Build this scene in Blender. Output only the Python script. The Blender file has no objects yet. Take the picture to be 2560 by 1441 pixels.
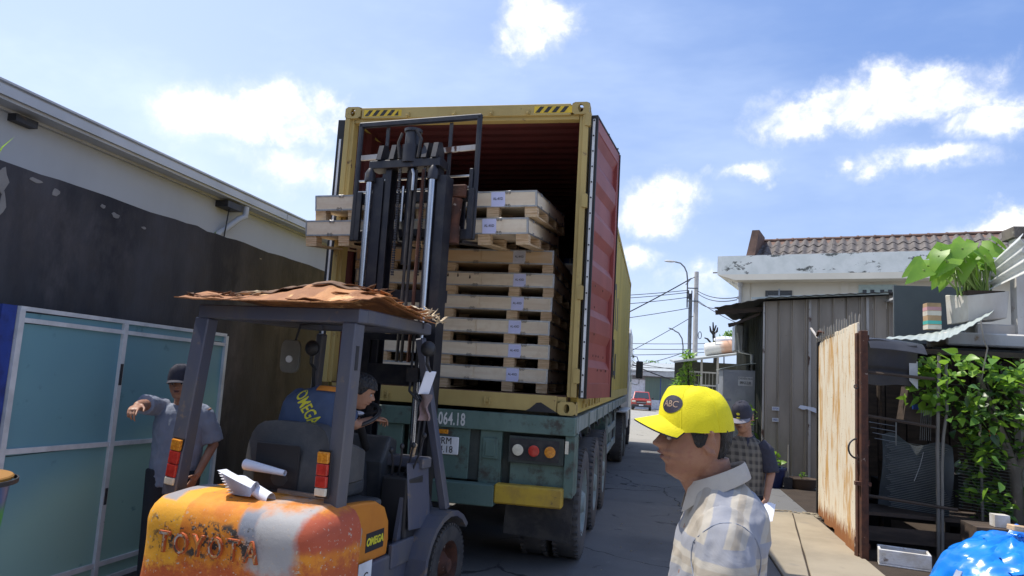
import bpy, bmesh, math, random
from math import radians, sin, cos, pi
from mathutils import Vector, Matrix, Euler, noise as mnoise
random.seed(7)
SC = bpy.context.scene
COL = SC.collection

# ---------------------------------------------------------------- camera
CAMP = Vector((3.114, -6.253, 1.748))
YAW, PITCH, ROLL = 0.20646, 0.12355, 0.0582
fw = Vector((-sin(YAW)*cos(PITCH), cos(YAW)*cos(PITCH), sin(PITCH)))
rt0 = Vector((cos(YAW), sin(YAW), 0)); up0 = rt0.cross(fw)
rt = rt0*cos(ROLL)+up0*sin(ROLL); up = up0*cos(ROLL)-rt0*sin(ROLL)
cam = bpy.data.cameras.new('camera'); co = bpy.data.objects.new('camera', cam); COL.objects.link(co)
cam.sensor_width = 36; cam.lens = 1747.7/2560*36; cam.clip_start = .05; cam.clip_end = 3000
m3 = Matrix((rt, up, -fw)).transposed()
co.matrix_world = Matrix.Translation(CAMP) @ m3.to_4x4()
SC.camera = co

# ---------------------------------------------------------------- light
SUN_VEC = Vector((-0.46, 0.03, 1.0)).normalized()      # towards the sun
SUN_EL = math.asin(SUN_VEC.z); SUN_AZ = math.atan2(SUN_VEC.x, SUN_VEC.y)
sun = bpy.data.lights.new('sun', 'SUN'); sun.energy = 3.0; sun.angle = radians(.5); sun.color = (1, .94, .84)
so = bpy.data.objects.new('sun', sun); COL.objects.link(so)
so.rotation_euler = (-SUN_VEC).to_track_quat('-Z', 'Y').to_euler()

world = bpy.data.worlds.new('World'); SC.world = world; world.use_nodes = True

class NT:
    """small helper for node trees"""
    def __init__(s, tree): s.t = tree; s.N = tree.nodes; s.L = tree.links
    def n(s, typ, ins=None, **kw):
        a = s.N.new(typ)
        for k, v in kw.items(): setattr(a, k, v)
        for k, v in (ins or {}).items():
            if isinstance(v, bpy.types.NodeSocket): s.L.new(v, a.inputs[k])
            else: a.inputs[k].default_value = v
        return a
    def math(s, op, a, b=0.0, c=None, clamp=False):
        ins = {0: a, 1: b}
        if c is not None: ins[2] = c
        return s.n('ShaderNodeMath', ins, operation=op, use_clamp=clamp).outputs[0]
    def ramp(s, x, lo, hi):
        return s.n('ShaderNodeMapRange', {0: x, 1: lo, 2: hi}, interpolation_type='SMOOTHSTEP').outputs[0]
    def mix(s, f, a, b):
        r = s.n('ShaderNodeMix', None, data_type='RGBA')
        for i, v in ((0, f), (6, a), (7, b)):
            if isinstance(v, bpy.types.NodeSocket): s.L.new(v, r.inputs[i])
            else: r.inputs[i].default_value = v if i == 0 else (v[0], v[1], v[2], 1)
        return r.outputs[2]
    def noise(s, vec, scale, detail=4, rough=.55, dist=0):
        return s.n('ShaderNodeTexNoise', {'Vector': vec, 'Scale': scale, 'Detail': detail, 'Roughness': rough, 'Distortion': dist}).outputs[0]

w = NT(world.node_tree); w.N.clear()
sky = w.n('ShaderNodeTexSky', sky_type='NISHITA', sun_disc=False, sun_elevation=SUN_EL, sun_rotation=SUN_AZ, air_density=1.0, dust_density=1.6, ozone_density=1.6)
tc = w.n('ShaderNodeTexCoord').outputs['Generated']
def vadd(a, b, op='ADD'): return w.n('ShaderNodeVectorMath', {0: a, 1: b}, operation=op).outputs[0]
nz = w.n('ShaderNodeTexNoise', {'Vector': tc, 'Scale': 9.0, 'Detail': 6.0, 'Roughness': .62})
wob = vadd(vadd(nz.outputs['Color'], (.5, .5, .5), 'SUBTRACT'), (.11, .11, .11), 'MULTIPLY')
dv = vadd(tc, wob)
CL = [(-.565, .325, .085, .038, 1), (-.645, .305, .055, .030, .85), (-.485, .345, .055, .028, .9), (-.5, .26, .12, .025, .25), (-.196, .480, .060, .046, 1), (.215, .355, .075, .034, 1), (.315, .372, .090, .038, 1), (.425, .335, .085, .028, .85),
      (.0, .245, .066, .042, 1), (.325, .288, .080, .020, .75), (.12, .288, .040, .011, .55), (-.03, .172, .040, .020, .6), (.05, .150, .055, .022, .5), (.40, .195, .06, .02, .8), (.245, .285, .02, .012, .5),
      (-1.3, .5, .2, .09, .9), (1.2, .4, .22, .08, .9), (2.1, .55, .25, .1, .9), (3.0, .35, .25, .07, .9), (-2.2, .42, .28, .09, .9), (.9, .9, .2, .12, .8), (-2.8, .9, .22, .14, .8), (-.9, 1.0, .12, .09, .6), (1.9,.2,.3,.06,.9), (-1.9,.15,.3,.05,.8)]
cm = None
for az, el, a, b, k in CL:
    c = Vector((sin(az)*cos(el), cos(az)*cos(el), sin(el)))
    r_ = Vector((cos(az), -sin(az), 0)); u_ = r_.cross(c)
    mt = Matrix((r_, c, u_)).transposed().to_euler()
    mp = w.n('ShaderNodeMapping', {'Vector': dv, 'Location': c, 'Rotation': mt, 'Scale': (a, a, b)}, vector_type='TEXTURE')
    d = w.n('ShaderNodeVectorMath', {0: mp.outputs[0]}, operation='LENGTH').outputs['Value']
    v = w.math('MULTIPLY', w.math('SUBTRACT', 1.25, d), k)
    cm = v if cm is None else w.math('MAXIMUM', cm, v)
fine = w.noise(tc, 17, 8, .62, .3)
cm = w.math('ADD', w.math('MINIMUM', cm, .62), w.math('MULTIPLY', w.math('SUBTRACT', fine, .5), 1.9))
soft = w.ramp(cm, -.12, .75)
cm = w.math('MAXIMUM', w.ramp(cm, .06, .74), w.math('MULTIPLY', soft, .55))
shade_ = w.ramp(w.noise(vadd(tc, (1, 1, 1.6), 'MULTIPLY'), 24, 6, .6), .52, .78)
# thin high cirrus and paler air towards the left and the horizon
cir = w.ramp(w.noise(vadd(tc, (1, 2.2, 3.2), 'MULTIPLY'), 2.2, 5, .6), .40, .85)
sep = w.n('ShaderNodeSeparateXYZ', {0: tc})
leftness = w.ramp(sep.outputs[0], .35, -.75)
low = w.ramp(sep.outputs[2], .42, .02)
pale = w.math('ADD', w.math('MULTIPLY', cir, .30), w.math('ADD', w.math('MULTIPLY', leftness, .55), w.math('MULTIPLY', low, .40)), clamp=True)
skyc = w.mix(.68, sky.outputs[0], (.85, 1.55, 3.6))
skyc = w.mix(pale, skyc, (4.0, 4.7, 5.9))
skyc = w.mix(cm, skyc, w.mix(shade_, (5.5, 5.55, 5.7), (3.9, 4.2, 4.8)))
bg = w.n('ShaderNodeBackground', {'Color': skyc, 'Strength': .134})
w.L.new(bg.outputs[0], w.n('ShaderNodeOutputWorld').inputs[0])
SC.view_settings.view_transform = 'Standard'; SC.view_settings.look = 'None'
SC.view_settings.exposure = 0.76; SC.view_settings.gamma = 1
SC.view_settings.use_curve_mapping = False

# ---------------------------------------------------------------- materials
def mk(name, col, rough=.7, metal=0, col2=None, scale=5, stretch=(1, 1, 1), lo=.38, hi=.66, bump=0, bscale=60, dirt=None, dscale=3, dlo=.56, dhi=.62, dstretch=(1, 1, 1), trans=0, spec=.5, rvar=.12, coat=0, col3=None):
    m = bpy.data.materials.new(name); m.use_nodes = True
    t = NT(m.node_tree); t.N.clear()
    c = t.n('ShaderNodeTexCoord').outputs['Object']
    ci = t.n('ShaderNodeObjectInfo').outputs['Random']
    cc = t.n('ShaderNodeVectorMath', {0: c, 1: t.n('ShaderNodeCombineXYZ', {0: t.math('MULTIPLY', ci, 31.7), 1: t.math('MULTIPLY', ci, 17.3), 2: t.math('MULTIPLY', ci, 9.1)}).outputs[0]}, operation='ADD').outputs[0]
    def st(s): return t.n('ShaderNodeVectorMath', {0: cc, 1: s}, operation='MULTIPLY').outputs[0]
    n1 = t.noise(st(stretch), scale, 6, .6)
    base = t.mix(t.ramp(n1, lo, hi), col, col2 or tuple(x*.78 for x in col))
    if col3: base = t.mix(t.math('MULTIPLY', t.ramp(t.noise(cc, scale*5.3, 4), .45, .7), .7), base, col3)
    rg = t.math('ADD', rough-rvar/2, t.math('MULTIPLY', n1, rvar))
    if dirt:
        dm = t.ramp(t.noise(st(dstretch), dscale, 8, .68), dlo, dhi)
        base = t.mix(dm, base, dirt)
        rg = t.math('ADD', rg, t.math('MULTIPLY', dm, .2), clamp=True)
    b = t.n('ShaderNodeBsdfPrincipled', {'Base Color': base, 'Roughness': rg, 'Metallic': metal, 'Specular IOR Level': spec, 'Coat Weight': coat, 'Coat Roughness': .15})
    if bump:
        bn = t.n('ShaderNodeBump', {'Height': t.noise(st(stretch), bscale, 5, .6), 'Strength': bump, 'Distance': .01})
        t.L.new(bn.outputs[0], b.inputs['Normal'])
    sh = b.outputs[0]
    if trans:
        tr = t.n('ShaderNodeBsdfTranslucent', {'Color': t.mix(.5, base, (.35, .6, .05))})
        sh = t.n('ShaderNodeMixShader', {0: trans, 1: sh, 2: tr.outputs[0]}).outputs[0]
    t.L.new(sh, t.n('ShaderNodeOutputMaterial').inputs[0])
    return m

M = {}
def D(k, *a, **kw): M[k] = mk(k, *a, **kw)
D('asphalt_plain', (.115, .115, .12), .9, col2=(.16, .158, .155), scale=.9, col3=(.085, .085, .09), bump=.5, bscale=120, dirt=(.2, .19, .175), dscale=.55, dlo=.50, dhi=.68, lo=.3, hi=.7)
D('bounce_and_side_yard', (.40, .375, .335), .9, col2=(.33, .31, .28), scale=.7, bump=.25, bscale=70, dirt=(.20, .185, .165), dscale=.9, dlo=.52, dhi=.74)
D('concrete_slab', (.34, .29, .215), .88, col2=(.27, .23, .17), scale=1.3, bump=.25, bscale=90, dirt=(.25, .22, .18), dscale=2.2, dlo=.58, dhi=.75)
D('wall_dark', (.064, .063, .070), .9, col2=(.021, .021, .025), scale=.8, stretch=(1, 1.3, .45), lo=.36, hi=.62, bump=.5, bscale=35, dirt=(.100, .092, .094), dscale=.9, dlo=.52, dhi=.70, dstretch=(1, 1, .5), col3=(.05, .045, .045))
D('wall_chip', (.25, .24, .225), .9, bump=.4)
D('plaster_white', (.50, .51, .52), .85, col2=(.44, .445, .45), scale=.5, stretch=(1, 1, .4), bump=.1)
D('cream_plaster', (.76, .71, .60), .85, col2=(.69, .645, .54), scale=1.0, stretch=(1, 1, .3), dirt=(.45, .43, .38), dscale=1.6, dlo=.62, dhi=.8, dstretch=(.5, 1, 2))
D('parapet', (.74, .76, .73), .85, col2=(.64, .67, .64), scale=2.5, bump=.3, bscale=20, dirt=(.13, .14, .13), dscale=2.4, dlo=.575, dhi=.61, dstretch=(.7, 1, 1.4))
D('fascia', (.55, .56, .57), .55, col2=(.47, .48, .49), scale=1.5)
D('dark_metal', (.035, .036, .045), .5, .3, col2=(.06, .058, .06), scale=8, bump=.15, dirt=(.12, .09, .07), dscale=9, dlo=.62, dhi=.72)
D('mast_metal', (.022, .023, .032), .42, .4, col2=(.045, .043, .046), scale=6, dirt=(.10, .075, .055), dscale=11, dlo=.63, dhi=.72)
D('guard_paint', (.085, .092, .13), .5, .1, col2=(.125, .12, .125), scale=3, stretch=(1, 1, .4), dirt=(.21, .16, .125), dscale=7, dlo=.60, dhi=.68, bump=.12, bscale=30)
D('chrome', (.55, .56, .60), .22, 1, col2=(.40, .41, .44), scale=20, stretch=(1, 1, .1))
D('steel', (.5, .5, .5), .35, .9, col2=(.36, .35, .34), scale=12)
D('rubber', (.032, .031, .033), .85, col2=(.065, .06, .056), scale=7, bump=.4, bscale=40)
D('tyre_dusty', (.085, .08, .078), .9, col2=(.13, .12, .112), scale=4, bump=.5, bscale=40)
D('black_plastic', (.025, .025, .028), .5)
D('seat_vinyl', (.055, .058, .062), .5, col2=(.085, .085, .085), scale=6, bump=.15)
D('cont_yellow', (.46, .345, .12), .6, col2=(.39, .285, .10), scale=2.5, stretch=(1, 1, .5), dirt=(.17, .11, .06), dscale=5, dlo=.62, dhi=.70, bump=.15, bscale=12)
D('cont_side', (.58, .44, .10), .6, col2=(.47, .36, .09), scale=1.6, stretch=(1, 1, .3), dirt=(.2, .14, .08), dscale=6, dlo=.66, dhi=.72)
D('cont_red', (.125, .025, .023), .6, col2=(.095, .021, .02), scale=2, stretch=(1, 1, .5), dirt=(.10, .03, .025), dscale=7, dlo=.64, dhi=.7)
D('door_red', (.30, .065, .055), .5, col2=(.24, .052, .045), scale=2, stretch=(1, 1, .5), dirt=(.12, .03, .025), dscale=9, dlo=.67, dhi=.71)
D('cont_floor', (.16, .11, .07), .8, col2=(.1, .07, .05), scale=6, stretch=(6, .5, 1))
D('gasket', (.015, .015, .017), .6)
D('white_strip', (.75, .76, .78), .5)
D('collar_cloth', (.50, .46, .40), .9, col2=(.44, .40, .35), scale=9, bump=.3, bscale=120)
D('stripe_black', (.03, .028, .025), .6, dirt=(.2, .15, .08), dscale=20, dlo=.6, dhi=.66)
D('stripe_yellow', (.75, .50, .03), .6)
D('trailer_green', (.085, .145, .125), .6, col2=(.12, .19, .165), scale=2.2, stretch=(1.2, 1, .6), dirt=(.06, .055, .045), dscale=4.5, dlo=.5, dhi=.66, bump=.25, bscale=25)
D('trailer_rail', (.30, .34, .32), .65, col2=(.2, .25, .23), scale=3, dirt=(.13, .10, .08), dscale=7, dlo=.60, dhi=.68)
D('trailer_dark', (.035, .045, .04), .8, col2=(.06, .07, .06), scale=4, bump=.3)
D('bar_yellow', (.50, .33, .03), .6, col2=(.36, .23, .04), scale=6, dirt=(.1, .08, .05), dscale=10, dlo=.60, dhi=.7)
D('stencil_white', (.72, .72, .70), .7, dirt=(.12, .18, .16), dscale=30, dlo=.60, dhi=.64)
D('plate_white', (.78, .80, .82), .4)
D('ink', (.02, .02, .025), .6)
D('lens_white', (.72, .68, .55), .25, col2=(.6, .56, .45), scale=30)
D('lens_red', (.55, .045, .03), .22, col2=(.42, .03, .02), scale=30)
D('lens_amber', (.72, .30, .03), .22, col2=(.58, .2, .02), scale=60, lo=.45, hi=.55)
D('plywood', (.80, .70, .54), .7, col2=(.70, .57, .41), scale=3.2, stretch=(.5, 1, 5), lo=.3, hi=.75, col3=(.70, .58, .42), dirt=(.45, .30, .16), dscale=5, dlo=.63, dhi=.75, dstretch=(1, 1, .5), bump=.1, bscale=30)
D('plywood_warm', (.56, .38, .21), .68, col2=(.62, .45, .27), scale=3, stretch=(.6, 1, 4))
D('pallet_wood', (.68, .50, .31), .75, col2=(.50, .33, .18), scale=5, stretch=(1, 1, 22), lo=.42, hi=.58, bump=.4, bscale=20)
D('board_wood', (.62, .46, .28), .75, col2=(.52, .37, .21), scale=6, stretch=(6, .7, 2), bump=.2)
D('edge_steel', (.50, .51, .52), .38, .8, col2=(.40, .40, .40), scale=15)
D('clip_steel', (.22, .22, .23), .4, .8)
D('label_paper', (.63, .65, .90), .8, col2=(.60, .62, .86), scale=10)
D('label_grey', (.58, .57, .62), .8)
D('paper', (.80, .82, .90), .75, col2=(.76, .78, .87), scale=8)
D('torn_ply', (.48, .215, .075), .75, col2=(.29, .12, .045), scale=1.7, stretch=(2.2, .6, 1), lo=.44, hi=.52, col3=(.46, .21, .08), dirt=(.66, .40, .19), dscale=3.3, dlo=.60, dhi=.63, bump=.5, bscale=24)
D('torn_ply_under', (.20, .11, .06), .85, col2=(.11, .065, .04), scale=9, stretch=(1, 5, 1), bump=.4)
D('ply_pale', (.68, .57, .40), .8, col2=(.5, .38, .24), scale=12, stretch=(1, 5, 1))
D('gate_white', (.62, .64, .65), .55, dirt=(.16, .15, .14), dscale=9, dlo=.66, dhi=.70)
D('gate_blue', (.025, .055, .27), .45, col2=(.02, .035, .16), scale=9, dirt=(.01, .015, .04), dscale=5, dlo=.66, dhi=.70)
D('skin', (.36, .185, .115), .5, col2=(.31, .155, .095), scale=18, bump=.06, bscale=220, rvar=.2)
D('skin_tan', (.33, .165, .10), .55, col2=(.265, .125, .076), scale=13, bump=.25, bscale=300, col3=(.28, .12, .08), dirt=(.25, .115, .08), dscale=34, dlo=.60, dhi=.75)
D('lip', (.20, .085, .072), .5)
D('eye_white', (.36, .31, .29), .25)
D('hair_black', (.012, .011, .012), .5, col2=(.03, .028, .028), scale=90, stretch=(1, 1, .25), bump=.8, bscale=150)
D('hair_greying', (.014, .013, .014), .6, col2=(.085, .08, .078), scale=110, stretch=(1, 1, .3), lo=.52, hi=.75, bump=1, bscale=170)
D('cap_yellow', (.80, .70, .008), .8, col2=(.72, .62, .008), scale=7, bump=.25, bscale=260, dirt=(.42, .34, .06), dscale=16, dlo=.68, dhi=.80)
D('cap_badge', (.045, .04, .06), .4)
D('cap_dark', (.028, .028, .045), .8, bump=.2, bscale=200)
D('cap_brim_grey', (.20, .19, .22), .8)
D('shirt_driver', (.055, .085, .16), .85, col2=(.045, .07, .14), scale=5, bump=.3, bscale=14)
D('omega_yellow', (.72, .66, .04), .7)
D('collar_orange', (.72, .25, .03), .8)
D('shirt_grey', (.24, .27, .34), .85, col2=(.19, .215, .28), scale=4, bump=.5, bscale=11)
D('trousers_dark', (.022, .025, .032), .85, bump=.3, bscale=15)
D('roof_tile', (.14, .122, .113), .8, col2=(.095, .083, .077), scale=5, col3=(.18, .162, .15), bump=.4, bscale=30)
D('ridge_tile', (.20, .12, .09), .8, col2=(.12, .075, .06), scale=4)
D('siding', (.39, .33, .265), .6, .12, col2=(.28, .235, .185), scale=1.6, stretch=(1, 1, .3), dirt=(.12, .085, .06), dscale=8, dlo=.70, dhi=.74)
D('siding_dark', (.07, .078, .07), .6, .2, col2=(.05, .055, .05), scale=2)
D('weathered_post', (.55, .52, .48), .7, col2=(.4, .35, .3), scale=5, stretch=(1, 1, .3), dirt=(.10, .045, .03), dscale=7, dlo=.57, dhi=.63, dstretch=(1, 1, .4))
D('roof_sheet', (.50, .55, .52), .45, .3, col2=(.42, .47, .44), scale=4)
D('roof_under', (.05, .045, .042), .9)
D('galv', (.38, .40, .44), .4, .5, col2=(.30, .32, .36), scale=2.5, dirt=(.2, .17, .15), dscale=8, dlo=.66, dhi=.72)
D('panel_grey', (.10, .115, .125), .6, col2=(.12, .135, .145), scale=2)
D('window_dark', (.03, .035, .04), .25)
D('shutter', (.085, .088, .095), .6)
D('vent_frame', (.50, .62, .60), .7)
D('pole_concrete', (.50, .48, .45), .85, col2=(.42, .40, .38), scale=3)
D('pole_grey', (.18, .19, .20), .6, .3)
D('cable', (.03, .03, .035), .6)
D('far_wall', (.62, .66, .72), .85)
D('far_door', (.11, .17, .14), .6, col2=(.09, .14, .12), scale=2, stretch=(4, 1, .1))
D('far_roof', (.42, .45, .45), .6)
D('car_red', (.50, .05, .035), .25, coat=.8, col2=(.46, .045, .03))
D('glass_dark', (.035, .045, .055), .08, spec=.9)
D('truck_white', (.70, .70, .68), .35)
D('rust', (.10, .038, .022), .85, col2=(.055, .025, .018), scale=10, dirt=(.34, .27, .22), dscale=12, dlo=.62, dhi=.67, bump=.5, bscale=40)
D('tarp_black', (.03, .03, .034), .4, col2=(.05, .05, .055), scale=3, bump=.3, bscale=8)
D('mesh_net', (.055, .065, .07), .6, col2=(.035, .04, .045), scale=3)
D('wire', (.32, .33, .33), .4, .7)
D('old_wood', (.085, .06, .045), .85, col2=(.05, .037, .03), scale=5, stretch=(.5, 3, 3), bump=.3)
D('cage_dark', (.018, .017, .018), .9, col2=(.03, .027, .025), scale=3)
D('bamboo', (.24, .225, .20), .6, col2=(.16, .15, .135), scale=8, stretch=(1, 1, .2))
D('styrofoam', (.66, .66, .66), .8, col2=(.52, .48, .42), scale=5, dirt=(.16, .12, .09), dscale=6, dlo=.6, dhi=.72, bump=.3, bscale=60)
D('soil', (.05, .035, .025), .95, bump=.8, bscale=30)
D('tarp_blue', (.008, .19, .72), .25, col2=(.01, .24, .80), scale=4, bump=.25, bscale=9, spec=.7)
D('film_clear', (.5, .52, .55), .15, spec=.8)
D('aluminium', (.60, .62, .65), .3, .8)
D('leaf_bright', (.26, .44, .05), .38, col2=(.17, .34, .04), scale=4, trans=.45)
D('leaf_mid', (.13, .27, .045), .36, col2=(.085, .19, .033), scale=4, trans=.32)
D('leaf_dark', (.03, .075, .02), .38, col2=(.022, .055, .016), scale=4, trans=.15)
D('taro', (.27, .46, .06), .4, col2=(.18, .36, .05), scale=5, trans=.5)
D('taro_stem', (.20, .30, .07), .5)
D('bark', (.17, .145, .12), .9, col2=(.11, .095, .08), scale=5, stretch=(1, 1, .3), bump=.6, bscale=25, dirt=(.26, .235, .2), dscale=5, dlo=.55, dhi=.7)
D('bark_dark', (.04, .035, .03), .9)
D('red_rag', (.60, .03, .02), .7)
D('pot_blue', (.03, .045, .14), .35)
D('pot_brown', (.11, .075, .055), .7)
D('planter', (.60, .58, .54), .8, col2=(.50, .46, .41), scale=3, stretch=(1, 1, .4), bump=.35, bscale=25, dirt=(.30, .20, .11), dscale=3.2, dlo=.60, dhi=.72)
D('cardboard', (.45, .30, .17), .8)
D('tape_teal', (.08, .45, .40), .5)
D('tape_pink', (.62, .33, .36), .6)
D('tape_white', (.62, .58, .50), .7)
D('barrel_pink', (.55, .34, .24), .6, col2=(.62, .52, .45), scale=3)
D('barrel_white', (.66, .65, .62), .6)
D('sign_white', (.72, .72, .74), .5)
D('ink_blue', (.05, .10, .42), .6)
D('bucket_green', (.03, .22, .08), .4, col2=(.02, .12, .2), scale=2.5, stretch=(1, 1, 2))
D('orange_lid', (.36, .17, .03), .45)
D('load_blue', (.012, .035, .16), .5, col2=(.015, .05, .22), scale=5)
D('side_orange', (.62, .22, .02), .4, col2=(.56, .185, .02), scale=4, dirt=(.20, .15, .11), dscale=9, dlo=.66, dhi=.71, coat=.2)
D('letter_worn', (.46, .42, .36), .7, col2=(.55, .24, .06), scale=14, lo=.42, hi=.52, dirt=(.08, .06, .05), dscale=16, dlo=.50, dhi=.56)
D('mirror_back', (.19, .18, .15), .6, col2=(.14, .135, .115), scale=6)
D('number_grey', (.42, .30, .22), .7)
D('cloth_pink', (.30, .2, .2), .8, col2=(.2, .15, .13), scale=10)

def custom(name, fn, rough=.6, **kw):
    m = bpy.data.materials.new(name); m.use_nodes = True
    t = NT(m.node_tree); t.N.clear()
    c = t.n('ShaderNodeTexCoord').outputs['Object']
    s = t.n('ShaderNodeSeparateXYZ', {0: c})
    base, rg, h = fn(t, c, s.outputs[0], s.outputs[1], s.outputs[2])
    b = t.n('ShaderNodeBsdfPrincipled', {'Base Color': base, 'Roughness': rg if rg is not None else rough, **kw})
    if h is not None:
        t.L.new(t.n('ShaderNodeBump', {'Height': h, 'Strength': .35, 'Distance': .01}).outputs[0], b.inputs['Normal'])
    t.L.new(b.outputs[0], t.n('ShaderNodeOutputMaterial').inputs[0])
    M[name] = m
def rect(t, a, b, ca, cb, ha, hb, nv, k=.5, soft=.12):
    """mask of a rectangle with an uneven edge (worn paint, stains)"""
    da = t.math('DIVIDE', t.math('ABSOLUTE', t.math('SUBTRACT', a, ca)), ha)
    db = t.math('DIVIDE', t.math('ABSOLUTE', t.math('SUBTRACT', b, cb)), hb)
    d = t.math('ADD', t.math('MAXIMUM', da, db), t.math('MULTIPLY', t.math('SUBTRACT', nv, .5), k))
    return t.ramp(d, 1+soft, 1-soft)
def f_counter(t, c, x, y, z):
    n1 = t.noise(c, 5, 6, .6); n2 = t.noise(c, 16, 7, .7); n3 = t.noise(c, 45, 4, .6)
    b = t.mix(t.ramp(n1, .35, .65), (.74, .29, .025), (.62, .19, .02))
    b = t.mix(t.ramp(t.math('ADD', x, t.math('MULTIPLY', n1, .05)), -.235, -.25), b, (.80, .38, .03))         # brighter orange at the left corner
    red = t.ramp(t.math('ADD', t.math('ADD', z, t.math('MULTIPLY', x, -.10)), t.math('MULTIPLY', n2, .28)), .76, .66)
    b = t.mix(red, b, t.mix(n2, (.36, .05, .022), (.55, .15, .03)))
    b = t.mix(rect(t, x, z, .62, .80, .12, .10, n2, .9, .3), b, (.45, .09, .04))
    b = t.mix(rect(t, x, z, .37, .74, .155, .17, n1, 1.4, .22), b, t.mix(n1, (.44, .42, .40), (.36, .37, .40)))  # grey primer
    b = t.mix(rect(t, x, z, .20, .82, .06, .07, n1, 1.3, .3), b, (.22, .24, .29))
    b = t.mix(rect(t, x, z, -.46, .915, .075, .03, n2, .9, .3), b, (.30, .28, .30))
    chip = t.math('MULTIPLY', t.ramp(n2, .50, .56), rect(t, x, z, -.13, .70, .36, .10, n1, 1.4, .2))
    b = t.mix(chip, b, (.055, .05, .045))
    b = t.mix(t.math('MULTIPLY', t.ramp(n3, .62, .66), t.ramp(z, .95, .72)), b, (.50, .42, .33))
    top = t.math('MULTIPLY', t.ramp(t.math('ADD', z, t.math('MULTIPLY', n2, .07)), .955, .985), t.ramp(x, -.28, -.2))
    b = t.mix(top, b, t.mix(n2, (.22, .15, .105), (.13, .10, .09)))
    b = t.mix(t.math('MULTIPLY', t.ramp(n2, .6, .64), t.ramp(z, .88, .93)), b, (.09, .09, .10))
    return b, t.math('ADD', .60, t.math('MULTIPLY', n2, .32)), n2
custom('counter_paint', f_counter)
def f_asphalt(t, c, x, y, z):
    n1 = t.noise(c, .45, 6, .6); n2 = t.noise(c, 3.2, 7, .7); n3 = t.noise(c, 90, 3, .6)
    b = t.mix(t.ramp(n1, .35, .65), (.112, .110, .110), (.17, .165, .158))
    b = t.mix(rect(t, x, y, 3.4, 3.3, 1.05, 1.15, n2, .35, .12), b, t.mix(n2, (.20, .19, .175), (.15, .145, .14)))       # paler patch of old concrete
    b = t.mix(t.math('MULTIPLY', rect(t, x, y, 4.9, 6.2, .9, 1.35, n2, .3, .1), .8), b, t.mix(n3, (.12, .12, .125), (.19, .19, .19)))
    b = t.mix(t.ramp(y, 12.5, 17), b, (.33, .315, .28))
    b = t.mix(t.math('MULTIPLY', t.ramp(t.noise(c, 1.3, 7, .7), .58, .70), .55), b, (.235, .225, .205))                      # dust
    b = t.mix(t.math('MULTIPLY', t.ramp(t.noise(c, 2.1, 5, .6, .6), .64, .70), .75), b, (.035, .034, .034))                 # oil
    w_ = t.n('ShaderNodeVectorMath', {0: c, 1: t.n('ShaderNodeVectorMath', {0: t.n('ShaderNodeTexNoise', {'Vector': c, 'Scale': 1.4, 'Detail': 6.0}).outputs['Color'], 1: (.9, .9, 0)}, operation='MULTIPLY').outputs[0]}, operation='ADD').outputs[0]
    vor = t.n('ShaderNodeTexVoronoi', {'Vector': w_, 'Scale': .42}, feature='DISTANCE_TO_EDGE').outputs[0]
    b = t.mix(t.math('MULTIPLY', t.ramp(vor, .007, .002), t.ramp(n1, .42, .52)), b, (.03, .03, .03))
    b = t.mix(t.math('MULTIPLY', t.ramp(n3, .56, .70), .45), b, (.30, .29, .27))
    return b, t.math('ADD', .78, t.math('MULTIPLY', n2, .2)), t.noise(c, 110, 4, .7)
custom('asphalt', f_asphalt)
def f_rustgate(t, c, x, y, z):
    q = t.n('ShaderNodeVectorMath', {0: c, 1: (1, 3.2, .55)}, operation='MULTIPLY').outputs[0]
    n1 = t.noise(q, 1.9, 7, .65); n2 = t.noise(q, 9, 6, .7)
    b = t.mix(t.ramp(n2, .3, .7), (.86, .79, .66), (.80, .71, .56))
    m = t.ramp(t.math('ADD', n1, t.math('MULTIPLY', n2, .25)), .60, .74)
    b = t.mix(m, b, t.mix(n2, (.60, .30, .07), (.66, .44, .20)))
    low = t.ramp(t.math('ADD', z, t.math('MULTIPLY', n2, .7)), .62, .50)
    b = t.mix(low, b, (.30, .115, .035))
    b = t.mix(t.ramp(t.noise(c, 38, 4, .6), .66, .70), b, (.18, .11, .07))
    return b, .75, n2
custom('rust_board', f_rustgate)
def f_panel(t, c, x, y, z):
    n1 = t.noise(c, 1.3, 4, .5); n2 = t.noise(c, 6, 5, .6)
    b = t.mix(t.ramp(n1, .3, .7), (.14, .30, .36), (.155, .325, .375))
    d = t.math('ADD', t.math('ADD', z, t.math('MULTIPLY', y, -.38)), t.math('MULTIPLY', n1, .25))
    b = t.mix(t.math('MULTIPLY', t.ramp(d, 1.95, 1.55), .75), b, (.32, .52, .43))         # light falling on the lower part, painted into the colour
    b = t.mix(t.ramp(n2, .62, .8), b, (.05, .15, .17))
    return b, .42, None
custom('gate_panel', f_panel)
def f_polo(t, c, x, y, z):
    """pale shirt with soft horizontal stripes"""
    n = t.noise(c, 7, 4, .6); f = t.noise(c, 60, 4, .6)
    zz = t.math('ADD', z, t.math('MULTIPLY', n, .018))
    yy = t.math('ADD', t.math('ADD', y, t.math('MULTIPLY', z, .35)), t.math('MULTIPLY', n, .02)); up_ = t.math('GREATER_THAN', z, 1.352)
    zz = t.math('ADD', t.math('MULTIPLY', zz, t.math('SUBTRACT', 1, up_)), t.math('MULTIPLY', t.math('ADD', yy, 1.0), up_))
    k = t.math('FRACT', t.math('DIVIDE', zz, .098))
    b = (.43, .395, .335)
    b = t.mix(t.math('MULTIPLY', t.ramp(k, .50, .54), t.ramp(k, .98, .94)), b, (.26, .275, .325))
    b = t.mix(t.math('MULTIPLY', t.ramp(k, .13, .16), t.ramp(k, .36, .33)), b, (.36, .31, .24))
    b = t.mix(t.math('MULTIPLY', f, .45), b, (.36, .35, .35))
    return b, .9, t.noise(c, 12, 5, .6, 1.2)
custom('polo_stripe', f_polo)
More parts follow.
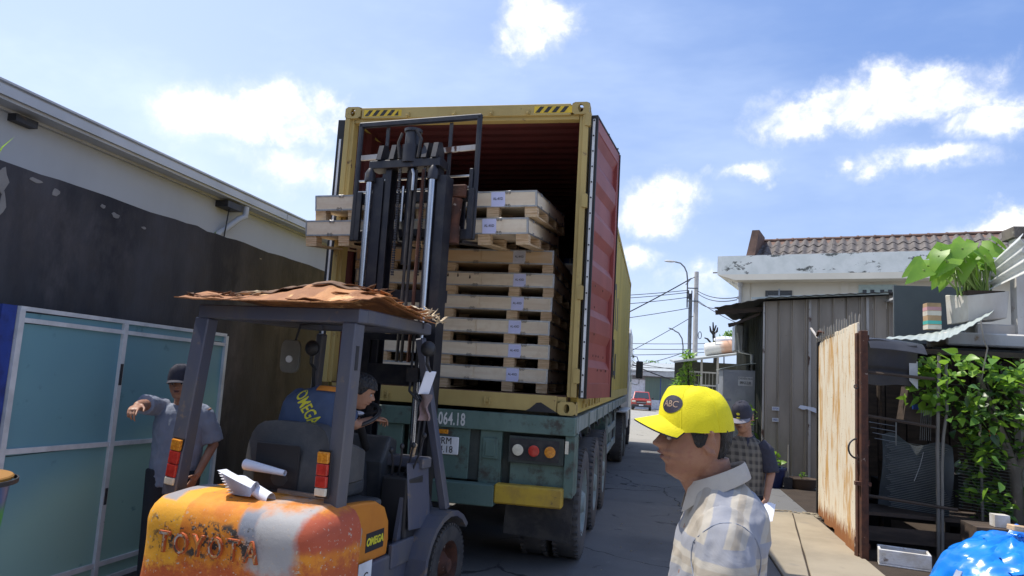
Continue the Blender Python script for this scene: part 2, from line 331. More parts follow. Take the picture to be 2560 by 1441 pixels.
def f_check(t, c, x, y, z):
    nn = t.noise(c, 9, 3); zz = t.math('ADD', z, t.math('MULTIPLY', nn, .02))
    kx = t.math('FRACT', t.math('DIVIDE', t.math('ADD', t.math('ADD', x, y), t.math('MULTIPLY', nn, .02)), .060)); kz = t.math('FRACT', t.math('DIVIDE', zz, .060))
    b = t.mix(t.ramp(kx, .35, .65), (.05, .045, .042), (.13, .115, .095))
    b = t.mix(t.math('MULTIPLY', t.ramp(kz, .35, .65), .5), b, (.20, .18, .15))
    return b, .9, t.noise(c, 14, 4, .6)
custom('check_cloth', f_check)
def f_bucket(t, c, x, y, z):
    n = t.noise(c, 7, 4, .6)
    b = t.mix(t.ramp(t.math('ADD', z, t.math('MULTIPLY', n, .08)), .27, .33), (.02, .27, .07), (.015, .09, .22))
    b = t.mix(t.ramp(z, .185, .175), b, (.70, .72, .70))
    b = t.mix(t.math('MULTIPLY', t.ramp(z, .16, .155), t.ramp(z, .07, .075)), b, (.62, .12, .06))
    return b, .35, None
custom('bucket_print', f_bucket)
def f_tank(t, c, x, y, z):
    n = t.noise(c, 9, 5, .6)
    return t.mix(t.ramp(t.math('ADD', x, t.math('MULTIPLY', n, .3)), 5.55, 5.8), (.64, .62, .58), (.56, .33, .22)), .5, n
custom('tank_paint', f_tank)
# ---------------------------------------------------------------- geometry helpers
class MB:
    def __init__(s): s.v = []; s.f = []; s.smooth = False
    def add(s, vs, fs):
        o = len(s.v); s.v += [tuple(p) for p in vs]; s.f += [tuple(i+o for i in f) for f in fs]; return s
    def box(s, x0, x1, y0, y1, z0, z1, T=None):
        vs = [Vector((x, y, z)) for z in (z0, z1) for y in (y0, y1) for x in (x0, x1)]
        if T is not None: vs = [T @ p for p in vs]
        return s.add(vs, [(0, 2, 3, 1), (4, 5, 7, 6), (0, 1, 5, 4), (2, 6, 7, 3), (0, 4, 6, 2), (1, 3, 7, 5)])
    def bar(s, a, b, w, h=None, upv=(0, 0, 1)):
        a = Vector(a); b = Vector(b); h = h or w; d = (b-a).normalized(); u = Vector(upv)
        if abs(d.dot(u)) > .99: u = Vector((0, 1, 0))
        r = d.cross(u).normalized(); u = r.cross(d)
        vs = [p+r*sx*w/2+u*sz*h/2 for p in (a, b) for sz in (-1, 1) for sx in (-1, 1)]
        return s.add(vs, [(0, 1, 3, 2), (4, 6, 7, 5), (0, 4, 5, 1), (2, 3, 7, 6), (0, 2, 6, 4), (1, 5, 7, 3)])
    def tube(s, pts, r, n=8, r2=None, flat=1.0):
        pts = [Vector(p) for p in pts]; m = len(pts); rr = [r+(((r2 if r2 is not None else r)-r)*i/max(1, m-1)) for i in range(m)] if not isinstance(r, (list, tuple)) else r
        d0 = (pts[1]-pts[0]).normalized(); u = Vector((0, 0, 1)) if abs(d0.z) < .9 else Vector((1, 0, 0))
        vs = []; x = d0.cross(u).normalized()
        for i, p in enumerate(pts):
            d = (pts[min(i+1, m-1)]-pts[max(i-1, 0)]).normalized()
            x = (x-d*x.dot(d)).normalized(); y = d.cross(x)
            for k in range(n):
                a = 2*pi*k/n; vs.append(p+(x*cos(a)+y*sin(a)*flat)*rr[i])
        fs = [(i*n+k, i*n+(k+1) % n, (i+1)*n+(k+1) % n, (i+1)*n+k) for i in range(m-1) for k in range(n)]
        fs += [tuple(range(n-1, -1, -1)), tuple(range((m-1)*n, m*n))]
        s.smooth = True
        return s.add(vs, fs)
    def lathe(s, prof, n=24, T=None, a0=0, a1=2*pi):
        m = len(prof); full = abs(a1-a0-2*pi) < 1e-6; k_ = n if full else n+1; vs = []
        for r, z in prof:
            for k in range(k_):
                a = a0+(a1-a0)*k/n; vs.append(Vector((r*cos(a), r*sin(a), z)))
        if T is not None: vs = [T @ p for p in vs]
        fs = [(i*k_+k, i*k_+(k+1) % k_, (i+1)*k_+(k+1) % k_, (i+1)*k_+k) for i in range(m-1) for k in range(n)]
        s.smooth = True
        return s.add(vs, fs)
    def ell(s, c, r, n=12, m=8, T=None):
        prof = [(sin(pi*i/m), -cos(pi*i/m)) for i in range(m+1)]; prof[0] = (.001, -1); prof[-1] = (.001, 1)
        Q = Matrix.Translation(c) @ (T.to_4x4() if T is not None else Matrix()) @ Matrix.Diagonal((r[0], r[1], r[2], 1))
        return s.lathe(prof, n, Q)
    def prism(s, poly, d0, d1, axis='y'):
        """2-D outline extruded along an axis"""
        def P(a, b, d): return (a, d, b) if axis == 'y' else ((d, a, b) if axis == 'x' else (a, b, d))
        n = len(poly); vs = [P(a, b, d0) for a, b in poly]+[P(a, b, d1) for a, b in poly]
        return s.add(vs, [tuple(range(n)), tuple(range(2*n-1, n-1, -1))]+[(i, i+n, (i+1) % n+n, (i+1) % n) for i in range(n)])
    def grid(s, fn, nu, nv):
        vs = [fn(i/nu, j/nv) for j in range(nv+1) for i in range(nu+1)]
        return s.add(vs, [(j*(nu+1)+i, j*(nu+1)+i+1, (j+1)*(nu+1)+i+1, (j+1)*(nu+1)+i) for j in range(nv) for i in range(nu)])
    def slab(s, fn, nu, nv, t):
        """a sheet with thickness t (vector)"""
        t = Vector(t); a = [Vector(fn(i/nu, j/nv)) for j in range(nv+1) for i in range(nu+1)]; N = len(a); W = nu+1
        f = [(j*W+i, j*W+i+1, (j+1)*W+i+1, (j+1)*W+i) for j in range(nv) for i in range(nu)]
        g = [tuple(N+i for i in reversed(q)) for q in f]
        rim = [j for j in range(nu)]+[]
        ed = [(i, i+1) for i in range(nu)]+[(j*W+nu, (j+1)*W+nu) for j in range(nv)]+[(nv*W+i+1, nv*W+i) for i in range(nu)]+[((j+1)*W, j*W) for j in range(nv)]
        return s.add(a+[p+t for p in a], f+g+[(b_, a_, a_+N, b_+N) for a_, b_ in ed])
    def mesh(s, name):
        me = bpy.data.meshes.new(name); me.from_pydata(s.v, [], s.f)
        b = bmesh.new(); b.from_mesh(me); bmesh.ops.recalc_face_normals(b, faces=b.faces); b.to_mesh(me); b.free()
        return me
    def build(s, name, mat, parent=None, loc=None, rot=None, bevel=0, seg=1, smooth=None, label=None):
        me = s.mesh(name)
        me.materials.append(M[mat] if isinstance(mat, str) else mat)
        if s.smooth if smooth is None else smooth:
            me.polygons.foreach_set('use_smooth', [True]*len(me.polygons)); me.set_sharp_from_angle(angle=radians(38))
        o = bpy.data.objects.new(name, me); COL.objects.link(o)
        if parent: o.parent = parent
        if loc is not None: o.location = loc
        if rot is not None: o.rotation_euler = rot
        if bevel:
            bv = o.modifiers.new('bevel', 'BEVEL'); bv.width = bevel; bv.segments = seg; bv.limit_method = 'ANGLE'; bv.angle_limit = radians(40)
        if label: o['label'] = label
        return o

def B(name, mat, parent, *boxes, **kw):
    m = MB()
    for b in boxes: m.box(*b)
    return m.build(name, mat, parent, **kw)
def T_(name, mat, parent, pts, r, n=8, **kw): return MB().tube(pts, r, n).build(name, mat, parent, **kw)
def tag(o, label, cat, group=None):
    o['label'] = label; o['category'] = cat
    if group: o['group'] = group
    return o
def thing(name, label, cat, loc=(0, 0, 0), rotz=0, group=None):
    o = bpy.data.objects.new(name, None); COL.objects.link(o); o.empty_display_size = .2
    o.location = loc; o.rotation_euler = (0, 0, rotz)
    return tag(o, label, cat, group)
def struct(o): o['kind'] = 'structure'; return o
def kids(o, idx={}): return [c for c in bpy.data.objects if c.parent == o]
def copy_tree(o, parent=None, deep=None):
    if deep is None:
        deep = {}
        for c in bpy.data.objects:
            if c.parent: deep.setdefault(c.parent.name, []).append(c)
    c = o.copy(); COL.objects.link(c)
    if parent: c.parent = parent
    for ch in deep.get(o.name, []): copy_tree(ch, c, deep)
    return c
def inst(src, parent, loc, rot=None, scale=None):
    c = src.copy(); COL.objects.link(c); c.parent = parent; c.location = loc
    if rot is not None: c.rotation_euler = rot
    if scale is not None: c.scale = scale
    return c
def text(name, body, size, mat, parent, loc, rot, xs=1.0, ext=.0012, align='CENTER', shear=0, spacing=1, bold=0):
    c = bpy.data.curves.new('lettering', 'FONT'); c.body = body; c.size = size; c.extrude = ext; c.align_x = align; c.align_y = 'CENTER'; c.resolution_u = 3; c.shear = shear; c.space_character = spacing
    c.offset = bold
    t = bpy.data.objects.new('lettering', c); COL.objects.link(t)
    bpy.context.view_layer.update()
    me = bpy.data.meshes.new_from_object(t.evaluated_get(bpy.context.evaluated_depsgraph_get()))
    bpy.data.objects.remove(t); bpy.data.curves.remove(c)
    me.transform(Matrix.Diagonal((xs, 1, 1, 1))); me.materials.clear(); me.materials.append(M[mat])
    o = bpy.data.objects.new(name, me); COL.objects.link(o); o.parent = parent; o.location = loc; o.rotation_euler = rot
    return o
FRONT = (pi/2, 0, 0)      # lettering that faces -Y
def bez(p0, p1, sag, n=10):
    a = Vector(p0); b = Vector(p1)
    return [a.lerp(b, i/n)-Vector((0, 0, sag*4*(i/n)*(1-i/n))) for i in range(n+1)]

# ---------------------------------------------------------------- ground
def gz(y): return 0 if y < 20 else -.95*min(1, (y-20)/46)
def gfn(xs, ys):
    m = MB(); W = len(xs)
    m.add([(x, y, gz(y)) for y in ys for x in xs], [(j*W+i, j*W+i+1, (j+1)*W+i+1, (j+1)*W+i) for j in range(len(ys)-1) for i in range(W-1)])
    return m
struct(gfn([-900, -40, 0, 8, 40, 900], [-60, -12, 0, 20, 30, 40, 50, 66, 80, 200, 1500]).build('ground', 'asphalt'))
# unseen pale yard and white building, added to bounce light onto shaded fronts
m_ = MB()
yd = struct(B('bounce_yard', 'bounce_and_side_yard', None, (-1.1, 4.35, -40, -1.45, -.06, .008)))
struct(B('side_yard', 'bounce_and_side_yard', None, (5.38, 30, -40, .89, -.06, .006)))
ws_ = thing('bounce_building', 'unseen white building added behind the camera to bounce light', 'bounce_building', (3, -17, 0))
B('wall', 'cream_plaster', ws_, (-12, 14, -8, 0, 0, 5.5)); MB().prism([(-12.3, 5.5), (1, 7.2), (14.3, 5.5)], -8.2, .3, 'y').build('roof', 'far_roof', ws_)  # wall and roof of the added bounce building
for x in (-9, -3, 5): B('bounce_roller_door', 'galv', ws_, (x, x+3.4, .001, .04, 0, 3.4))
pave = struct(B('pavement', 'soil', None, (4.36, 5.37, -12, 4.70, -.12, .006)))
# concrete slabs with open joints
js = [(-7.2, 3.48), (-3.2, 4.03), (1.19, 4.63), (4.62, 5.11)]
def jx(y): return 4.63+(y-1.19)*.138
rows = [(-7.2, -3.25), (-3.2, .95), (.98, 4.68)]
for i, (ya, yb) in enumerate(rows):
    for side in (0, 1):
        n = 7; L = [(max(4.37, jx(ya+(yb-ya)*k/n)+.008), ya+(yb-ya)*k/n) for k in range(n+1)] if side else [(4.365, ya+(yb-ya)*k/n) for k in range(n+1)]
        Rr = [(5.375, y) for _, y in L] if side else [(jx(ya+(yb-ya)*k/n)-.008, ya+(yb-ya)*k/n) for k in range(n+1)]
        keep = [k for k in range(n+1) if Rr[k][0] > L[k][0]+.02]
        if len(keep) < 2: continue
        poly = [(L[k][0]+random.uniform(-.006, .006), L[k][1]) for k in keep]+[(Rr[k][0]+random.uniform(-.004, .004), Rr[k][1]) for k in reversed(keep)]
        MB().prism(poly, -.06, .022+random.uniform(-.003, .003), 'z').build('concrete_slab', 'concrete_slab', pave, bevel=.006)
yard = struct(B('yard_floor', 'soil', None, (5.376, 9.5, .9, 7.6, -.1, .008)))
# road patch and debris
mm = MB()
for i in range(60):
    x, y = random.uniform(5.0, 5.45), 4.72+random.gauss(0, .10); s = random.uniform(.008, .028)
    mm.ell((x, y, s*.3+.01), (s*1.3, s, s*.5), 6, 4)
for i in range(240):
    x, y = random.uniform(2.6, 5.4), random.uniform(-1.5, 14); s = random.uniform(.004, .013)
    mm.ell((x, y, s*.3), (s*1.3, s, s*.5), 5, 3)
for i in range(5):
    x = random.uniform(4.9, 5.4); mm.bar((x, 4.75+random.gauss(0, .05), .03), (x-random.uniform(.15, .35), 4.8+random.gauss(0, .05), .025), .02, .01)
o = mm.build('gravel', 'concrete_slab'); o['kind'] = 'stuff'

# ---------------------------------------------------------------- left: warehouse and boundary wall
wh = thing('warehouse', 'long white warehouse with metal gutter rising behind the dark boundary wall', 'warehouse', (-2.96, 10, 0))
MB().grid(lambda u, v: (0, -18+u*40, v*3.96), 20, 2).box(-14, -.02, -18, 22, 0, 3.9).build('wall', 'plaster_white', wh)
g = MB()
pr = [(-.0, 3.93), (.05, 3.93), (.05, 3.955), (.235, 3.955), (.235, 3.985), (.27, 3.985), (.27, 4.075), (.235, 4.075), (.235, 4.10), (.27, 4.105), (.27, 4.125), (-.0, 4.14)]
for a, b in ((-18, -6.3), (-6.285, 6.4-10), (6.412-10, 2.2), (2.212, 22)):
    g.prism(pr, a, b, 'y')
g.build('gutter', 'fascia', wh)
MB().add([(.24, -18, 4.12), (.24, 22, 4.12), (-6, 22, 5.2), (-6, -18, 5.2)], [(0, 1, 2, 3)]).build('roof', 'fascia', wh)
B('bracket', 'dark_metal', wh, (0.0, .2, -7.75, -7.40, 3.84, 3.93))
B('bracket', 'dark_metal', wh, (.0, .10, -10.98, -10.74, 3.86, 3.93))
T_('downpipe', 'fascia', wh, [(.20, -7.32, 3.94), (.20, -7.32, 3.80), (.16, -7.40, 3.74), (.05, -7.68, 3.46), (.03, -7.72, 3.40), (.03, -7.72, 2.4)], .045, 10)
T_('cable', 'cable', wh, [(.14, -7.62, 3.9), (.12, -7.66, 3.3), (.1, -7.68, 2.5)], .009, 6)
bw = thing('boundary_wall', 'tall blackened concrete boundary wall with mould stains and chipped top', 'wall', (-1.15, 0, 0))
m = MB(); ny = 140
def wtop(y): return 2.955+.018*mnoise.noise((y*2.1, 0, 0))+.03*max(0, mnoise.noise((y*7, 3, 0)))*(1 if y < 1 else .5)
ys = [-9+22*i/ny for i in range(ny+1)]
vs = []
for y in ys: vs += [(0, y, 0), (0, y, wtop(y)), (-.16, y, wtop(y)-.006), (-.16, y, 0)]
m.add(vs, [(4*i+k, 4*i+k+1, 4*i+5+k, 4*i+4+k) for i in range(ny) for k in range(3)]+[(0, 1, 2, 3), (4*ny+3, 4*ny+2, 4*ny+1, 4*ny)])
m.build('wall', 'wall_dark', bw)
m = MB()
def flake(y, z, a, b):
    n = 9; p = [(y+a*cos(2*pi*k/n)*random.uniform(.5, 1.1), z+b*sin(2*pi*k/n)*random.uniform(.5, 1.1)) for k in range(n)]
    m.prism(p, -.004, .004, 'x')
for y, z, a, b in ((-2.52, 2.83, .05, .09), (-2.50, 2.66, .03, .10), (-2.28, 2.90, .06, .02), (-2.1, 2.86, .05, .035), (-1.66, 2.87, .04, .02), (-1.52, 2.83, .05, .025), (-1.2, 2.80, .03, .015), (-.35, 1.28, .05, .04), (-.52, 1.3, .02, .04), (.6, 2.85, .02, .01)): flake(y, z, a, b)
m.build('bare_patch', 'wall_chip', bw)
def tuft(name, label, loc, n, h, mat, spread=.5, w=.006, cat='plant'):
    m = MB()
    for i in range(n):
        a = random.uniform(0, 2*pi); s = random.uniform(.2, 1)*spread; hh = h*random.uniform(.6, 1)
        p0 = Vector((random.uniform(-.02, .02), random.uniform(-.02, .02), 0)); d = Vector((cos(a)*s, sin(a)*s, 1)).normalized()
        q = Vector((-sin(a), cos(a), 0))*w
        p1 = p0+d*hh*.55; p2 = p0+d*hh+Vector((cos(a), sin(a), -.3))*s*hh*.35
        m.add([p0-q, p0+q, p1+q, p1-q, p2], [(0, 1, 2, 3), (3, 2, 4)])
    o = m.build(name, mat, None, loc=loc); return tag(o, label, cat)
tuft('grass_tuft', 'thin grass tuft growing on top of the dark wall at the far left edge', (-1.22, -2.56, 2.95), 9, .22, 'leaf_bright')
tuft('grass_tuft', 'tiny weed clump growing on the dark wall below the warehouse gutter', (-1.2, -.18, 2.95), 14, .06, 'leaf_dark', 1.2, .003)
# fan palm behind the wall
fp = thing('fan_palm', 'pale green fan palm peeping over the wall beside the container', 'palm', (-1.75, 4.3, 0))
T_('stem', 'bark', fp, [(0, 0, 0), (.03, 0, 1.3), (0, 0, 2.75)], .05, 8)
for k in range(5):
    a0 = k*1.3; c = Vector((cos(a0)*.3, sin(a0)*.3, 2.86+.05*k)); m = MB()
    for j in range(14):
        a = a0-1.2+2.4*j/13; d = Vector((cos(a), sin(a), .35+.3*sin(j))).normalized(); q = d.cross(Vector((0, 0, 1))).normalized()*.012
        m.add([c-q, c+q, c+d*.3+q, c+d*.3-q, c+d*.48-Vector((0, 0, .05))], [(0, 1, 2, 3), (3, 2, 4)])
    m.tube([(0, 0, 2.7), c], .008, 5)
    m.build('leaf', 'leaf_mid', fp, smooth=False)

# teal panelled gate leaf standing against the wall
gt = thing('panel_gate', 'large white framed gate with teal sheet panels and blue post standing against the dark wall', 'gate', (-.87, 0, 0))
y0, y1 = -2.52, -.30
B('post', 'gate_blue', gt, (-.09, .0, -2.64, -2.535, 0, 2.005), label='deep blue gate post')
def gtop(y): return 2.003-(y-y0)*.012
m = MB().bar((0, y0, gtop(y0)-.012), (0, y1, gtop(y1)-.012), .03, .028); m.build('top_rail', 'gate_white', gt)
MB().bar((0, y0, 1.918), (0, y1, 1.875), .03, .03).build('rail', 'gate_white', gt)
MB().bar((0, y0, 1.085), (0, y1, 1.03), .03, .034).build('rail', 'gate_white', gt)
MB().bar((0, y0, .20), (0, y1, .165), .03, .034).build('rail', 'gate_white', gt)
MB().bar((0, y0, .07), (0, y1, .05), .03, .034).build('bottom_rail', 'gate_white', gt)
for y in (y0+.01, -1.60, y1): B('stile', 'gate_white', gt, (-.02, .022, y-.02, y+.02, .03, gtop(y)-.02))
for a, b in ((y0+.03, -1.62), (-1.58, y1-.02)):
    for z0, z1 in ((1.90, 1.965), (1.055, 1.895), (.185, 1.05), (.06, .18)):
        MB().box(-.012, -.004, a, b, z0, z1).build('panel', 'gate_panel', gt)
B('lock_plate', 'dark_metal', gt, (.022, .028, -1.615, -1.59, 1.50, 1.66)); B('lock_plate', 'dark_metal', gt, (.022, .028, -1.612, -1.59, .62, .74))

# paint bucket on a drum at the left edge
dr = thing('steel_drum', 'rusty brown drum carrying the paint bucket at the left edge', 'drum', (.50, -4.0, 0))
MB().lathe([(.001, 0), (.27, 0), (.28, .02), (.27, .04), (.27, .28), (.285, .30), (.27, .32), (.27, .58), (.285, .60), (.27, .62), (.27, .84), (.28, .86), (.27, .875), (.255, .87), (.001, .865)], 32).build('drum_body', 'rust', dr)
dr.scale = (.8, .8, .905)
bk = thing('paint_bucket', 'green and white printed paint bucket with dark orange rim at the left edge', 'bucket', (.500, -4.0, .815))
bk.scale = (1.2, 1.2, 1.2)
MB().lathe([(.001, 0), (.135, 0), (.14, .01), (.165, .35), (.158, .35), (.13, .015), (.001, .015)], 32).build('bucket_body', 'bucket_print', bk)
MB().lathe([(.166, .348), (.171, .348), (.172, .356), (.168, .360), (.001, .358), (.001, .352), (.165, .352)], 32).build('lid', 'orange_lid', bk)
MB().lathe([(.181, .335), (.186, .335), (.186, .35), (.181, .35)], 32).build('rim', 'black_plastic', bk)
text('lettering', 'nt', .10, 'plate_white', bk, (.142, -.045, .115), (pi/2, 0, radians(70)))

# ---------------------------------------------------------------- right: shack, house, yards
sh = thing('metal_shack', 'grey brown shack clad in vertical metal sheets with open lean-to roof', 'shack', (5.15, 7.9, 0))
pw = .242
prof = [(0, 0), (.02, 0), (.032, -.024), (.05, -.024), (.062, 0), (pw-.004, 0)]
def sheet(n, h0, h1, name, mat, parent, loc, rot=None):
    m = MB(); vs = []
    for a, d in prof: vs += [(a, d, 0), (a, d, h0+(h1-h0)*a/pw)]
    m.add(vs, [(2*i, 2*i+2, 2*i+3, 2*i+1) for i in range(len(prof)-1)]); m.add([(x, y+.006, z) for x, y, z in vs], [(2*i, 2*i+1, 2*i+3, 2*i+2) for i in range(len(prof)-1)])
    return m.build(name, mat, parent, loc=loc, rot=rot)
for i in range(10):
    x = i*pw; h = 3.42+.085*x
    sheet(1, h, h+.085*pw, 'siding_sheet', 'siding', sh, (x, -.002*(i % 2), .02))
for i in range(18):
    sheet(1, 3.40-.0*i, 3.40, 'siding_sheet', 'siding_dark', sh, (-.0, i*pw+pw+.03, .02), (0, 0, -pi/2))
B('corner_trim', 'weathered_post', sh, (-.02, .014, -.022, .0, .02, 3.43))
B('cover_strip', 'weathered_post', sh, (.80, .845, -.05, -.028, 0, 3.50)); B('cover_strip', 'weathered_post', sh, (1.815, 1.86, -.05, -.028, 0, 3.58))
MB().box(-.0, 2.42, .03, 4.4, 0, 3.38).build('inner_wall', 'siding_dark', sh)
def rf(u, v):
    x = (-.93+.80*v)*(1-u)+2.49*u; y = -.25+v*4.6
    z = 3.28+.20*min(1, (x+.93)/.95)+.085*max(0, x) + .016*abs(((u*34) % 2)-1)
    return (x, y+(-.0 if x > 0 else (x)*-.25*(1-v)), z)
MB().slab(rf, 68, 3, (0, 0, -.012)).build('roof', 'roof_under', sh)
MB().box(-.0, 2.42, -.2, -.17, 3.40, 3.44, Matrix.Rotation(-.075, 4, 'Y') @ Matrix.Translation((0, 0, .06))).build('roof_edge', 'roof_sheet', sh)
[MB().bar(a_, b_, .05, h_).build('rafter', 'old_wood', sh) for a_, b_, h_ in (((-.9, 0.1, 3.20), (0, .1, 3.30), .09), ((-.35, 3.2, 3.22), (0, 3.2, 3.30), .09), ((-.62, .18, 2.95), (-.05, .18, 3.22), .05))]
T_('downpipe', 'fascia', sh, [(-.35, 1.2, 2.9), (-.30, 1.2, 2.5), (-.06, 1.2, 2.45), (-.06, 1.2, .3)], .03, 8)
B('notice', 'sign_white', sh, (.16, .29, -.030, -.0285, 1.37, 1.44)); B('notice', 'sign_white', sh, (.165, .28, -.030, -.0285, 1.16, 1.23))
text('lettering', '0704', .05, 'ink_blue', sh, (.225, -.031, 1.405), FRONT); text('lettering', '903', .05, 'ink_blue', sh, (.222, -.031, 1.195), FRONT)
MB().prism([(.62, 1.45), (.70, 1.42), (.78, 1.43), (.97, 1.36), (1.0, 1.43), (.9, 1.47), (.66, 1.50)], -.0525, -.051, 'y').build('notice', 'paper', sh, label='torn paper notice')
# blue-grey water tank on bracket beside shack
tag(B('water_tank', 'galv', None, (4.83, 5.02, 9.9, 10.5, 2.55, 3.15), bevel=.03), 'small pale blue box hanging under the shack roof overhang', 'tank')
# cabinet with removal notice
cb = thing('metal_cabinet', 'galvanised sheet cabinet with a moving notice and white top edge beside the shack', 'cabinet', (4.50, 8.9, 0))
MB().box(0, .64, 0, .9, 0, 2.12).build('body', 'galv', cb, bevel=.004)
MB().slab(lambda u, v: (-.06+u*.72, -.06+v*1.0, 2.125+u*.15+.025*sin(u*3)), 10, 2, (0, 0, -.014)).build('top_sheet', 'roof_sheet', cb)
B('door', 'galv', cb, (.02, .60, -.012, -.001, .08, 2.06), bevel=.003)
MB().prism([(.40, 2.06), (.64, 2.06), (.64, .1), (.62, .1)], -.014, -.002, 'y').build('side_plate', 'galv', cb)
sg = B('notice', 'sign_white', cb, (.30, .585, -.020, -.0165, 1.80, 1.985))
text('lettering', 'CHUYỂN NHÀ', .054, 'ink', cb, (.442, -.0215, 1.945), FRONT, .80); text('lettering', '0909.23.22.00', .074, 'ink', cb, (.442, -.0215, 1.86), FRONT, .52, bold=.0015)
text('lettering', '035', .06, 'ink_blue', cb, (.12, -.0145, 1.50), FRONT)

# pots in front of the shack
def pot(name, label, loc, r, h, mat, squash=1.0):
    p = thing(name, label, 'plant pot', loc)
    MB().lathe([(.001, 0), (r*.72, 0), (r*.80, .02), (r*.98, h*.85), (r*1.06, h*.9), (r*1.06, h), (r*.95, h), (r*.9, h*.9), (.001, h*.88)], 28, Matrix.Diagonal((1.15, .85, 1, 1))).build('pot_body', mat, p)
    MB().lathe([(.001, h*.91), (r*.92, h*.895)], 20, Matrix.Diagonal((1.13, .84, 1, 1))).build('soil', 'soil', p)
    return p
def leafmesh(L, W, cup=.2, fold=.15, droop=.2, tip=1.0, n=5, heart=False):
    """one leaf along +Y, midrib folded, tip drooping"""
    vs = []; fs = []
    for i in range(n+1):
        t = i/n; w = W*.5*(sin(pi*min(1, t*1.02)**.62)**.9 if not heart else ((1-t)**.75)*(1 if t > .12 else .75+t*2))
        if i == n: w = 0.0015
        y = L*t; z = -droop*L*t*t
        vs += [(-w, y-(W*.15 if heart and i == 0 else 0), z+fold*w), (0, y, z), (w, y-(W*.15 if heart and i == 0 else 0), z+fold*w)]
    for i in range(n): fs += [(3*i, 3*i+1, 3*i+4, 3*i+3), (3*i+1, 3*i+2, 3*i+5, 3*i+4)]
    return vs, fs
def leafy(name, mat, parent, centres, mats=None, size=(.08, .12), parts=0, kind='foliage', fold=.2, up=.2, outward=None, seed=1, wr=.62):
    """foliage of single leaves; the nearest `parts` of them are parts of their own"""
    R = random.Random(seed); mats = mats or [mat]
    shared = {}
    for mm_ in mats:
        for L in (size[0], (size[0]+size[1])/2, size[1]):
            v, f = leafmesh(L, L*wr, fold=fold, droop=R.uniform(.15, .35)); q = MB().add(v, f); me = q.mesh('leaf'); me.materials.append(M[mm_]); me.polygons.foreach_set('use_smooth', [True]*len(me.polygons)); shared.setdefault(mm_, []).append((me, v, f))
    cs = sorted(centres, key=lambda c: (Vector(c[0])+ (parent.location if parent else Vector())-CAMP).length+R.random()*.3)
    rest = {k: MB() for k in mats}
    for i, (c, nrm) in enumerate(cs):
        nrm = Vector(nrm); d = (nrm*.8+Vector((R.uniform(-1, 1), R.uniform(-1, 1), R.uniform(-1.0, .5)+up))).normalized()
        q = d.to_track_quat('Y', 'Z') @ Euler((0, R.uniform(-.9, .9), 0)).to_quaternion()
        mk_ = R.choices(mats, [1.0/(1+.0*j) for j in range(len(mats))])[0]; me, v, f = R.choice(shared[mk_])
        Tm = Matrix.Translation(c) @ q.to_matrix().to_4x4()
        if i < parts:
            o = bpy.data.objects.new('leaf', me); COL.objects.link(o); o.parent = parent; o.matrix_local = Tm
        else: rest[mk_].add([Tm @ Vector(p) for p in v], f)
    for k, b in rest.items():
        if b.v:
            o = b.build(kind, k, parent, smooth=True); o['kind'] = 'stuff'
bp = pot('plant_pot', 'big dark blue glazed pot of leafy seedlings by the shack corner', (5.22, 7.55, 0), .26, .36, 'pot_blue')
R_ = random.Random(3)
cs = []
for k in range(34):
    a = R_.uniform(0, 6.28); r = R_.uniform(0, .2); h = R_.uniform(.4, .62)-r*.5
    cs += [((r*cos(a), r*sin(a)*.8, h), (cos(a)*.5, sin(a)*.5, .2))]
leafy('f', 'leaf_bright', bp, cs, ['leaf_bright', 'leaf_mid'], (.10, .16), parts=34, up=.5, seed=4, wr=.8)
MB().tube([(0, 0, .3), (.02, 0, .6)], .006, 5).tube([(.05, .02, .3), (.1, 0, .5)], .005, 5).tube([(-.05, 0, .3), (-.12, 0, .5)], .005, 5).build('stem', 'taro_stem', bp)
b2 = pot('plant_pot', 'low wide brown clay pot with a small seedling right of the shovel', (5.80, 7.55, 0), .22, .20, 'pot_brown')
leafy('f', 'leaf_mid', b2, [((R_.uniform(-.08, .08), R_.uniform(-.05, .05), R_.uniform(.2, .3)), (0, 0, .5)) for _ in range(12)], ['leaf_mid'], (.05, .09), parts=12, seed=5)
sv = thing('shovel', 'shovel standing upright between the two plant pots', 'shovel', (5.53, 7.42, 0))
T_('handle', 'bamboo', sv, [(0, 0, .1), (.02, .1, .78)], .014, 8); MB().slab(lambda u, v: ((u-.5)*.17*(1-.2*(1-v)), .0-.015*cos((u-.5)*3), .005+v*.2), 6, 3, (0, .004, 0)).build('blade', 'dark_metal', sv)
# seedling climbing behind second man
sp = thing('leafy_sapling', 'leafy seedling with heart shaped leaves growing against the cabinet', 'plant', (4.98, 8.25, 0))
T_('stem', 'taro_stem', sp, [(0, 0, 0), (.04, 0, .5), (-.03, 0, 1.0), (0, 0, 1.36)], .010, 6)
leafy('f', 'leaf_mid', sp, [((R_.uniform(-.22, .22)*(.4+.6*(1-z/1.5)), R_.uniform(-.12, .1), z), (R_.uniform(-.5, .5), -.4, .2)) for z in [R_.uniform(.35, 1.42) for _ in range(60)]], ['leaf_bright', 'leaf_mid', 'leaf_dark'], (.09, .15), parts=60, seed=6, wr=.8)

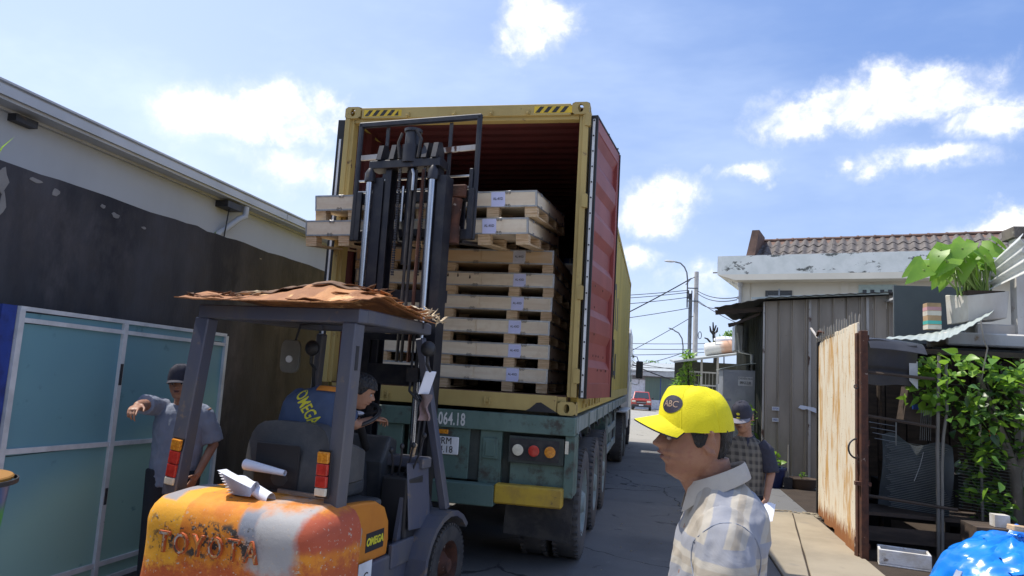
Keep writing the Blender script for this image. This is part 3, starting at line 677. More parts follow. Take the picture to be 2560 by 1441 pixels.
# tiled white house
hs = thing('tiled_house', 'white house with brown tiled roof and mould spotted parapet behind the shack', 'house', (5.0, 15, 0), radians(-16))
B('parapet', 'parapet', hs, (-.02, 14, -.12, .02, 5.03, 5.58)); B('parapet_return', 'parapet', hs, (-.14, -.021, -.118, 4, 5.03, 5.578))
MB().prism([(-.14, 5.03), (.38, 4.86), (14, 4.86), (14, 5.03)], -.12, .6, 'y').build('eave_slab', 'cream_plaster', hs)
B('wall', 'cream_plaster', hs, (.46, 14, .50, 9, 0, 4.86))
B('pilaster', 'cream_plaster', hs, (.46, .70, .455, .499, 0, 4.859)); B('pilaster', 'cream_plaster', hs, (3.13, 3.33, .455, .499, 0, 4.859))
wn = B('window', 'shutter', hs, (1.13, 1.86, .47, .498, 3.9, 4.63))
for x0 in (1.20, 1.54):
    f = B('pane', 'window_dark', hs, (x0, x0+.29, .462, .4695, 4.0, 4.57)); 
    for z in (4.34, 4.46): B('bar', 'fascia', f, (x0+.01, x0+.28, .454, .4615, z, z+.018))
B('mullion', 'galv', hs, (1.495, 1.53, .458, .4695, 3.95, 4.68))
B('vent_panel', 'vent_frame', hs, (3.58, 4.50, .47, .4985, 4.35, 4.78))
for x in (3.68, 3.87, 4.11, 4.30): B('vent_hole', 'window_dark', hs, (x, x+.10, .464, .4695, 4.54, 4.64))
MB().tube([(.43, .40, 4.85), (.43, .40, 4.0)], .045, 8).tube([(.43, .40, 4.87), (.43, .40, 4.74)], .07, 8).tube([(.35, .4, 4.42), (.46, .4, 4.36)], .04, 8).build('downpipe', 'fascia', hs)
T_('spout', 'dark_metal', hs, [(-.28, -.05, 5.10), (-.1, -.05, 5.10)], .02, 6)
# roof of single wavy tiles, three courses and a ridge
tw = .255; cl = .45; nt = 6
def tile_mesh():
    vs = []
    for j, (v, lift) in enumerate(((0, .018), (1, 0))):
        for i in range(nt*2+1):
            a = i/(nt*2); vs.append((a*tw*1.02, v*cl*1.06, .034*cos(2*pi*a)+lift))
    n = nt*2+1; vs += [(x, y, z-.016) for x, y, z in vs]
    fs = [(i, i+1, n+i+1, n+i) for i in range(n-1)]+[(2*n+i, 3*n+i, 3*n+i+1, 2*n+i+1) for i in range(n-1)]+[(i, 2*n+i, 2*n+i+1, i+1) for i in range(n-1)]
    return MB().add(vs, fs)
t0 = tile_mesh().build('tile', 'roof_tile', hs, smooth=False)
pitch = radians(33)
rot = (pitch, 0, 0)
tiles = 34; first = True; bpy_t = []
for r in range(3):
    for i in range(tiles):
        jx_ = random.uniform(-.006, .006); jz = random.uniform(-.004, .006)
        L = (.86+i*tw+jx_, .10+r*cl*cos(pitch), 5.50+r*cl*sin(pitch)+jz)
        rr = (pitch+random.uniform(-.02, .02), random.uniform(-.02, .02), random.uniform(-.012, .012))
        if first: t0.location = L; t0.rotation_euler = rr; first = False
        else: inst(t0, hs, L, rr)
yr = .10+3*cl*cos(pitch); zr = 5.5+3*cl*sin(pitch)
rg0 = MB().lathe([(.062, -.23), (.05, .23)], 10, Matrix.Rotation(pi/2, 4, 'Y'), -pi/2-1.7, -pi/2+1.7) if False else MB().tube([(-.02, 0, 0), (.0, 0, 0), (.02, 0, 0)], .045, 8)
k0 = None
for i in range(20):
    L = (.88+i*.44, yr+.02, zr+.045)
    if k0 is None:
        k0 = MB().tube([(0, 0, 0), (.05, 0, .0), (.06, 0, 0), (.44, 0, 0)], [.058, .058, .046, .040], 8).build('ridge_tile', 'ridge_tile', hs, loc=L)
    else: inst(k0, hs, L, (random.uniform(-.03, .03), random.uniform(-.01, .01), 0))
MB().prism([(.62, 5.5), (.86, 5.5), (1.0, 6.36), (.80, 6.36)], .05, 1.2, 'y').build('gable_cap', 'ridge_tile', hs)
MB().add([(.6, yr, zr), (14, yr, zr), (14, 6, 5.5), (.6, 6, 5.5), (.6, .3, 5.45), (14, .3, 5.45)], [(0, 1, 2, 3), (0, 4, 5, 1)]).build('roof_base', 'ridge_tile', hs)
# ---------------------------------------------------------------- shipping container
Wd, Ht, Ln, HB = 2.438, 2.896, 12.192, 1.42
ct = thing('shipping_container', 'long yellow shipping container with open red inner doors loaded with crates', 'container', (0, 0, HB))
def postL(): return [(0, 0), (.055, 0), (.055, .035), (.085, .035), (.085, .13), (0, .13)]
MB().prism([(0, 0), (.05, 0), (.05, .03), (.085, .03), (.085, .14), (0, .14)], .16, 2.78, 'z').build('corner_post', 'cont_yellow', ct, bevel=.004)
MB().prism([(Wd, 0), (Wd-.05, 0), (Wd-.05, .03), (Wd-.085, .03), (Wd-.085, .14), (Wd, .14)], .16, 2.78, 'z').build('corner_post', 'cont_yellow', ct, bevel=.004)
for x in (0, Wd-.1): B('corner_post', 'cont_yellow', ct, (x, x+.1, Ln-.14, Ln, .12, 2.78))
MB().box(.17, Wd-.17, .0, .03, 2.775, 2.885).box(.09, Wd-.09, .03, .12, 2.74, 2.885).build('header', 'cont_yellow', ct, bevel=.004)
MB().box(.17, Wd-.17, .0, .03, .02, .165).box(.09, Wd-.09, .03, .2, .02, .160).build('sill', 'cont_yellow', ct, bevel=.004)
def casting(x, y, z, sx, sy):
    """hollow corner casting: six-sided block with oval holes cut as dark recessed rings"""
    m = MB(); w_, d_, h_ = .162, .178, .118
    x0, x1 = (x, x+w_) if sx > 0 else (x-w_, x); y0_, y1_ = (y, y+d_) if sy > 0 else (y-d_, y)
    n = 16
    def face(c, U, V, hu, hv, ru, rv, back):
        ring = []; 
        for k in range(n):
            a = 2*pi*(k+.5)/n; ca, sa = cos(a), sin(a)
            s_ = 1/max(abs(ca), abs(sa)); ring.append(((ca*s_*hu, sa*s_*hv), (ca*ru*(1 if abs(ca) < .99 else 1), sa*rv)))
        vs = [c+U*o[0]+V*o[1] for o, i in ring]+[c+U*i[0]+V*i[1] for o, i in ring]+[c+U*i[0]+V*i[1]+back for o, i in ring]
        m.add(vs, [(k, (k+1) % n, n+(k+1) % n, n+k) for k in range(n)]+[(n+k, n+(k+1) % n, 2*n+(k+1) % n, 2*n+k) for k in range(n)])
    X, Y, Z = Vector((1, 0, 0)), Vector((0, 1, 0)), Vector((0, 0, 1)); cx, cy, cz = (x0+x1)/2, (y0_+y1_)/2, z+h_/2
    face(Vector((cx, y0_, cz)), X, Z, w_/2, h_/2, .026, .040, Y*.018); face(Vector((cx, y1_, cz)), X, Z, w_/2, h_/2, .026, .04, Y*-.018)
    face(Vector((x0, cy, cz)), Y, Z, d_/2, h_/2, .026, .04, X*.018); face(Vector((x1, cy, cz)), Y, Z, d_/2, h_/2, .026, .04, X*-.018)
    face(Vector((cx, cy, z+h_)), X, Y, w_/2, d_/2, .03, .05, Z*-.018); face(Vector((cx, cy, z)), X, Y, w_/2, d_/2, .03, .05, Z*.018)
    return m.build('corner_casting', 'cont_yellow', ct, smooth=False)
for x, sx in ((-.004, 1), (Wd+.004, -1)):
    for y, sy in ((-.006, 1), (Ln+.006, -1)):
        for z in (0, Ht-.118): casting(x, y, z, sx, sy)
def corr(pitch, n, depth):
    p = []
    for i in range(n):
        a = i*pitch; p += [(a, 0), (a+pitch*.26, 0), (a+pitch*.5, depth), (a+pitch*.76, depth)]
    return p+[(n*pitch, 0)]
cp = corr(.2768, 43, .036)
def side(x, sgn, mat, name, off):
    m = MB(); vs = []
    for a, d in cp: vs += [(x-sgn*(d+off), .14+a, .15), (x-sgn*(d+off), .14+a, 2.83)]
    m.add(vs, [(2*i, 2*i+2, 2*i+3, 2*i+1) for i in range(len(cp)-1)]); return m.build(name, mat, ct)
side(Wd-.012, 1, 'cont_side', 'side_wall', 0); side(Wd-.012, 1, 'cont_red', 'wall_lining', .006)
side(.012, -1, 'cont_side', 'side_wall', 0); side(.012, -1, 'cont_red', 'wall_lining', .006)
for x0, x1 in ((-.001, .062), (Wd-.062, Wd+.001)):
    B('top_rail', 'cont_side', ct, (x0, x1, .125, Ln-.125, 2.81, 2.885)); B('bottom_rail', 'cont_side', ct, (x0, x1, .145, Ln-.145, .015, .165))
rp = corr(.209, 56, -.022)
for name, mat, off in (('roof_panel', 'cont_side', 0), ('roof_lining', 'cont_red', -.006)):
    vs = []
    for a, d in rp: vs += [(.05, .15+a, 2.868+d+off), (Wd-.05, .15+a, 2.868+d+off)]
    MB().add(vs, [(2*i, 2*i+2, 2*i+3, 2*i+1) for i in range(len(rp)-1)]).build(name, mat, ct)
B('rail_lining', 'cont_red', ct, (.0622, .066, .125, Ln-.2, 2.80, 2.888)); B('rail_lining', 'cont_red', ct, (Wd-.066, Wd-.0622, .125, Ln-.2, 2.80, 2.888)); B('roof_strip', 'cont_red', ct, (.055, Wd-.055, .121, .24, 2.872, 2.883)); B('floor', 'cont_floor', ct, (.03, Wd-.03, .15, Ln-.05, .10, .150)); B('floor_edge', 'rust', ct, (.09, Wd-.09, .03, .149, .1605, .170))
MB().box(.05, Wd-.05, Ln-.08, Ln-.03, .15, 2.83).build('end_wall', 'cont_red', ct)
for i in range(9): B('cross_member', 'cont_yellow', ct, (.06, Wd-.06, .5+i*1.35, .57+i*1.35, .01, .10))
for j, (xa, n_) in enumerate(((.205, 4), (1.93, 4))):
    for i in range(5):
        a = xa+i*.078
        if j == 0: poly = [(a, 2.80), (a+.042, 2.80), (a+.085, 2.858), (a+.045, 2.858)] if i < 4 else [(a, 2.80), (a+.042, 2.80), (a+.040, 2.852)]
        else: poly = [(a, 2.80), (a+.042, 2.80), (a+.085, 2.858), (a+.045, 2.858)] if i < 4 else None
        if poly: MB().prism(poly, -.0025, .0, 'y').build('warning_stripe', 'stripe_black', ct)
    B('warning_band', 'stripe_yellow', ct, (xa-.01, xa+.385, -.0012, 0, 2.795, 2.862))
for x in (.66, 1.13, 1.50, 1.86):
    MB().box(x-.018, x+.018, -.02, 0, 2.785, 2.83).tube([(x, -.02, 2.80), (x, -.04, 2.79), (x, -.03, 2.77)], .006, 6).build('cam_keeper', 'cont_yellow', ct)
for x in (.66, 1.12, 1.64): MB().box(x-.03, x+.03, -.02, 0, .075, .10).box(x-.03, x-.015, -.03, -.0201, .05, .12).box(x+.015, x+.03, -.03, -.0201, .05, .12).build('cam_keeper', 'cont_yellow', ct, bevel=.003)
MB().prism([(1.985, .016), (2.03, .04), (2.09, .095), (2.13, .10), (2.20, .06), (2.28, .016)], -.004, -.0005, 'y').build('dark_patch', 'ink', ct)
# fork pockets / bolts on bottom side rail
for i in range(7): B('bolt_plate', 'cont_yellow', ct, (Wd+.0012, Wd+.02, .55+i*.35, .62+i*.35, .05, .12))
# vertical black lettering seen at a grazing angle on the side
for y0_, y1_, z0, z1 in ((4.9, 5.08, 1.25, 2.10), (5.7, 5.88, 1.20, 1.98), (6.3, 6.48, 1.22, 1.80), (5.1, 5.6, 1.85, 1.95), (4.9, 5.08, .95, 1.10), (5.0, 5.15, .42, .88), (5.6, 5.75, .38, 1.02), (6.2, 6.38, .36, .80), (5.15, 5.6, .62, .70), (5.8, 6.2, .42, .50)):
    B('painted_stroke', 'ink', ct, (Wd-.0115, Wd-.0085, y0_, y1_, z0, z1))
# right door, swung right round and resting beside the container
dw, dz0, dz1 = 1.17, .155, 2.775
rd = MB().box(.0, .045, .03, .10, dz0, dz1).box(.0, .045, dw-.08, dw, dz0, dz1).box(.0, .045, .10, dw-.08, dz0, dz0+.14).box(.0, .045, .10, dw-.08, dz1-.12, dz1).build('right_door', 'door_red', ct, bevel=.003)
rd.location = (Wd+.028, .045, 0); rd.rotation_euler = (0, 0, radians(-7.5))
pz = []; z = dz0+.14; zt = dz1-.12; nw = 5; ph = (zt-z)/nw
for i in range(nw):
    a = z+i*ph; pz += [(a, 0), (a+ph*.30, 0), (a+ph*.46, 1), (a+ph*.80, 1)]
pz.append((zt, 0))
vs = []
for zz, d in pz:
    vs += [(.040-.034*d, .10, zz), (.040-.034*d, dw-.08, zz)]
mp_ = MB().add(vs, [(2*i, 2*i+1, 2*i+3, 2*i+2) for i in range(len(pz)-1)]); mp_.build('door_panel', 'door_red', rd)
MB().add([(x-.008, y, z_) for x, y, z_ in vs], [(2*i, 2*i+1, 2*i+3, 2*i+2) for i in range(len(pz)-1)]).build('door_outer', 'cont_side', rd)
B('gasket', 'gasket', rd, (-.012, .058, .002, .0299, dz0, dz1)); B('gasket', 'gasket', rd, (-.012, .056, dw+.001, dw+.02, dz0, dz1)); B('gasket', 'gasket', rd, (-.01, .05, .03, dw, dz1+.001, dz1+.018))
B('gasket_strip', 'white_strip', rd, (.010, .034, -.001, .0019, dz0+.01, dz1-.03))
b0 = None
for i in range(18):
    L = (.022, -.003, dz0+.06+i*.148)
    if b0 is None: b0 = MB().tube([(0, -.004, 0), (0, .003, 0)], .008, 8).build('bolt', 'gasket', rd, loc=L)
    else: inst(b0, rd, L)
for i in range(12): 
    a = random.uniform(.2, .9); MB().tube([(.045, a, 0), (.048, a, 0)], .012, 6).build('rust_spot', 'rust', rd, loc=(.0, 0, random.choice([.3, .42, .55, .62, .75, 1.0, 1.2])))
for i, zz in enumerate((dz1-.05, 1.95, 1.1, .35)):
    MB().box(-.05, .0, -.035, .03, zz-.06, zz+.06).tube([(-.02, -.02, zz-.065), (-.02, -.02, zz+.065)], .016, 8).build('hinge', 'cont_yellow', ct, loc=(Wd+.022, .02, 0))
for a in (.35, .82):
    T_('lock_rod', 'cont_yellow', rd, [(-.03, a, .1), (-.03, a, 2.84)], .017, 8)
T_('bracket', 'dark_metal', rd, [(.02, .55, dz1), (.05, .57, dz1+.02)], .01, 6); T_('bracket', 'dark_metal', rd, [(.02, 1.0, dz1), (.06, 1.02, dz1+.02)], .01, 6)
# left door, folded back along the far side
ld = MB().box(-.045, .0, .03, dw, dz0, dz1).build('left_door', 'cont_yellow', ct); ld.location = (-.028, .03, 0); ld.rotation_euler = (0, 0, radians(3))
B('gasket', 'gasket', ld, (-.058, .012, .0, .0299, dz0, dz1)); B('gasket_strip', 'white_strip', ld, (-.032, -.012, -.003, -.0001, dz0, dz1-.2), label='grey gasket strip')
for a in (.3, .8): T_('lock_rod', 'cont_yellow', ld, [(.02, a, .1), (.02, a, 2.8)], .017, 8)

# ---------------------------------------------------------------- trailer
tl = thing('semi_trailer', 'green painted container semi trailer with yellow ended bumper bar under the container', 'trailer', (0, 0, 0))
MB().box(-.01, Wd+.012, -.06, .10, 1.245, 1.405).build('rear_beam', 'trailer_green', tl, bevel=.006)
m = MB()
for x0, x1 in ((2.34, 2.452), (-.015, .10)):
    m.box(x0, x1, .101, 11.6, 1.262, 1.402).build('side_rail', 'trailer_rail', tl, bevel=.004); m = MB()
for i in range(8):
    y = .14+i*1.05
    MB().box(2.4521, 2.466, y, y+.03, 1.255, 1.406).build('rail_rib', 'trailer_rail', tl)
    T_('rope_hook', 'dark_metal', tl, [(2.42, y+.4, 1.27), (2.44, y+.4, 1.20), (2.44, y+.46, 1.18), (2.42, y+.5, 1.26)], .008, 6)
for x in (.72, 1.58): MB().box(x, x+.14, .101, 11.2, .95, 1.40).build('frame_beam', 'trailer_dark', tl)
for i in range(12): B('cross_member', 'trailer_dark', tl, (.1, 2.34, .5+i*.95, .58+i*.95, 1.1, 1.24))
B('rear_panel', 'trailer_green', tl, (.92, 1.50, -.03, .04, .80, 1.243), bevel=.005)
B('rear_panel', 'trailer_green', tl, (.0, .86, -.028, .04, .86, 1.243), bevel=.005)
B('rear_panel', 'trailer_dark', tl, (1.50, 1.60, -.01, .04, .80, 1.243))
m = MB().box(1.60, 1.80, -.03, .05, .76, 1.243).box(1.63, 1.77, -.05, -.031, 1.0, 1.18).box(1.655, 1.745, -.058, -.0501, 1.02, 1.15); m.build('post_bracket', 'trailer_green', tl, bevel=.006)
lb = B('light_box', 'trailer_dark', tl, (1.87, 2.36, -.055, .04, .985, 1.215), bevel=.004)
B('light_panel', 'rubber', lb, (1.885, 2.32, -.062, -.0551, 1.01, 1.195))
for x, mm_ in ((1.957, 'lens_white'), (2.10, 'lens_red'), (2.243, 'lens_amber')):
    MB().tube([(x, -.065, 1.098), (x, -.080, 1.098), (x, -.083, 1.098)], [.049, .049, .040], 24).build('lamp', mm_, lb); 
    MB().lathe([(.049, 0), (.056, 0), (.056, .012), (.049, .012)], 24, Matrix.Translation((x, -.0655, 1.098)) @ Matrix.Rotation(pi/2, 4, 'X')).build('lamp_ring', 'black_plastic', lb)
B('lower_panel', 'trailer_green', tl, (1.88, 2.44, .0, .05, .70, .98), bevel=.004)
B('shade_backing', 'trailer_dark', tl, (.0, 2.43, .055, .09, .64, 1.24)); B('edge_plate', 'trailer_green', tl, (2.37, 2.45, -.04, .3, .72, 1.243));  # first plate is an added dark sheet for the black shade between the panels
MB().box(2.37, 2.40, -.046, -.0401, 1.09, 1.20).build('side_marker', 'lens_white', tl)
MB().box(.0, 1.775, -.14, -.02, .60, .785).build('bumper_bar', 'trailer_green', tl, bevel=.008)
MB().box(1.776, 2.375, -.142, -.02, .635, .80).build('bumper_bar', 'bar_yellow', tl, bevel=.014, label='yellow painted end of the bumper bar')
for x in (.5, 1.65): B('bumper_bracket', 'trailer_dark', tl, (x, x+.09, -.019, .3, .62, 1.2))
MB().slab(lambda u, v: (1.86+u*.60-.03*(1-v), .05+.06*(1-v)**2+.012*sin(u*5), .31+v*.42+.03*(1-u)*(1-v)), 8, 6, (0, .008, 0)).build('mudflap', 'rubber', tl)
MB().slab(lambda u, v: (-.02+u*.58, .05+.05*(1-v)**2, .33+v*.42), 8, 6, (0, .008, 0)).build('mudflap', 'rubber', tl)
pl = B('number_plate', 'plate_white', tl, (1.10, 1.405, -.0425, -.031, 1.005, 1.162), bevel=.006)
text('lettering', '50RM', .088, 'ink', pl, (1.252, -.0435, 1.122), FRONT, .86); text('lettering', '064.18', .088, 'ink', pl, (1.252, -.0435, 1.047), FRONT, .86)
B('marker_lamp', 'lens_amber', tl, (1.165, 1.30, -.045, -.031, 1.185, 1.225), bevel=.004)
text('lettering', '50RM-064.18', .155, 'stencil_white', tl, (1.205, -.0615, 1.318), FRONT, .56, bold=.003, spacing=1.08)
def wheel(R, w, rim, mat_t='tyre_dusty', nuts=8, rimmat='trailer_rail'):
    """wheel with axis X, outer face at x = 0, body towards -x"""
    t = MB().lathe([(R*.60, -.01), (R*.80, 0), (R*.93, -.008), (R*.985, -.03), (R, -.05), (R, -w+.05), (R*.985, -w+.03), (R*.93, -w+.008), (R*.8, -w), (R*.6, -w+.01)], 48, Matrix.Rotation(pi/2, 4, 'Y'))
    for k in range(44):
        a = 2*pi*k/44; Tm = Matrix.Rotation(a, 4, 'X')
        t.box(-.055, -.012, -.014, .014, R*.955, R+.006, Tm); t.box(-w+.012, -w+.055, -.014, .014, R*.955, R+.006, Tm)
    r = MB().lathe([(R*.61, -.012), (R*.58, -.02), (R*.55, -.06), (R*.5, -.10), (R*.34, -.11), (R*.30, -.06), (R*.2, -.03), (R*.16, .0), (.001, .002)], 32, Matrix.Rotation(pi/2, 4, 'Y'))
    for k in range(nuts):
        a = 2*pi*k/nuts; r.tube([(-.11, R*.42*cos(a), R*.42*sin(a)), (-.075, R*.42*cos(a), R*.42*sin(a))], .016, 6)
    return t, r, mat_t, rimmat
def put_wheel(parent, loc, spec, flip=False):
    t, r, mt_, mr = spec
    o = t.build('wheel', mt_, parent, loc=loc, rot=(0, 0, pi if flip else 0)); r.build('rim', mr, o); return o
ws = wheel(.53, .27, 0)
protos = {}
def wheel_copy(key, spec, parent, loc, flip=False, rx=0):
    if key not in protos:
        o = put_wheel(parent, loc, spec, flip); protos[key] = (o, [c for c in bpy.data.objects if c.parent == o][0])
    else:
        a, r = protos[key]; o = a.copy(); COL.objects.link(o); o.parent = parent; o.location = loc; q = r.copy(); COL.objects.link(q); q.parent = o; o.rotation_euler = (0, 0, pi if flip else 0)
    o.rotation_euler.x = rx
    return o
for y in (.98, 2.40, 3.82):
    wheel_copy('big', ws, tl, (2.47, y, .525), rx=y); wheel_copy('big', ws, tl, (2.16, y, .525), rx=y*2)
    wheel_copy('big', ws, tl, (-.03, y, .525), True, rx=y); wheel_copy('big', ws, tl, (.28, y, .525), True)
    T_('axle', 'trailer_dark', tl, [(.2, y, .525), (2.3, y, .525)], .075, 10)
# side guard and hangers
MB().box(2.40, 2.43, 4.7, 7.2, .62, .72).box(2.40, 2.43, 4.7, 7.2, .92, 1.02).box(2.40, 2.43, 4.75, 4.82, .6, 1.26).box(2.40, 2.43, 5.9, 5.97, .6, 1.26).box(2.40, 2.43, 7.1, 7.17, .6, 1.26).build('side_guard', 'trailer_rail', tl)
B('tool_box', 'trailer_green', tl, (1.9, 2.38, 5.2, 6.3, .68, 1.18), bevel=.01)
MB().box(2.0, 2.12, 8.0, 8.12, .25, 1.2).box(1.9, 2.2, 7.95, 8.17, .02, .25).build('landing_leg', 'trailer_rail', tl); MB().box(.3, .42, 8.0, 8.12, .25, 1.2).box(.22, .5, 7.95, 8.17, .02, .25).build('landing_leg', 'trailer_rail', tl)
# ---------------------------------------------------------------- tractor
tr = thing('truck_tractor', 'white truck tractor with black wing mirror seen beyond the container', 'truck', (0, 0, 0))
for y in (9.7, 11.0):
    wheel_copy('big', ws, tr, (2.47, y, .525)); wheel_copy('big', ws, tr, (2.16, y, .525)); wheel_copy('big', ws, tr, (-.03, y, .525), True)
wheel_copy('big', ws, tr, (2.46, 14.2, .525)); wheel_copy('big', ws, tr, (-.03, 14.2, .525), True)
for x in (.8, 1.5): B('chassis_rail', 'dark_metal', tr, (x, x+.09, 9.0, 14.8, .8, 1.05))
m = MB().prism([(12.75, .55), (12.75, 3.05), (13.0, 3.2), (14.6, 3.1), (15.0, 2.4), (15.1, 1.3), (15.1, .45), (14.85, .45), (14.75, .95), (14.2, 1.18), (13.65, .95), (13.55, .45)], -.02, 2.46, 'x'); m.build('cab', 'truck_white', tr, bevel=.04, seg=2)
B('side_window', 'glass_dark', tr, (2.4605, 2.464, 13.5, 14.5, 1.75, 2.5)); B('step', 'dark_metal', tr, (2.3, 2.50, 12.9, 13.5, .35, .75)); B('fender', 'truck_white', tr, (2.2, 2.56, 9.2, 11.6, 1.08, 1.12), bevel=.01)
B('fuel_tank', 'steel', tr, (1.9, 2.40, 11.7, 12.7, .45, 1.0), bevel=.05)
mi = MB().box(2.58, 2.78, 14.50, 14.60, 1.86, 2.36).build('wing_mirror', 'black_plastic', tr, bevel=.03, seg=2)
T_('mirror_arm', 'truck_white', tr, [(2.46, 14.6, 1.70), (2.62, 14.56, 1.68), (2.68, 14.56, 1.72), (2.68, 14.55, 1.9)], .014, 8); T_('mirror_arm', 'black_plastic', tr, [(2.46, 14.6, 2.5), (2.60, 14.56, 2.48), (2.66, 14.55, 2.3)], .014, 8)
B('mirror_face', 'glass_dark', mi, (2.60, 2.76, 14.4965, 14.4995, 1.90, 2.33))

# ---------------------------------------------------------------- crates
CW_, CD, CH, PH = 2.05, 1.95, .138, .090
def make_crate(label, warm=False, lbl='label_paper', stains=False):
    t = thing('plywood_crate', label, 'crate')
    pm = 'plywood_warm' if warm else 'plywood'
    b = B('box_panel', pm, t, (.004, CW_-.004, .004, CD-.004, PH+.004, PH+CH-.004))
    for i, (x0, x1) in enumerate(((0, .74), (.742, 1.32), (1.322, CW_))):
        B('front_board', pm, t, (x0+.013, x1-.001, -.004, .0035, PH+.012, PH+CH-.012))
    e = .013; z0, z1 = PH, PH+CH
    for za, zb in ((z0, z0+e), (z1-e, z1)):
        B('steel_edge', 'edge_steel', t, (0, CW_, -.0065, -.0042, za, zb)); B('steel_edge', 'edge_steel', t, (CW_+.0001, CW_+.002, 0, CD, za, zb)); B('steel_edge', 'edge_steel', t, (-.002, -.0001, 0, CD, za, zb))
    B('steel_edge', 'edge_steel', t, (0, CW_, -.0065, e*1.6, z1+.0002, z1+.002)); B('steel_edge', 'edge_steel', t, (CW_-e*1.6, CW_, e*1.6, CD, z1+.0002, z1+.002)); B('steel_edge', 'edge_steel', t, (0, e*1.6, e*1.6, CD, z1+.0002, z1+.002))
    for x in (0, CW_-e): B('corner_edge', 'edge_steel', t, (x, x+e, -.0072, -.0043, z0, z1))
    B('corner_edge', 'edge_steel', t, (CW_+.0001, CW_+.0028, -.0042, e*1.5, z0, z1))
    c0 = None
    for fx in (.12, .37, .62, .875):
        for zz, fl in ((z1-.012, 1), (z0+.012, -1)):
            L = (CW_*fx+random.uniform(-.01, .01), -.0085, zz)
            if c0 is None:
                m = MB()
                for s in (-1, 1): m.tube([(s*.002, 0, .012), (s*.020, 0, .014), (s*.024, 0, .002), (s*.018, 0, -.012), (s*.006, 0, -.010), (s*.005, 0, 0), (s*.016, 0, .001)], .0024, 4)
                c0 = m.build('clip', 'clip_steel', t, loc=L)
            else: inst(c0, t, L, (0, 0 if fl > 0 else pi, 0))
    for fy in (.12, .37, .62, .87):
        for zz in (z1-.012, z0+.012): inst(c0, t, (CW_+.006, CD*fy, zz), (0, 0, pi/2))
    B('label', lbl, t, (CW_*.805, CW_*.865, -.0085, -.0067, z0+.006, z1-.008))
    text('lettering', 'AL-4XD', .032, 'ink', t, (CW_*.835, -.0095, z0+CH*.52), FRONT, .80)
    if stains:
        for fx in (.375, .43, .48, .53, .59):
            z_ = z0+random.uniform(.05, .09); x = CW_*fx; MB().prism([(x-.008, z_), (x+.008, z_+.002), (x+.010, z_+.015), (x, z_+.042), (x-.007, z_+.02)], -.0052, -.0042, 'y').build('resin_stain', 'old_wood', t)
    bl = None
    for fx, w_ in ((0, .105), (.155, .10), (.47, .105), (.785, .105), (.949, .105)):
        for y in (0.0, CD*.30, CD*.62, CD-.11):
            if bl is None:
                m = MB()
                for q in range(4): m.box(random.uniform(-.002, .002), .10+random.uniform(-.002, .002), random.uniform(-.001, .002), .11, .014+q*.019, .0325+q*.019)
                bl = m.build('block', 'pallet_wood', t, loc=(CW_*fx, y+.004, .001))
            else: inst(bl, t, (CW_*fx, y+.004, .001), None, (w_/.10, 1, 1))
        B('runner_board', 'board_wood', t, (CW_*fx, CW_*fx+w_, .0, CD, .0, .0145))
    return t
c_std = make_crate('pale plywood crate at the bottom of the stack inside the container')
c_std.location = (.072, .36, 1.592)
names = ['second crate up from the container floor in the inner stack, pale plywood', 'third crate up in the inner stack, level with the forklift roof front, pale plywood', 'fourth crate up from the floor in the inner stack, pale plywood with tidy steel edges']
for i, lb_ in enumerate(names):
    c = copy_tree(c_std); c['label'] = lb_; c['group'] = 'plywood crates stacked in the container'; c.location = (.072+random.uniform(-.012, .02), .36+random.uniform(-.012, .012), 1.592+.2286*(i+1))
c_std['group'] = 'plywood crates stacked in the container'
cs5 = make_crate('pale crate with dark teardrop resin stains, second from the top of the inner stack', stains=True); cs5['group'] = c_std['group']; cs5.location = (.09, .355, 1.592+.2286*4)
c6 = make_crate('yellower plywood crate on top of the inner stack just under the lifted pair', warm=True, lbl='label_grey'); c6['group'] = c_std['group']; c6.location = (.072, .365, 1.592+.2286*5)
# lifted pair on the forks, turned a little and sticking out of the container
c7 = copy_tree(c_std); c7['label'] = 'lower of the two crates lifted on the forks, sticking out past the container'; c7['group'] = 'crates lifted on the forks'
c7.location = (-.021, -.510, 2.800); c7.rotation_euler = (radians(7.0), radians(-1.5), 0)
c8 = copy_tree(c_std); c8['label'] = 'upper of the two crates lifted on the forks, topmost of all'; c8['group'] = 'crates lifted on the forks'
c8.location = (.035, -.480, 3.041); c8.rotation_euler = (radians(7.0), radians(-1.7), radians(.2))
# second row, deeper in the container
for i in range(7):
    c = copy_tree(c_std); c['label'] = ('lowest', 'second lowest', 'third lowest', 'middle', 'third highest', 'second highest', 'topmost')[i]+' crate of the dim second row deeper inside the container, behind the front stack'; c['group'] = 'crates of the second row inside the container'
    c.location = (.13+random.uniform(-.02, .04), 2.48+random.uniform(-.02, .02), 1.592+.2286*i)
for i in range(5):
    q = thing('blue_bale', ('lowest', 'second lowest', 'middle', 'second highest', 'topmost')[i]+' blue wrapped goods bale piled deep inside the container at its right wall', 'bale', (1.62, 4.75, 1.575+i*.42), random.uniform(-.04, .04), 'blue bales deep in the container')
    MB().box(0, .66, 0, .9, .005, .41).build('wrapping', 'load_blue', q, bevel=.04, seg=2)
    MB().box(.1, .13, -.004, .0, .03, .39).box(.5, .53, -.004, .0, .03, .39).build('strap', 'clip_steel', q)
# ---------------------------------------------------------------- forklift
fk = thing('forklift', 'worn orange and grey forklift lifting crates into the container', 'forklift', (.74, -2.10, 0), radians(-8))
def Fb(name, mat, *b, **kw): return B(name, mat, fk, *b, **kw)
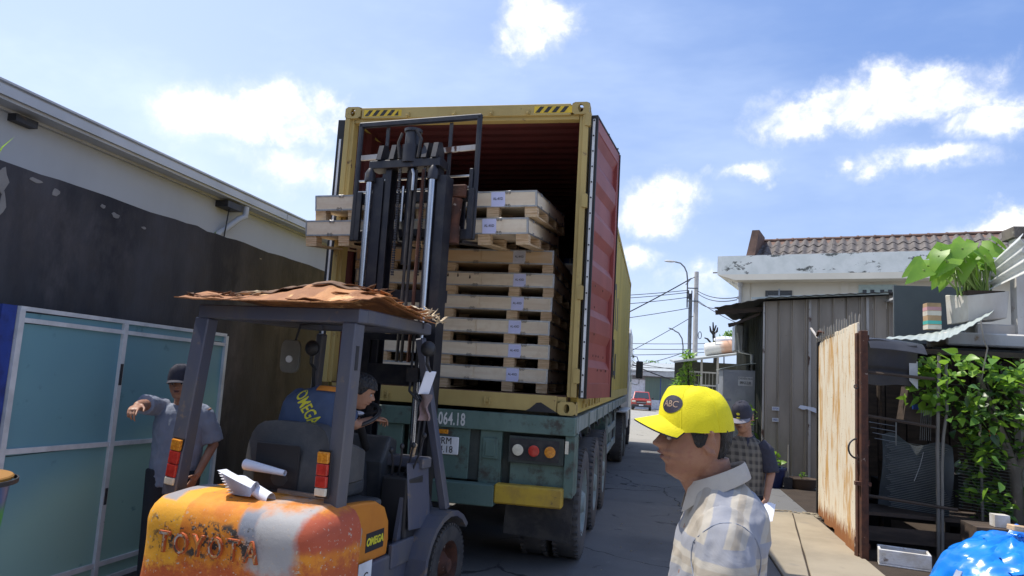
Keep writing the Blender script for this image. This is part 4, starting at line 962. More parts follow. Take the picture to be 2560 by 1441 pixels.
# counterweight: rounded block
def cwf():
    m = MB(); nu, nv = 40, 18; x0, x1, ya, yb, z0, z1 = -.645, .70, -.42, .03, .18, .925
    vs = []
    import itertools
    for j in range(nv+1):
        t = j/nv; z = z0+(z1-z0)*t
        # inset towards the top, rounded shoulder
        s = 1-t; ins = .0
        if z > z1-.19: q = (z-(z1-.19))/.19; ins = .17*(1-math.sqrt(max(0, 1-q*q)))
        ins += .05*(1-t)*(1 if z < .38 else 0)+(.018*sin((z-.3)*5) if z < .9 else 0)
        for i in range(nu+1):
            u = i/nu                       # from left front round the back to right front
            a = pi*u; cx, cy = (x0+x1)/2, yb
            ex = .22; X = -cos(a); Y = -sin(a)
            px = (abs(X)**ex)*(1 if X > 0 else -1); py = -(abs(Y)**.42)
            hx = (x1-x0)/2-ins; hy = (yb-ya)-ins
            slope = .035*(px)                # the right side stands a little higher in the picture
            vs.append((cx+px*hx, cy+py*hy, z))
    W = nu+1
    fs = [(j*W+i, j*W+i+1, (j+1)*W+i+1, (j+1)*W+i) for j in range(nv) for i in range(nu)]
    m.add(vs, fs); top = [nv*W+i for i in range(W)]; m.f.append(tuple(top)); m.smooth = True
    return m
cw = cwf().build('counterweight', 'counter_paint', fk)
def cw_y(x):                        # rear surface of the counterweight
    X = (x-.0275)/.6725; a = math.acos(max(-1, min(1, -(abs(X)**(1/.22))*(1 if X > 0 else -1)))); return .03-.45*(abs(sin(a))**.42)
# embossed, worn brand lettering: each letter a raised piece
for k, ch in enumerate('TOYOTA'):
    x = -.36+k*.125
    o = text('letter', ch, .165, 'counter_paint', cw, (x, cw_y(x)-.004, .655+k*.004), FRONT, .80, ext=.008, bold=.004); 
for k, ch in enumerate('TOYOTA'):
    x = -.36+k*.125
    o = text('letter_face', ch, .16, 'letter_worn', cw, (x, cw_y(x)-.0128, .655+k*.004), FRONT, .78, ext=.0006, bold=-.001)
MB().lathe([(.028, .9265), (.036, .9265), (.034, .930), (.028, .930)], 20, Matrix.Translation((-.05, -.18, 0))).lathe([(.001, .9266), (.03, .9268)], 16, Matrix.Translation((-.05, -.18, 0))).build('filler_hole', 'ink', cw)
# hood, side panels, chassis
MB().prism([(.06, .50), (.585, .50), (.60, .60), (.585, .72), (.52, .82), (.40, .875), (.25, .89), (.06, .90)], .50, .565, 'x').build('side_panel', 'side_orange', fk, bevel=.014, seg=3)
MB().prism([(.06, .50), (.585, .50), (.60, .60), (.585, .72), (.52, .82), (.40, .875), (.25, .89), (.06, .90)], -.56, -.50, 'x').build('side_panel', 'side_orange', fk, bevel=.014, seg=3)
st = B('sticker', 'ink', fk, (.5655, .567, .30, .525, .565, .685)); text('lettering', 'OMEGA', .066, 'omega_yellow', st, (.5675, .412, .625), (pi/2, 0, pi/2), .92, bold=.003, shear=.15)
text('number', '13', .17, 'number_grey', fk, (.5665, .19, .67), (pi/2, 0, pi/2), .75, bold=.002)
s2 = B('sticker', 'plate_white', fk, (.5865, .588, .20, .36, .36, .52), label='white square sticker'); text('lettering', 'C', .09, 'ink', s2, (.589, .29, .42), (pi/2, 0, pi/2))
Fb('hood', 'seat_vinyl', (-.49, .49, .04, .62, .52, .86), bevel=.03, seg=2)
MB().box(-.58, .585, .035, 1.12, .20, .495).build('chassis', 'guard_paint', fk, bevel=.015, seg=2)
MB().box(.566, .60, .60, .92, .40, .56).build('step_plate', 'guard_paint', fk, bevel=.006)
Fb('floor_plate', 'dark_metal', (-.56, .56, .62, 1.12, .50, .535))
for s in (-1, 1):
    pf = []
    for k in range(9):
        a = pi-pi*.78*k/8; pf.append((1.25+.42*cos(a), .30+.40*sin(a)))
    po = [(y*1, z) for y, z in pf]; inner = [(1.25+.38*cos(pi-pi*.78*k/8), .30+.36*sin(pi-pi*.78*k/8)) for k in range(8, -1, -1)]
    x0, x1 = (.50, .74) if s > 0 else (-.74, -.50)
    MB().prism(po+inner, x0, x1, 'x').build('fender', 'guard_paint', fk)
    MB().prism([(.86, .30), (.90, .50), (1.0, .64), (1.15, .70), (1.3, .70), (1.2, .84), (.80, .84), (.74, .56), (.74, .30)], x0+.02, x0+.05 if s > 0 else x0+.06, 'x').build('side_frame', 'guard_paint', fk)
fwspec = wheel(.30, .22, 0, 'rubber', 6, 'rust')
for key, loc, fl in (('fw', (.74, 1.25, .30), False), ('fw', (-.74, 1.25, .30), True)): wheel_copy(key, fwspec, fk, loc, fl)
rwspec = wheel(.24, .17, 0, 'rubber', 5, 'rust')
for loc, fl in (((.56, -.1, .24), False), ((-.50, -.1, .24), True)): wheel_copy('rw', rwspec, fk, loc, fl)
# overhead guard
def pil(name, a, b, w, h, mat='guard_paint'): return MB().bar(a, b, w, h, (0, 1, 0)).build(name, mat, fk, bevel=.008)
LP = pil('rear_pillar', (-.625, .0, 2.01), (-.685, -.06, .84), .115, .10)
RP = pil('rear_pillar', (.530, .0, 2.01), (.525, -.05, .30), .10, .11)
pil('front_pillar', (.44, 1.10, 1.99), (.66, 1.28, .70), .065, .07); pil('front_pillar', (-.46, 1.10, 1.99), (-.62, 1.28, .70), .065, .07)
B('slot', 'ink', RP, (.579, .5812, -.03, .005, 1.72, 1.87))
MB().prism([(.565, 1.98), (.592, 1.98), (.592, .35), (.565, .35)], -.056, -.0555, 'y')
MB().bar((-.66, -.0, 2.055), (.60, .0, 2.055), .10, .09).build('rear_beam', 'guard_paint', fk, bevel=.008)
MB().bar((-.60, .05, 2.06), (-.48, 1.10, 2.06), .07, .09).build('side_beam', 'guard_paint', fk, bevel=.008); MB().bar((.56, .05, 2.06), (.47, 1.12, 2.06), .07, .09).build('side_beam', 'guard_paint', fk, bevel=.008)
MB().bar((-.50, 1.12, 2.06), (.50, 1.12, 2.06), .08, .08).build('front_beam', 'guard_paint', fk, bevel=.008)
for i in range(5): MB().bar((-.56, .22+i*.19, 2.075), (.53, .22+i*.19, 2.075), .03, .04).build('roof_bar', 'guard_paint', fk)
# tail lights on the rear pillars
def lamp(par, x, z0, cols, mats, lean=0):
    m0 = MB(); h = cols
    b = B('tail_light', 'black_plastic', par, (x-.043, x+.043, -.125, -.112, z0-sum(h)-.01, z0+.01)); z = z0
    for hh, mt_ in zip(h, mats):
        B('lens', mt_, b, (x-.038, x+.038, -.150, -.1255, z-hh+.003, z), bevel=.006, seg=2); z -= hh
    return b
l1 = lamp(fk, 0, 0, [.075, .085, .085, .05], ['lens_amber', 'lens_red', 'lens_red', 'lens_white']); l1.location = (-.655, .03, 1.205); l1.rotation_euler = (0, radians(5.4), 0)
l2 = lamp(fk, .488, 1.23, [.07, .07, .07, .05], ['lens_amber', 'lens_red', 'lens_red', 'lens_white'])
# seat
st_ = MB()
prs = []
def seatf(u, v):
    x = -.30+.62*u; z = .86+.50*v; e = min(u, 1-u)*2; rr = .0
    if v > .72: z = .86+.50*.72+.50*.28*math.sin((v-.72)/.28*pi/2)*(1 if True else 1)
    half = .32*(1 if v < .6 else math.sqrt(max(0.05, 1-((v-.6)/.42)**2.4)))
    return (.03-.0+(u-.5)*2*half, .10+.05*v-.05*sin(pi*u)*sin(pi*min(1, v+.1)), z)
MB().slab(seatf, 20, 14, (0, .11, 0)).build('seat_back', 'seat_vinyl', fk, smooth=True, bevel=.02, seg=2)
B('seat_back_panel', 'black_plastic', fk, (-.17, .17, .070, .078, .93, 1.22), bevel=.01)
MB().box(-.26, .32, .22, .66, .86, .99).build('seat_cushion', 'seat_vinyl', fk, bevel=.04, seg=3)
MB().slab(lambda u, v: (.34+.03*sin(u*3), .16+u*.34, .98+v*.30-.10*u*v), 8, 5, (.05, 0, 0)).build('seat_wing', 'seat_vinyl', fk, smooth=True, bevel=.012)
MB().bar((.10, -.02, .95), (.47, -.0, .94), .02, .022).build('seat_rail', 'steel', fk)
# controls
MB().prism([(.92, .54), (1.10, .54), (1.12, 1.20), (1.0, 1.24), (.90, 1.05)], -.50, .30, 'x').build('dashboard', 'seat_vinyl', fk, bevel=.02, seg=2)
T_('steering_column', 'black_plastic', fk, [(.12, .98, 1.1), (.18, .72, 1.37)], .03, 10)
Tm = Matrix.Translation((.19, .68, 1.40)) @ Matrix.Rotation(radians(28), 4, 'X')
ring = MB(); ring.tube([Tm @ Vector((.165*cos(2*pi*k/32), .165*sin(2*pi*k/32), 0)) for k in range(33)], .014, 8); sw = ring.build('steering_wheel', 'black_plastic', fk)
m = MB(); [m.tube([Tm @ Vector((0, 0, -.01)), Tm @ Vector((.16*cos(a), .16*sin(a), 0))], .012, 6) for a in (.5, 2.6, 4.7)]; m.build('spoke', 'black_plastic', sw)
MB().ell((0, 0, 0), (.055, .055, .018), 16, 6, None).build('horn_pad', 'paper', sw, loc=Tm @ Vector((0, 0, .012)))
for k, (a, b, c_) in enumerate((((.46, .86, .98), (.53, .76, 1.20), 'x'), ((.50, .88, .98), (.60, .80, 1.21), 'x'), ((.42, .84, .98), (.47, .72, 1.17), 'x'), ((.54, .90, .98), (.66, .84, 1.28), 'x'))):
    lv = T_('lever', 'dark_metal', fk, [a, ((a[0]+b[0])/2+.01, (a[1]+b[1])/2, (a[2]+b[2])/2), b], .008, 6); MB().ell(b, (.017, .017, .022), 10, 6).build('knob', 'black_plastic', lv)
MB().box(.36, .58, .80, 1.05, .54, .98).build('lever_console', 'black_plastic', fk, bevel=.02, seg=2)
MB().slab(lambda u, v: (.60-.05*v, .80+u*.34, .62+v*.46-.03*u), 6, 6, (.015, 0, 0)).build('cowl', 'guard_paint', fk, bevel=.006)
Fb('cowl_top', 'guard_paint', (.26, .60, .98, 1.12, 1.02, 1.10), bevel=.01)
MB().tube([(.48, 1.02, 1.10), (.49, 1.02, 1.16), (.51, 1.0, 1.19)], .02, 8).build('valve', 'pallet_wood', fk)
T_('tilt_cylinder', 'dark_metal', fk, [(.40, .80, .60), (.40, 1.18, .78)], .045, 12); MB().tube([(.37, .92, .60), (.47, .92, .60)], .06, 14).build('hub', 'dark_metal', fk)
for k in range(7):
    x = .20+.05*k; T_('hose', 'rubber', fk, [(x, .95, .98-.03*k), (x+.03*sin(k*2), .99, .85), (x-.02, 1.05, .70), (x+.05*cos(k), 1.1, .58)], .012, 6)
for k, (x0, x1) in enumerate(((.36, .33), (.40, .37))):
    T_('pipe', 'dark_metal', fk, [(x0, 1.14, 2.1), (x0, 1.14, 1.66), (x0, 1.13, 1.58), (x0+.10, 1.12, 1.50), (x0+.12, 1.12, 1.42), (x0+.10, 1.1, .95)], .010, 6)
Fb('pipe_clamp', 'dark_metal', (.33, .43, 1.12, 1.16, 1.65, 1.76))
# mirrors, beacon, lamps
mr = MB().prism([(.080*math.copysign(abs(cos(a_))**.45, cos(a_)), .122*math.copysign(abs(sin(a_))**.5, sin(a_))) for a_ in [2*pi*k/32+.05 for k in range(32)]], -.012, .012, 'y').build('rear_mirror', 'mirror_back', fk, loc=(-.37, .60, 1.79), rot=(0, 0, radians(6)), bevel=.006, seg=2, label='dusty mirror back with a round bracket')
MB().tube([(0, -.022, -.02), (0, -.0125, -.02)], .026, 14).build('mirror_boss', 'plate_white', mr); T_('mirror_arm', 'dark_metal', mr, [(0, .02, .05), (.03, .05, .24), (.0, .4, .28)], .008, 6)
for sc_, c in enumerate(((-.20, .62, 1.86), (.66, .80, 1.90))):
    MB().ell((0, 0, 0), (.055, .05, .058), 16, 10).tube([(-.0, 0, -.05), (.0, .0, -.11), (.0, .06, -.16)], .012, 6).build('work_lamp', 'black_plastic', fk, loc=c)
T_('lamp_stalk', 'black_plastic', fk, [(-.20, .66, 1.73), (-.20, .70, 1.3), (-.22, .9, 1.1)], .012, 6)
wm = MB().slab(lambda u, v: (.62-.05*(1-v)+.04*u, .86+.10*u, 1.57+.17*v), 4, 4, (.008, -.004, 0)).build('side_mirror', 'paper', fk, bevel=.01, label='small white rimmed mirror on the front pillar')
MB().slab(lambda u, v: (.575+u*.07+.01*sin(v*9), .90-.02*cos(u*4+v*5), 1.38+v*.19), 6, 8, (0, .03, 0)).build('rag', 'cloth_pink', fk, smooth=True, label='dirty pinkish rag tied to the front pillar')
# mast
def chan(x0, x1, v0, v1, z0, z1, open_right):
    t = .012
    return MB().box(x0, x1, v0, v0+t, z0, z1).box(x0, x1, v1-t, v1, z0, z1).box(*((x0, x0+t) if open_right else (x1-t, x1)), v0+t+.0002, v1-t-.0002, z0, z1)
z_top = 3.33
for x0, x1, orr in ((-.175, -.075, True), (.425, .505, False)):
    chan(x0, x1, 1.22, 1.36, .12, z_top, orr).build('mast_channel', 'mast_metal', fk)
for x0, x1, orr in ((-.070, -.015, True), (.335, .395+.025, False)):
    chan(x0, x1, 1.235, 1.345, 1.2, 3.50, orr).build('inner_channel', 'mast_metal', fk)
MB().box(-.215, .445, 1.20, 1.36, 3.405, 3.475).build('top_plate', 'mast_metal', fk, bevel=.004)
for z in (2.30, .9): Fb('mast_tie', 'mast_metal', (-.17, .50, 1.365, 1.40, z, z+.10))
Fb('mast_tie', 'mast_metal', (-.075, .40, 1.205, 1.233, 1.62, 1.78)); Fb('mast_tie', 'mast_metal', (-.075, .40, 1.205, 1.233, 1.97, 2.02))
MB().tube([(-.195, 1.20, .5), (-.195, 1.20, 3.32)], .0265, 16).build('lift_rod', 'chrome', fk); MB().tube([(.392, 1.195, .5), (.392, 1.195, 3.30)], .0265, 16).build('lift_rod', 'chrome', fk)
for x in (-.195, .392): MB().tube([(x, 1.20, 3.29), (x, 1.20, 3.36), (x, 1.2, 3.405)], [.045, .045, .02], 14).build('rod_head', 'mast_metal', fk)
for x in (-.12, .0, .30, .39):
    MB().prism([(1.18, 3.476), (1.34, 3.476), (1.34, 3.56), (1.29, 3.63), (1.22, 3.61)], x-.022, x+.022, 'x').build('top_bracket', 'mast_metal', fk)
fc = MB().tube([(.15, 1.26, 3.45), (.15, 1.26, 3.60)], .085, 20).tube([(.15, 1.26, 3.60), (.15, 1.26, 3.73), (.15, 1.26, 3.75)], [.065, .065, .05], 20).build('free_lift_cylinder', 'mast_metal', fk)
MB().lathe([(.066, 3.72), (.076, 3.72), (.076, 3.745), (.066, 3.745)], 20, Matrix.Translation((.15, 1.26, 0))).build('collar', 'dark_metal', fc)
MB().tube([(.07, 1.2, 3.48), (.05, 1.2, 3.62), (.08, 1.2, 3.70)], .012, 6).tube([(.24, 1.2, 3.48), (.26, 1.2, 3.64), (.21, 1.2, 3.72)], .014, 6).build('hose', 'rubber', fc)
T_('inner_cylinder', 'mast_metal', fk, [(.15, 1.29, 2.6), (.15, 1.29, 3.40)], .04, 14); T_('inner_rod', 'chrome', fk, [(.11, 1.235, 2.95), (.11, 1.235, 3.25)], .014, 8)
for x, r in ((.16, .013), (.20, .013), (.265, .015)):
    T_('hose', 'rubber' if r < .014 else 'rust', fk, [(x+.03, 1.22, 3.38), (x+.03, 1.215, 2.9), (x+.03, 1.21, 2.3), (x+.03, 1.20, 1.8)], r, 6)
chn = MB()
for k in range(46): chn.box(.305-.011, .305+.011, 1.215, 1.23, 2.5+k*.02, 2.5+k*.02+.014)
for k in range(46): chn.box(.075-.011, .075+.011, 1.215, 1.23, 2.5+k*.02, 2.5+k*.02+.014)
o = chn.build('lift_chain', 'dark_metal', fk); o['kind'] = 'stuff'
MB().tube([(.20, 1.20, 3.38), (.22, 1.19, 3.34), (.22, 1.19, 3.2)], .014, 8).build('hose', 'steel', fk)
T_('hose', 'rubber', fk, [(.02, 1.42, 3.22), (.0, 1.42, 3.05), (.06, 1.40, 2.88), (.16, 1.38, 2.87)], .014, 6); T_('hose', 'rubber', fk, [(-.02, 1.43, 3.1), (-.03, 1.43, 2.95), (.0, 1.42, 2.82), (.1, 1.42, 2.80)], .014, 6)
# carriage and load backrest
V0 = 1.45
MB().box(-.46, .66, V0, V0+.05, 3.17, 3.27).build('carriage_bar', 'mast_metal', fk, bevel=.006); MB().box(-.46, .66, V0, V0+.05, 2.84, 2.93).build('carriage_bar', 'mast_metal', fk, bevel=.006)
for x in (-.45, -.13, .34, .62): Fb('carriage_plate', 'mast_metal', (x, x+.045, V0-.03, V0-.001, 2.84, 3.27))
MB().box(-.12, .40, V0-.03, V0-.001, 2.86, 2.93).build('side_shift', 'mast_metal', fk)
Fb('shift_block', 'rust', (.44, .60, V0-.05, V0-.001, 3.19, 3.30), bevel=.01, label='rusty block on the carriage'); MB().tube([(.50, V0-.03, 2.95), (.52, V0-.03, 3.18)], .05, 12).tube([(.50, V0-.03, 2.80), (.50, V0-.03, 2.95)], .06, 12).build('shift_cylinder', 'rust', fk)
MB().tube([(.42, V0-.03, 2.86), (.36, V0-.03, 3.1), (.30, V0-.03, 3.17)], .03, 10).build('shift_link', 'mast_metal', fk)
for x in (-.50, .655): MB().box(x-.022, x+.022, V0+.01, V0+.045, 2.84, 3.925).build('backrest_post', 'mast_metal', fk, bevel=.012, seg=2)
MB().box(.60, .634, V0+.0, V0+.03, 2.98, 3.45).build('backrest_post', 'mast_metal', fk, bevel=.006)
Fb('backrest_top', 'mast_metal', (-.522, .677, V0+.01, V0+.045, 3.878, 3.932), bevel=.01)
MB().bar((-.478, V0+.03, 3.60), (.633, V0+.03, 3.64), .02, .045).build('backrest_bar', 'weathered_post', fk, label='pale worn crossbar of the load backrest'); MB().bar((-.478, V0+.03, 3.385), (.633, V0+.03, 3.395), .02, .014).build('backrest_bar', 'steel', fk); MB().bar((-.478, V0+.03, 3.285), (.633, V0+.03, 3.295), .02, .014).build('backrest_bar', 'steel', fk)
for x in (-.24, .38): MB().bar((x, V0+.055, 3.27), (x, V0+.055, 3.88), .03, .014, (0, 1, 0)).build('backrest_upright', 'dark_metal', fk)
for x in (-.35, .46): MB().box(x, x+.10, V0+.051, V0+.075, 2.82, 3.3).bar((x+.05, V0+.0755, 2.835), (x+.05, V0+1.05, 2.975), .10, .028).build('fork', 'mast_metal', fk, bevel=.005)

# torn plywood on the guard roof
pw_ = thing('torn_plywood', 'torn and delaminating brown plywood sheets laid on the forklift roof', 'plywood', (.74, -2.10, 2.108), radians(-8))
R_ = random.Random(11)
def plyf(x0, x1, ya, yb, z, wav, seed):
    def f(u, v):
        e = .035*mnoise.noise((u*9+seed, v*9, 0)); x = x0+(x1-x0)*u+(e if u in (0, 1) else 0); y = ya+(yb-ya)*v+(.05*mnoise.noise((u*13+seed, 3+v, 0)) if v in (0, 1) else 0)
        return (x, y, z+wav*(mnoise.noise((x*2.2+seed, y*1.6, seed))+.45*mnoise.noise((x*7, y*7, seed)))+(.07*(max(0, -.45-x))*3 if x < -.45 else 0)+max(0, (y-.6))*-.02)
    return f
def ridge(x): return .045+.085*math.exp(-((x-.30)/.30)**2)+.035*math.exp(-((x+.05)/.3)**2)+.10*max(0, -.45-x)
def ply1(u, v):
    x = -.74+1.33*u; e = .05*mnoise.noise((x*6, 2, 0))*(1 if v < .05 else 0); y = -.20+1.24*v+e+(.04*mnoise.noise((3, v*14, 0)) if u > .99 or u < .01 else 0)
    k = (y+.20)/.34; rise = (3*min(1, k)**2-2*min(1, k)**3) if k > 0 else 0
    fall = 1-max(0, (y-.14))/.9
    z = .010+ridge(x)*rise*max(.12, fall)+.010*mnoise.noise((x*4, y*4, 0))+.005*mnoise.noise((x*15, y*15, 3))+.016*max(0, -.5-x)*3
    z -= .05*max(0, x-.45)*5*max(0, y-.2)
    return (x, y, z)
MB().slab(ply1, 44, 34, (0, 0, .007)).build('sheet', 'torn_ply', pw_, smooth=False)
def ply2(u, v):
    x = -.28+.78*u; y = .06+.6*v+.05*mnoise.noise((x*7, v, 3)); q = ply1((x+.74)/1.33, (y+.20)/1.24); return (x, y, q[2]+.018+.05*v*(1-v)+.018*mnoise.noise((x*9, y*9, 5))+.02*(1-v)*max(0, mnoise.noise((x*6, 0, 9))))
MB().slab(ply2, 34, 22, (0, 0, .006)).build('sheet', 'torn_ply_under', pw_, smooth=False)
def ply3(u, v):
    x = .12+.54*u; y = -.16+.95*v+.04*mnoise.noise((x*9, v, 8)); q = ply1((x+.74)/1.33, (y+.20)/1.24); return (x, y, q[2]+.013+.014*mnoise.noise((x*11, y*11, 15)))
MB().slab(ply3, 26, 30, (0, 0, .005)).build('sheet', 'torn_ply', pw_, smooth=False)
def flap(n, mat, name, box, tilt, sz, seed):
    R_ = random.Random(seed); m = MB()
    for k in range(n):
        x, y = R_.uniform(*box[0]), R_.uniform(*box[1]); z = ply1((x+.74)/1.33, (y+.20)/1.24)[2]+R_.uniform(*box[2]); w_ = R_.uniform(*sz); l_ = w_*R_.uniform(.12, .4)
        Tm = Matrix.Translation((x, y, z)) @ Euler((R_.uniform(-tilt, tilt), R_.uniform(-tilt, tilt), R_.uniform(-.6, .6))).to_matrix().to_4x4()
        p = [Vector((-w_, 0, 0)), Vector((-w_*.4, -l_, .01*R_.random())), Vector((w_*.3, -l_*.6, .01)), Vector((w_, -l_*.1, .015*R_.random())), Vector((w_*.4, l_*.7, 0)), Vector((-w_*.3, l_, .01))]
        m.add([Tm @ q for q in p]+[Tm @ (q+Vector((0, 0, .003))) for q in p], [(0, 1, 2, 3, 4, 5), (11, 10, 9, 8, 7, 6)]+[(i, (i+1) % 6, (i+1) % 6+6, i+6) for i in range(6)])
    o = m.build(name, mat, pw_, smooth=False); o['kind'] = 'stuff'; return o
flap(6, 'torn_ply', 'splinter', ((.1, .60), (-.05, .15), (.012, .02)), .15, (.03, .10), 3)
flap(34, 'torn_ply', 'splinter', ((.50, .64), (.1, 1.02), (.004, .03)), .3, (.02, .07), 4)
flap(34, 'ply_pale', 'pale_splinter', ((.50, .66), (.78, 1.06), (.02, .08)), .9, (.015, .06), 5)
flap(9, 'ply_pale', 'pale_splinter', ((-.46, -.22), (-.10, .12), (.012, .03)), .15, (.03, .08), 6)
flap(16, 'torn_ply_under', 'dark_splinter', ((.40, .60), (.15, .9), (.02, .05)), .35, (.03, .09), 7)
flap(16, 'torn_ply_under', 'dark_splinter', ((-.74, -.3), (-.10, .2), (.01, .02)), .15, (.03, .09), 8)
# papers
rl = thing('rolled_paper', 'rolled white sheet tucked behind the forklift seat', 'paper', (.74, -2.10, -.01), radians(-8))
def conef(u, v):
    a = u*2*pi*1.35; r = (.036*(1-v)+.018*v)*(1-.10*u); return (-.20+.31*v, .02+r*cos(a), 1.085-.025*v+r*sin(a))
MB().slab(conef, 40, 6, (0, 0, .0006)).build('sheet', 'paper', rl, smooth=True)
ps = thing('loose_papers', 'sheaf of loose white papers fanned out on the orange counterweight', 'papers', (.74, -2.10, -.062), radians(-8))
for k in range(9):
    a = -.55+k*.09
    def pf_(u, v, k=k, a=a):
        x = -.24*(1-u)*cos(a*.6); y = -.24*(1-u)*sin(a)+v*.13-.06
        return (.10+x, -.24+y*.6, .996+.006*k+.045*(u**2)*sin(v*2.4+.3)+.012*k*(1-u))
    MB().slab(pf_, 10, 6, (0, 0, .0006)).build('sheet', 'paper', ps, smooth=True)
def conef2(u, v):
    a = u*2*pi*.8-.6; r = .045*(1-.10*u); return (-.06+.25*v+.03*cos(a)*(1-v), -.20+r*cos(a), 1.035-.05*v+.055*(1-v)+r*sin(a)*(.4+.6*v))
MB().slab(conef2, 26, 6, (0, 0, .0006)).build('rolled_sheet', 'paper', ps, smooth=True)
# ---------------------------------------------------------------- right yard
rg = thing('rusty_gate', 'open gate leaf of cream painted boards streaked with rust, spiked on top', 'gate', (5.35, 0, 0))
def gz_(y): return 2.50+(.045 if y < 3 else 0)-(.0 if y < 4.2 else .12)
for a, b, x, zb in ((4.44, 4.02, .05, .07), (4.014, 3.38, .035, .045), (3.372, 2.78, .012, .02), (2.772, 2.27, -.01, .0)):
    k = 6; m = MB(); zt = [2.50+.06*(4.4-(a+(b-a)*i/k))/2.1+random.uniform(-.006, .006)-(.10*max(0, (a+(b-a)*i/k)-4.25)/.2) for i in range(k+1)]; zz = [zb+random.uniform(-.02, .02) for i in range(k+1)]
    pol = [(a+(b-a)*i/k, zt[i]) for i in range(k+1)]+[(a+(b-a)*i/k, zz[i]) for i in range(k, -1, -1)]
    m.prism(pol, x, x+.03, 'x').build('board', 'rust_board', rg, bevel=.004)
MB().box(-.015, .06, 2.10, 2.20, -.02, 2.46).box(-.035, -.0151, 2.18, 2.265, 0, 2.44).build('angle_post', 'rust', rg, bevel=.005)
B('frame_rail', 'rust', rg, (.06, .10, 2.2, 4.4, 2.36, 2.42)); B('frame_rail', 'rust', rg, (.065, .10, 2.2, 4.4, .10, .16)); B('frame_rail', 'rust', rg, (.065, .10, 2.2, 4.4, 1.2, 1.26))
s0 = None
for i in range(18):
    y = 4.40-i*.123; L = (.02, y, 2.46+.045*(4.4-y)/2.1); 
    if s0 is None: s0 = MB().tube([(0, 0, 0), (0, 0, .15), (.0, 0, .17)], [.011, .010, .004], 6).build('spike', 'bamboo', rg, loc=L)
    else: inst(s0, rg, L, (random.uniform(-.08, .08), random.uniform(-.08, .08), 0), (1, 1, random.uniform(.8, 1.35)))
MB().bar((.02, 4.36, 2.52), (-.02, 4.62, 2.68), .03, .012).build('bent_strap', 'weathered_post', rg); MB().tube([(.02, 4.42, 2.55), (.0, 4.20, 2.60), (.03, 4.0, 2.57)], .018, 6).build('twisted_wire', 'rust', rg)
T_('ring_handle', 'dark_metal', rg, [(-.03-.095*sin(pi*k/12), 2.20-.03*sin(pi*k/12), 1.165+.105*cos(pi*k/12)) for k in range(13)], .010, 8)
T_('latch_ring', 'dark_metal', rg, [(-.045+.022*cos(2*pi*k/12), 2.17, 1.84+.022*sin(2*pi*k/12)) for k in range(13)], .006, 6)
B('latch', 'rust', rg, (-.07, .09, 2.11, 2.17, .78, .82)); MB().slab(lambda u, v: (-.02-.03*sin(u*3), 2.30-.12*u, .02+v*.20-.05*u), 5, 5, (.004, 0, 0)).build('peeling_sheet', 'rust', rg)

cg = thing('cage_shed', 'dark makeshift shed of netting, poles and boards behind the rusty gate', 'shed', (5.5, 2.4, 0))
B('back_wall', 'cage_dark', cg, (.0, 3.4, 2.6, 2.65, 0, 2.55)); B('side_wall', 'cage_dark', cg, (.02, .06, .25, 2.6, 0, 2.35)); B('side_wall', 'cage_dark', cg, (2.6, 2.66, .6, 2.6, 0, 2.6))
for i in range(9): B('wall_board', 'old_wood', cg, (.1+i*.28, .36+i*.28, 2.57, 2.595, .1, 2.3+.03*(i % 3)))
T_('pole', 'bamboo', cg, [(.76, .2, 0), (.765, .2, 1.2), (.80, .2, 2.25)], .020, 8); T_('pole', 'bamboo', cg, [(.80, .2, 0), (.81, .2, 1.0), (.83, .2, 1.35), (.87, .2, 1.62), (.87, .2, 2.2)], .017, 8)
T_('pole', 'old_wood', cg, [(.12, .6, 0), (.13, .6, 2.3)], .025, 8); T_('pole', 'old_wood', cg, [(.38, .9, 0), (.36, .9, 2.3)], .03, 8); T_('pole', 'bamboo', cg, [(1.25, .3, 0), (1.24, .3, 1.9)], .016, 8)
for z0_, z1_ in ((.62, .55), (1.52, 1.44), (2.02, 1.98)): T_('rail', 'old_wood', cg, [(.02, .22, z0_), (.74 if z0_ > 1 else .95, .18, z1_)], .020, 6)
MB().box(.05, 1.7, .25, .9, .40, .44).build('shelf', 'old_wood', cg); MB().box(.05, 1.7, .25, .28, .12, .28).build('low_board', 'old_wood', cg)
def nf(u, v): return (.22+u*.72+.04*v, .42+.10*sin(u*4)+.05*cos(v*5), .50+v*.80-.10*u+.05*sin(u*9)*v)
MB().slab(nf, 16, 16, (0, .003, 0)).build('net', 'mesh_net', cg, smooth=True)
m = MB()
for k in range(40):
    z = .48+k*.019; m.tube([(.30+.03*sin(k), .36, z+.02), (.62, .355, z), (.98, .36, z-.03)], .0022, 4)
for k in range(22):
    z = .55+k*.034; m.tube([(.98, .22, z+.02), (1.5, .21, z-.02)], .0025, 4)
o = m.build('net_wire', 'wire', cg); o['kind'] = 'stuff'
m = MB()
for k in range(6): m.tube([(.60+k*.022, .24, 1.28), (.62+k*.02, .24, 1.62)], .0025, 4)
for k in range(4): m.tube([(.05+.02*k, .2, 1.45-.06*k), (.33, .2, 1.42-.06*k)], .004, 4)
m.tube([(.34, .2, 1.5), (.335, .2, 1.2)], .008, 5); o = m.build('grille_wire', 'wire', cg); o['kind'] = 'stuff'
T_('wire', 'wire', cg, [(.62, .2, 1.15), (.58, .2, .98), (.52, .2, .82)], .004, 5)
B('hanging_bag', 'load_blue', cg, (.62, .70, .5, .54, 1.62, 1.68)); MB().box(.30, .48, .55, .8, 1.55, 1.95).build('cardboard_sheet', 'old_wood', cg, rot=(0, .15, 0))
for i, (x, y, z, w_, h) in enumerate(((.4, 1.1, .44, .35, .28), (1.0, 1.2, .44, .4, .4), (.2, 1.6, 0, .5, .4), (1.3, 1.5, 0, .6, .3), (1.1, .5, .02, .35, .25))): B('stored_box', 'cage_dark', cg, (x, x+w_, y, y+.3, z+.001, z+h))
rollm = MB()
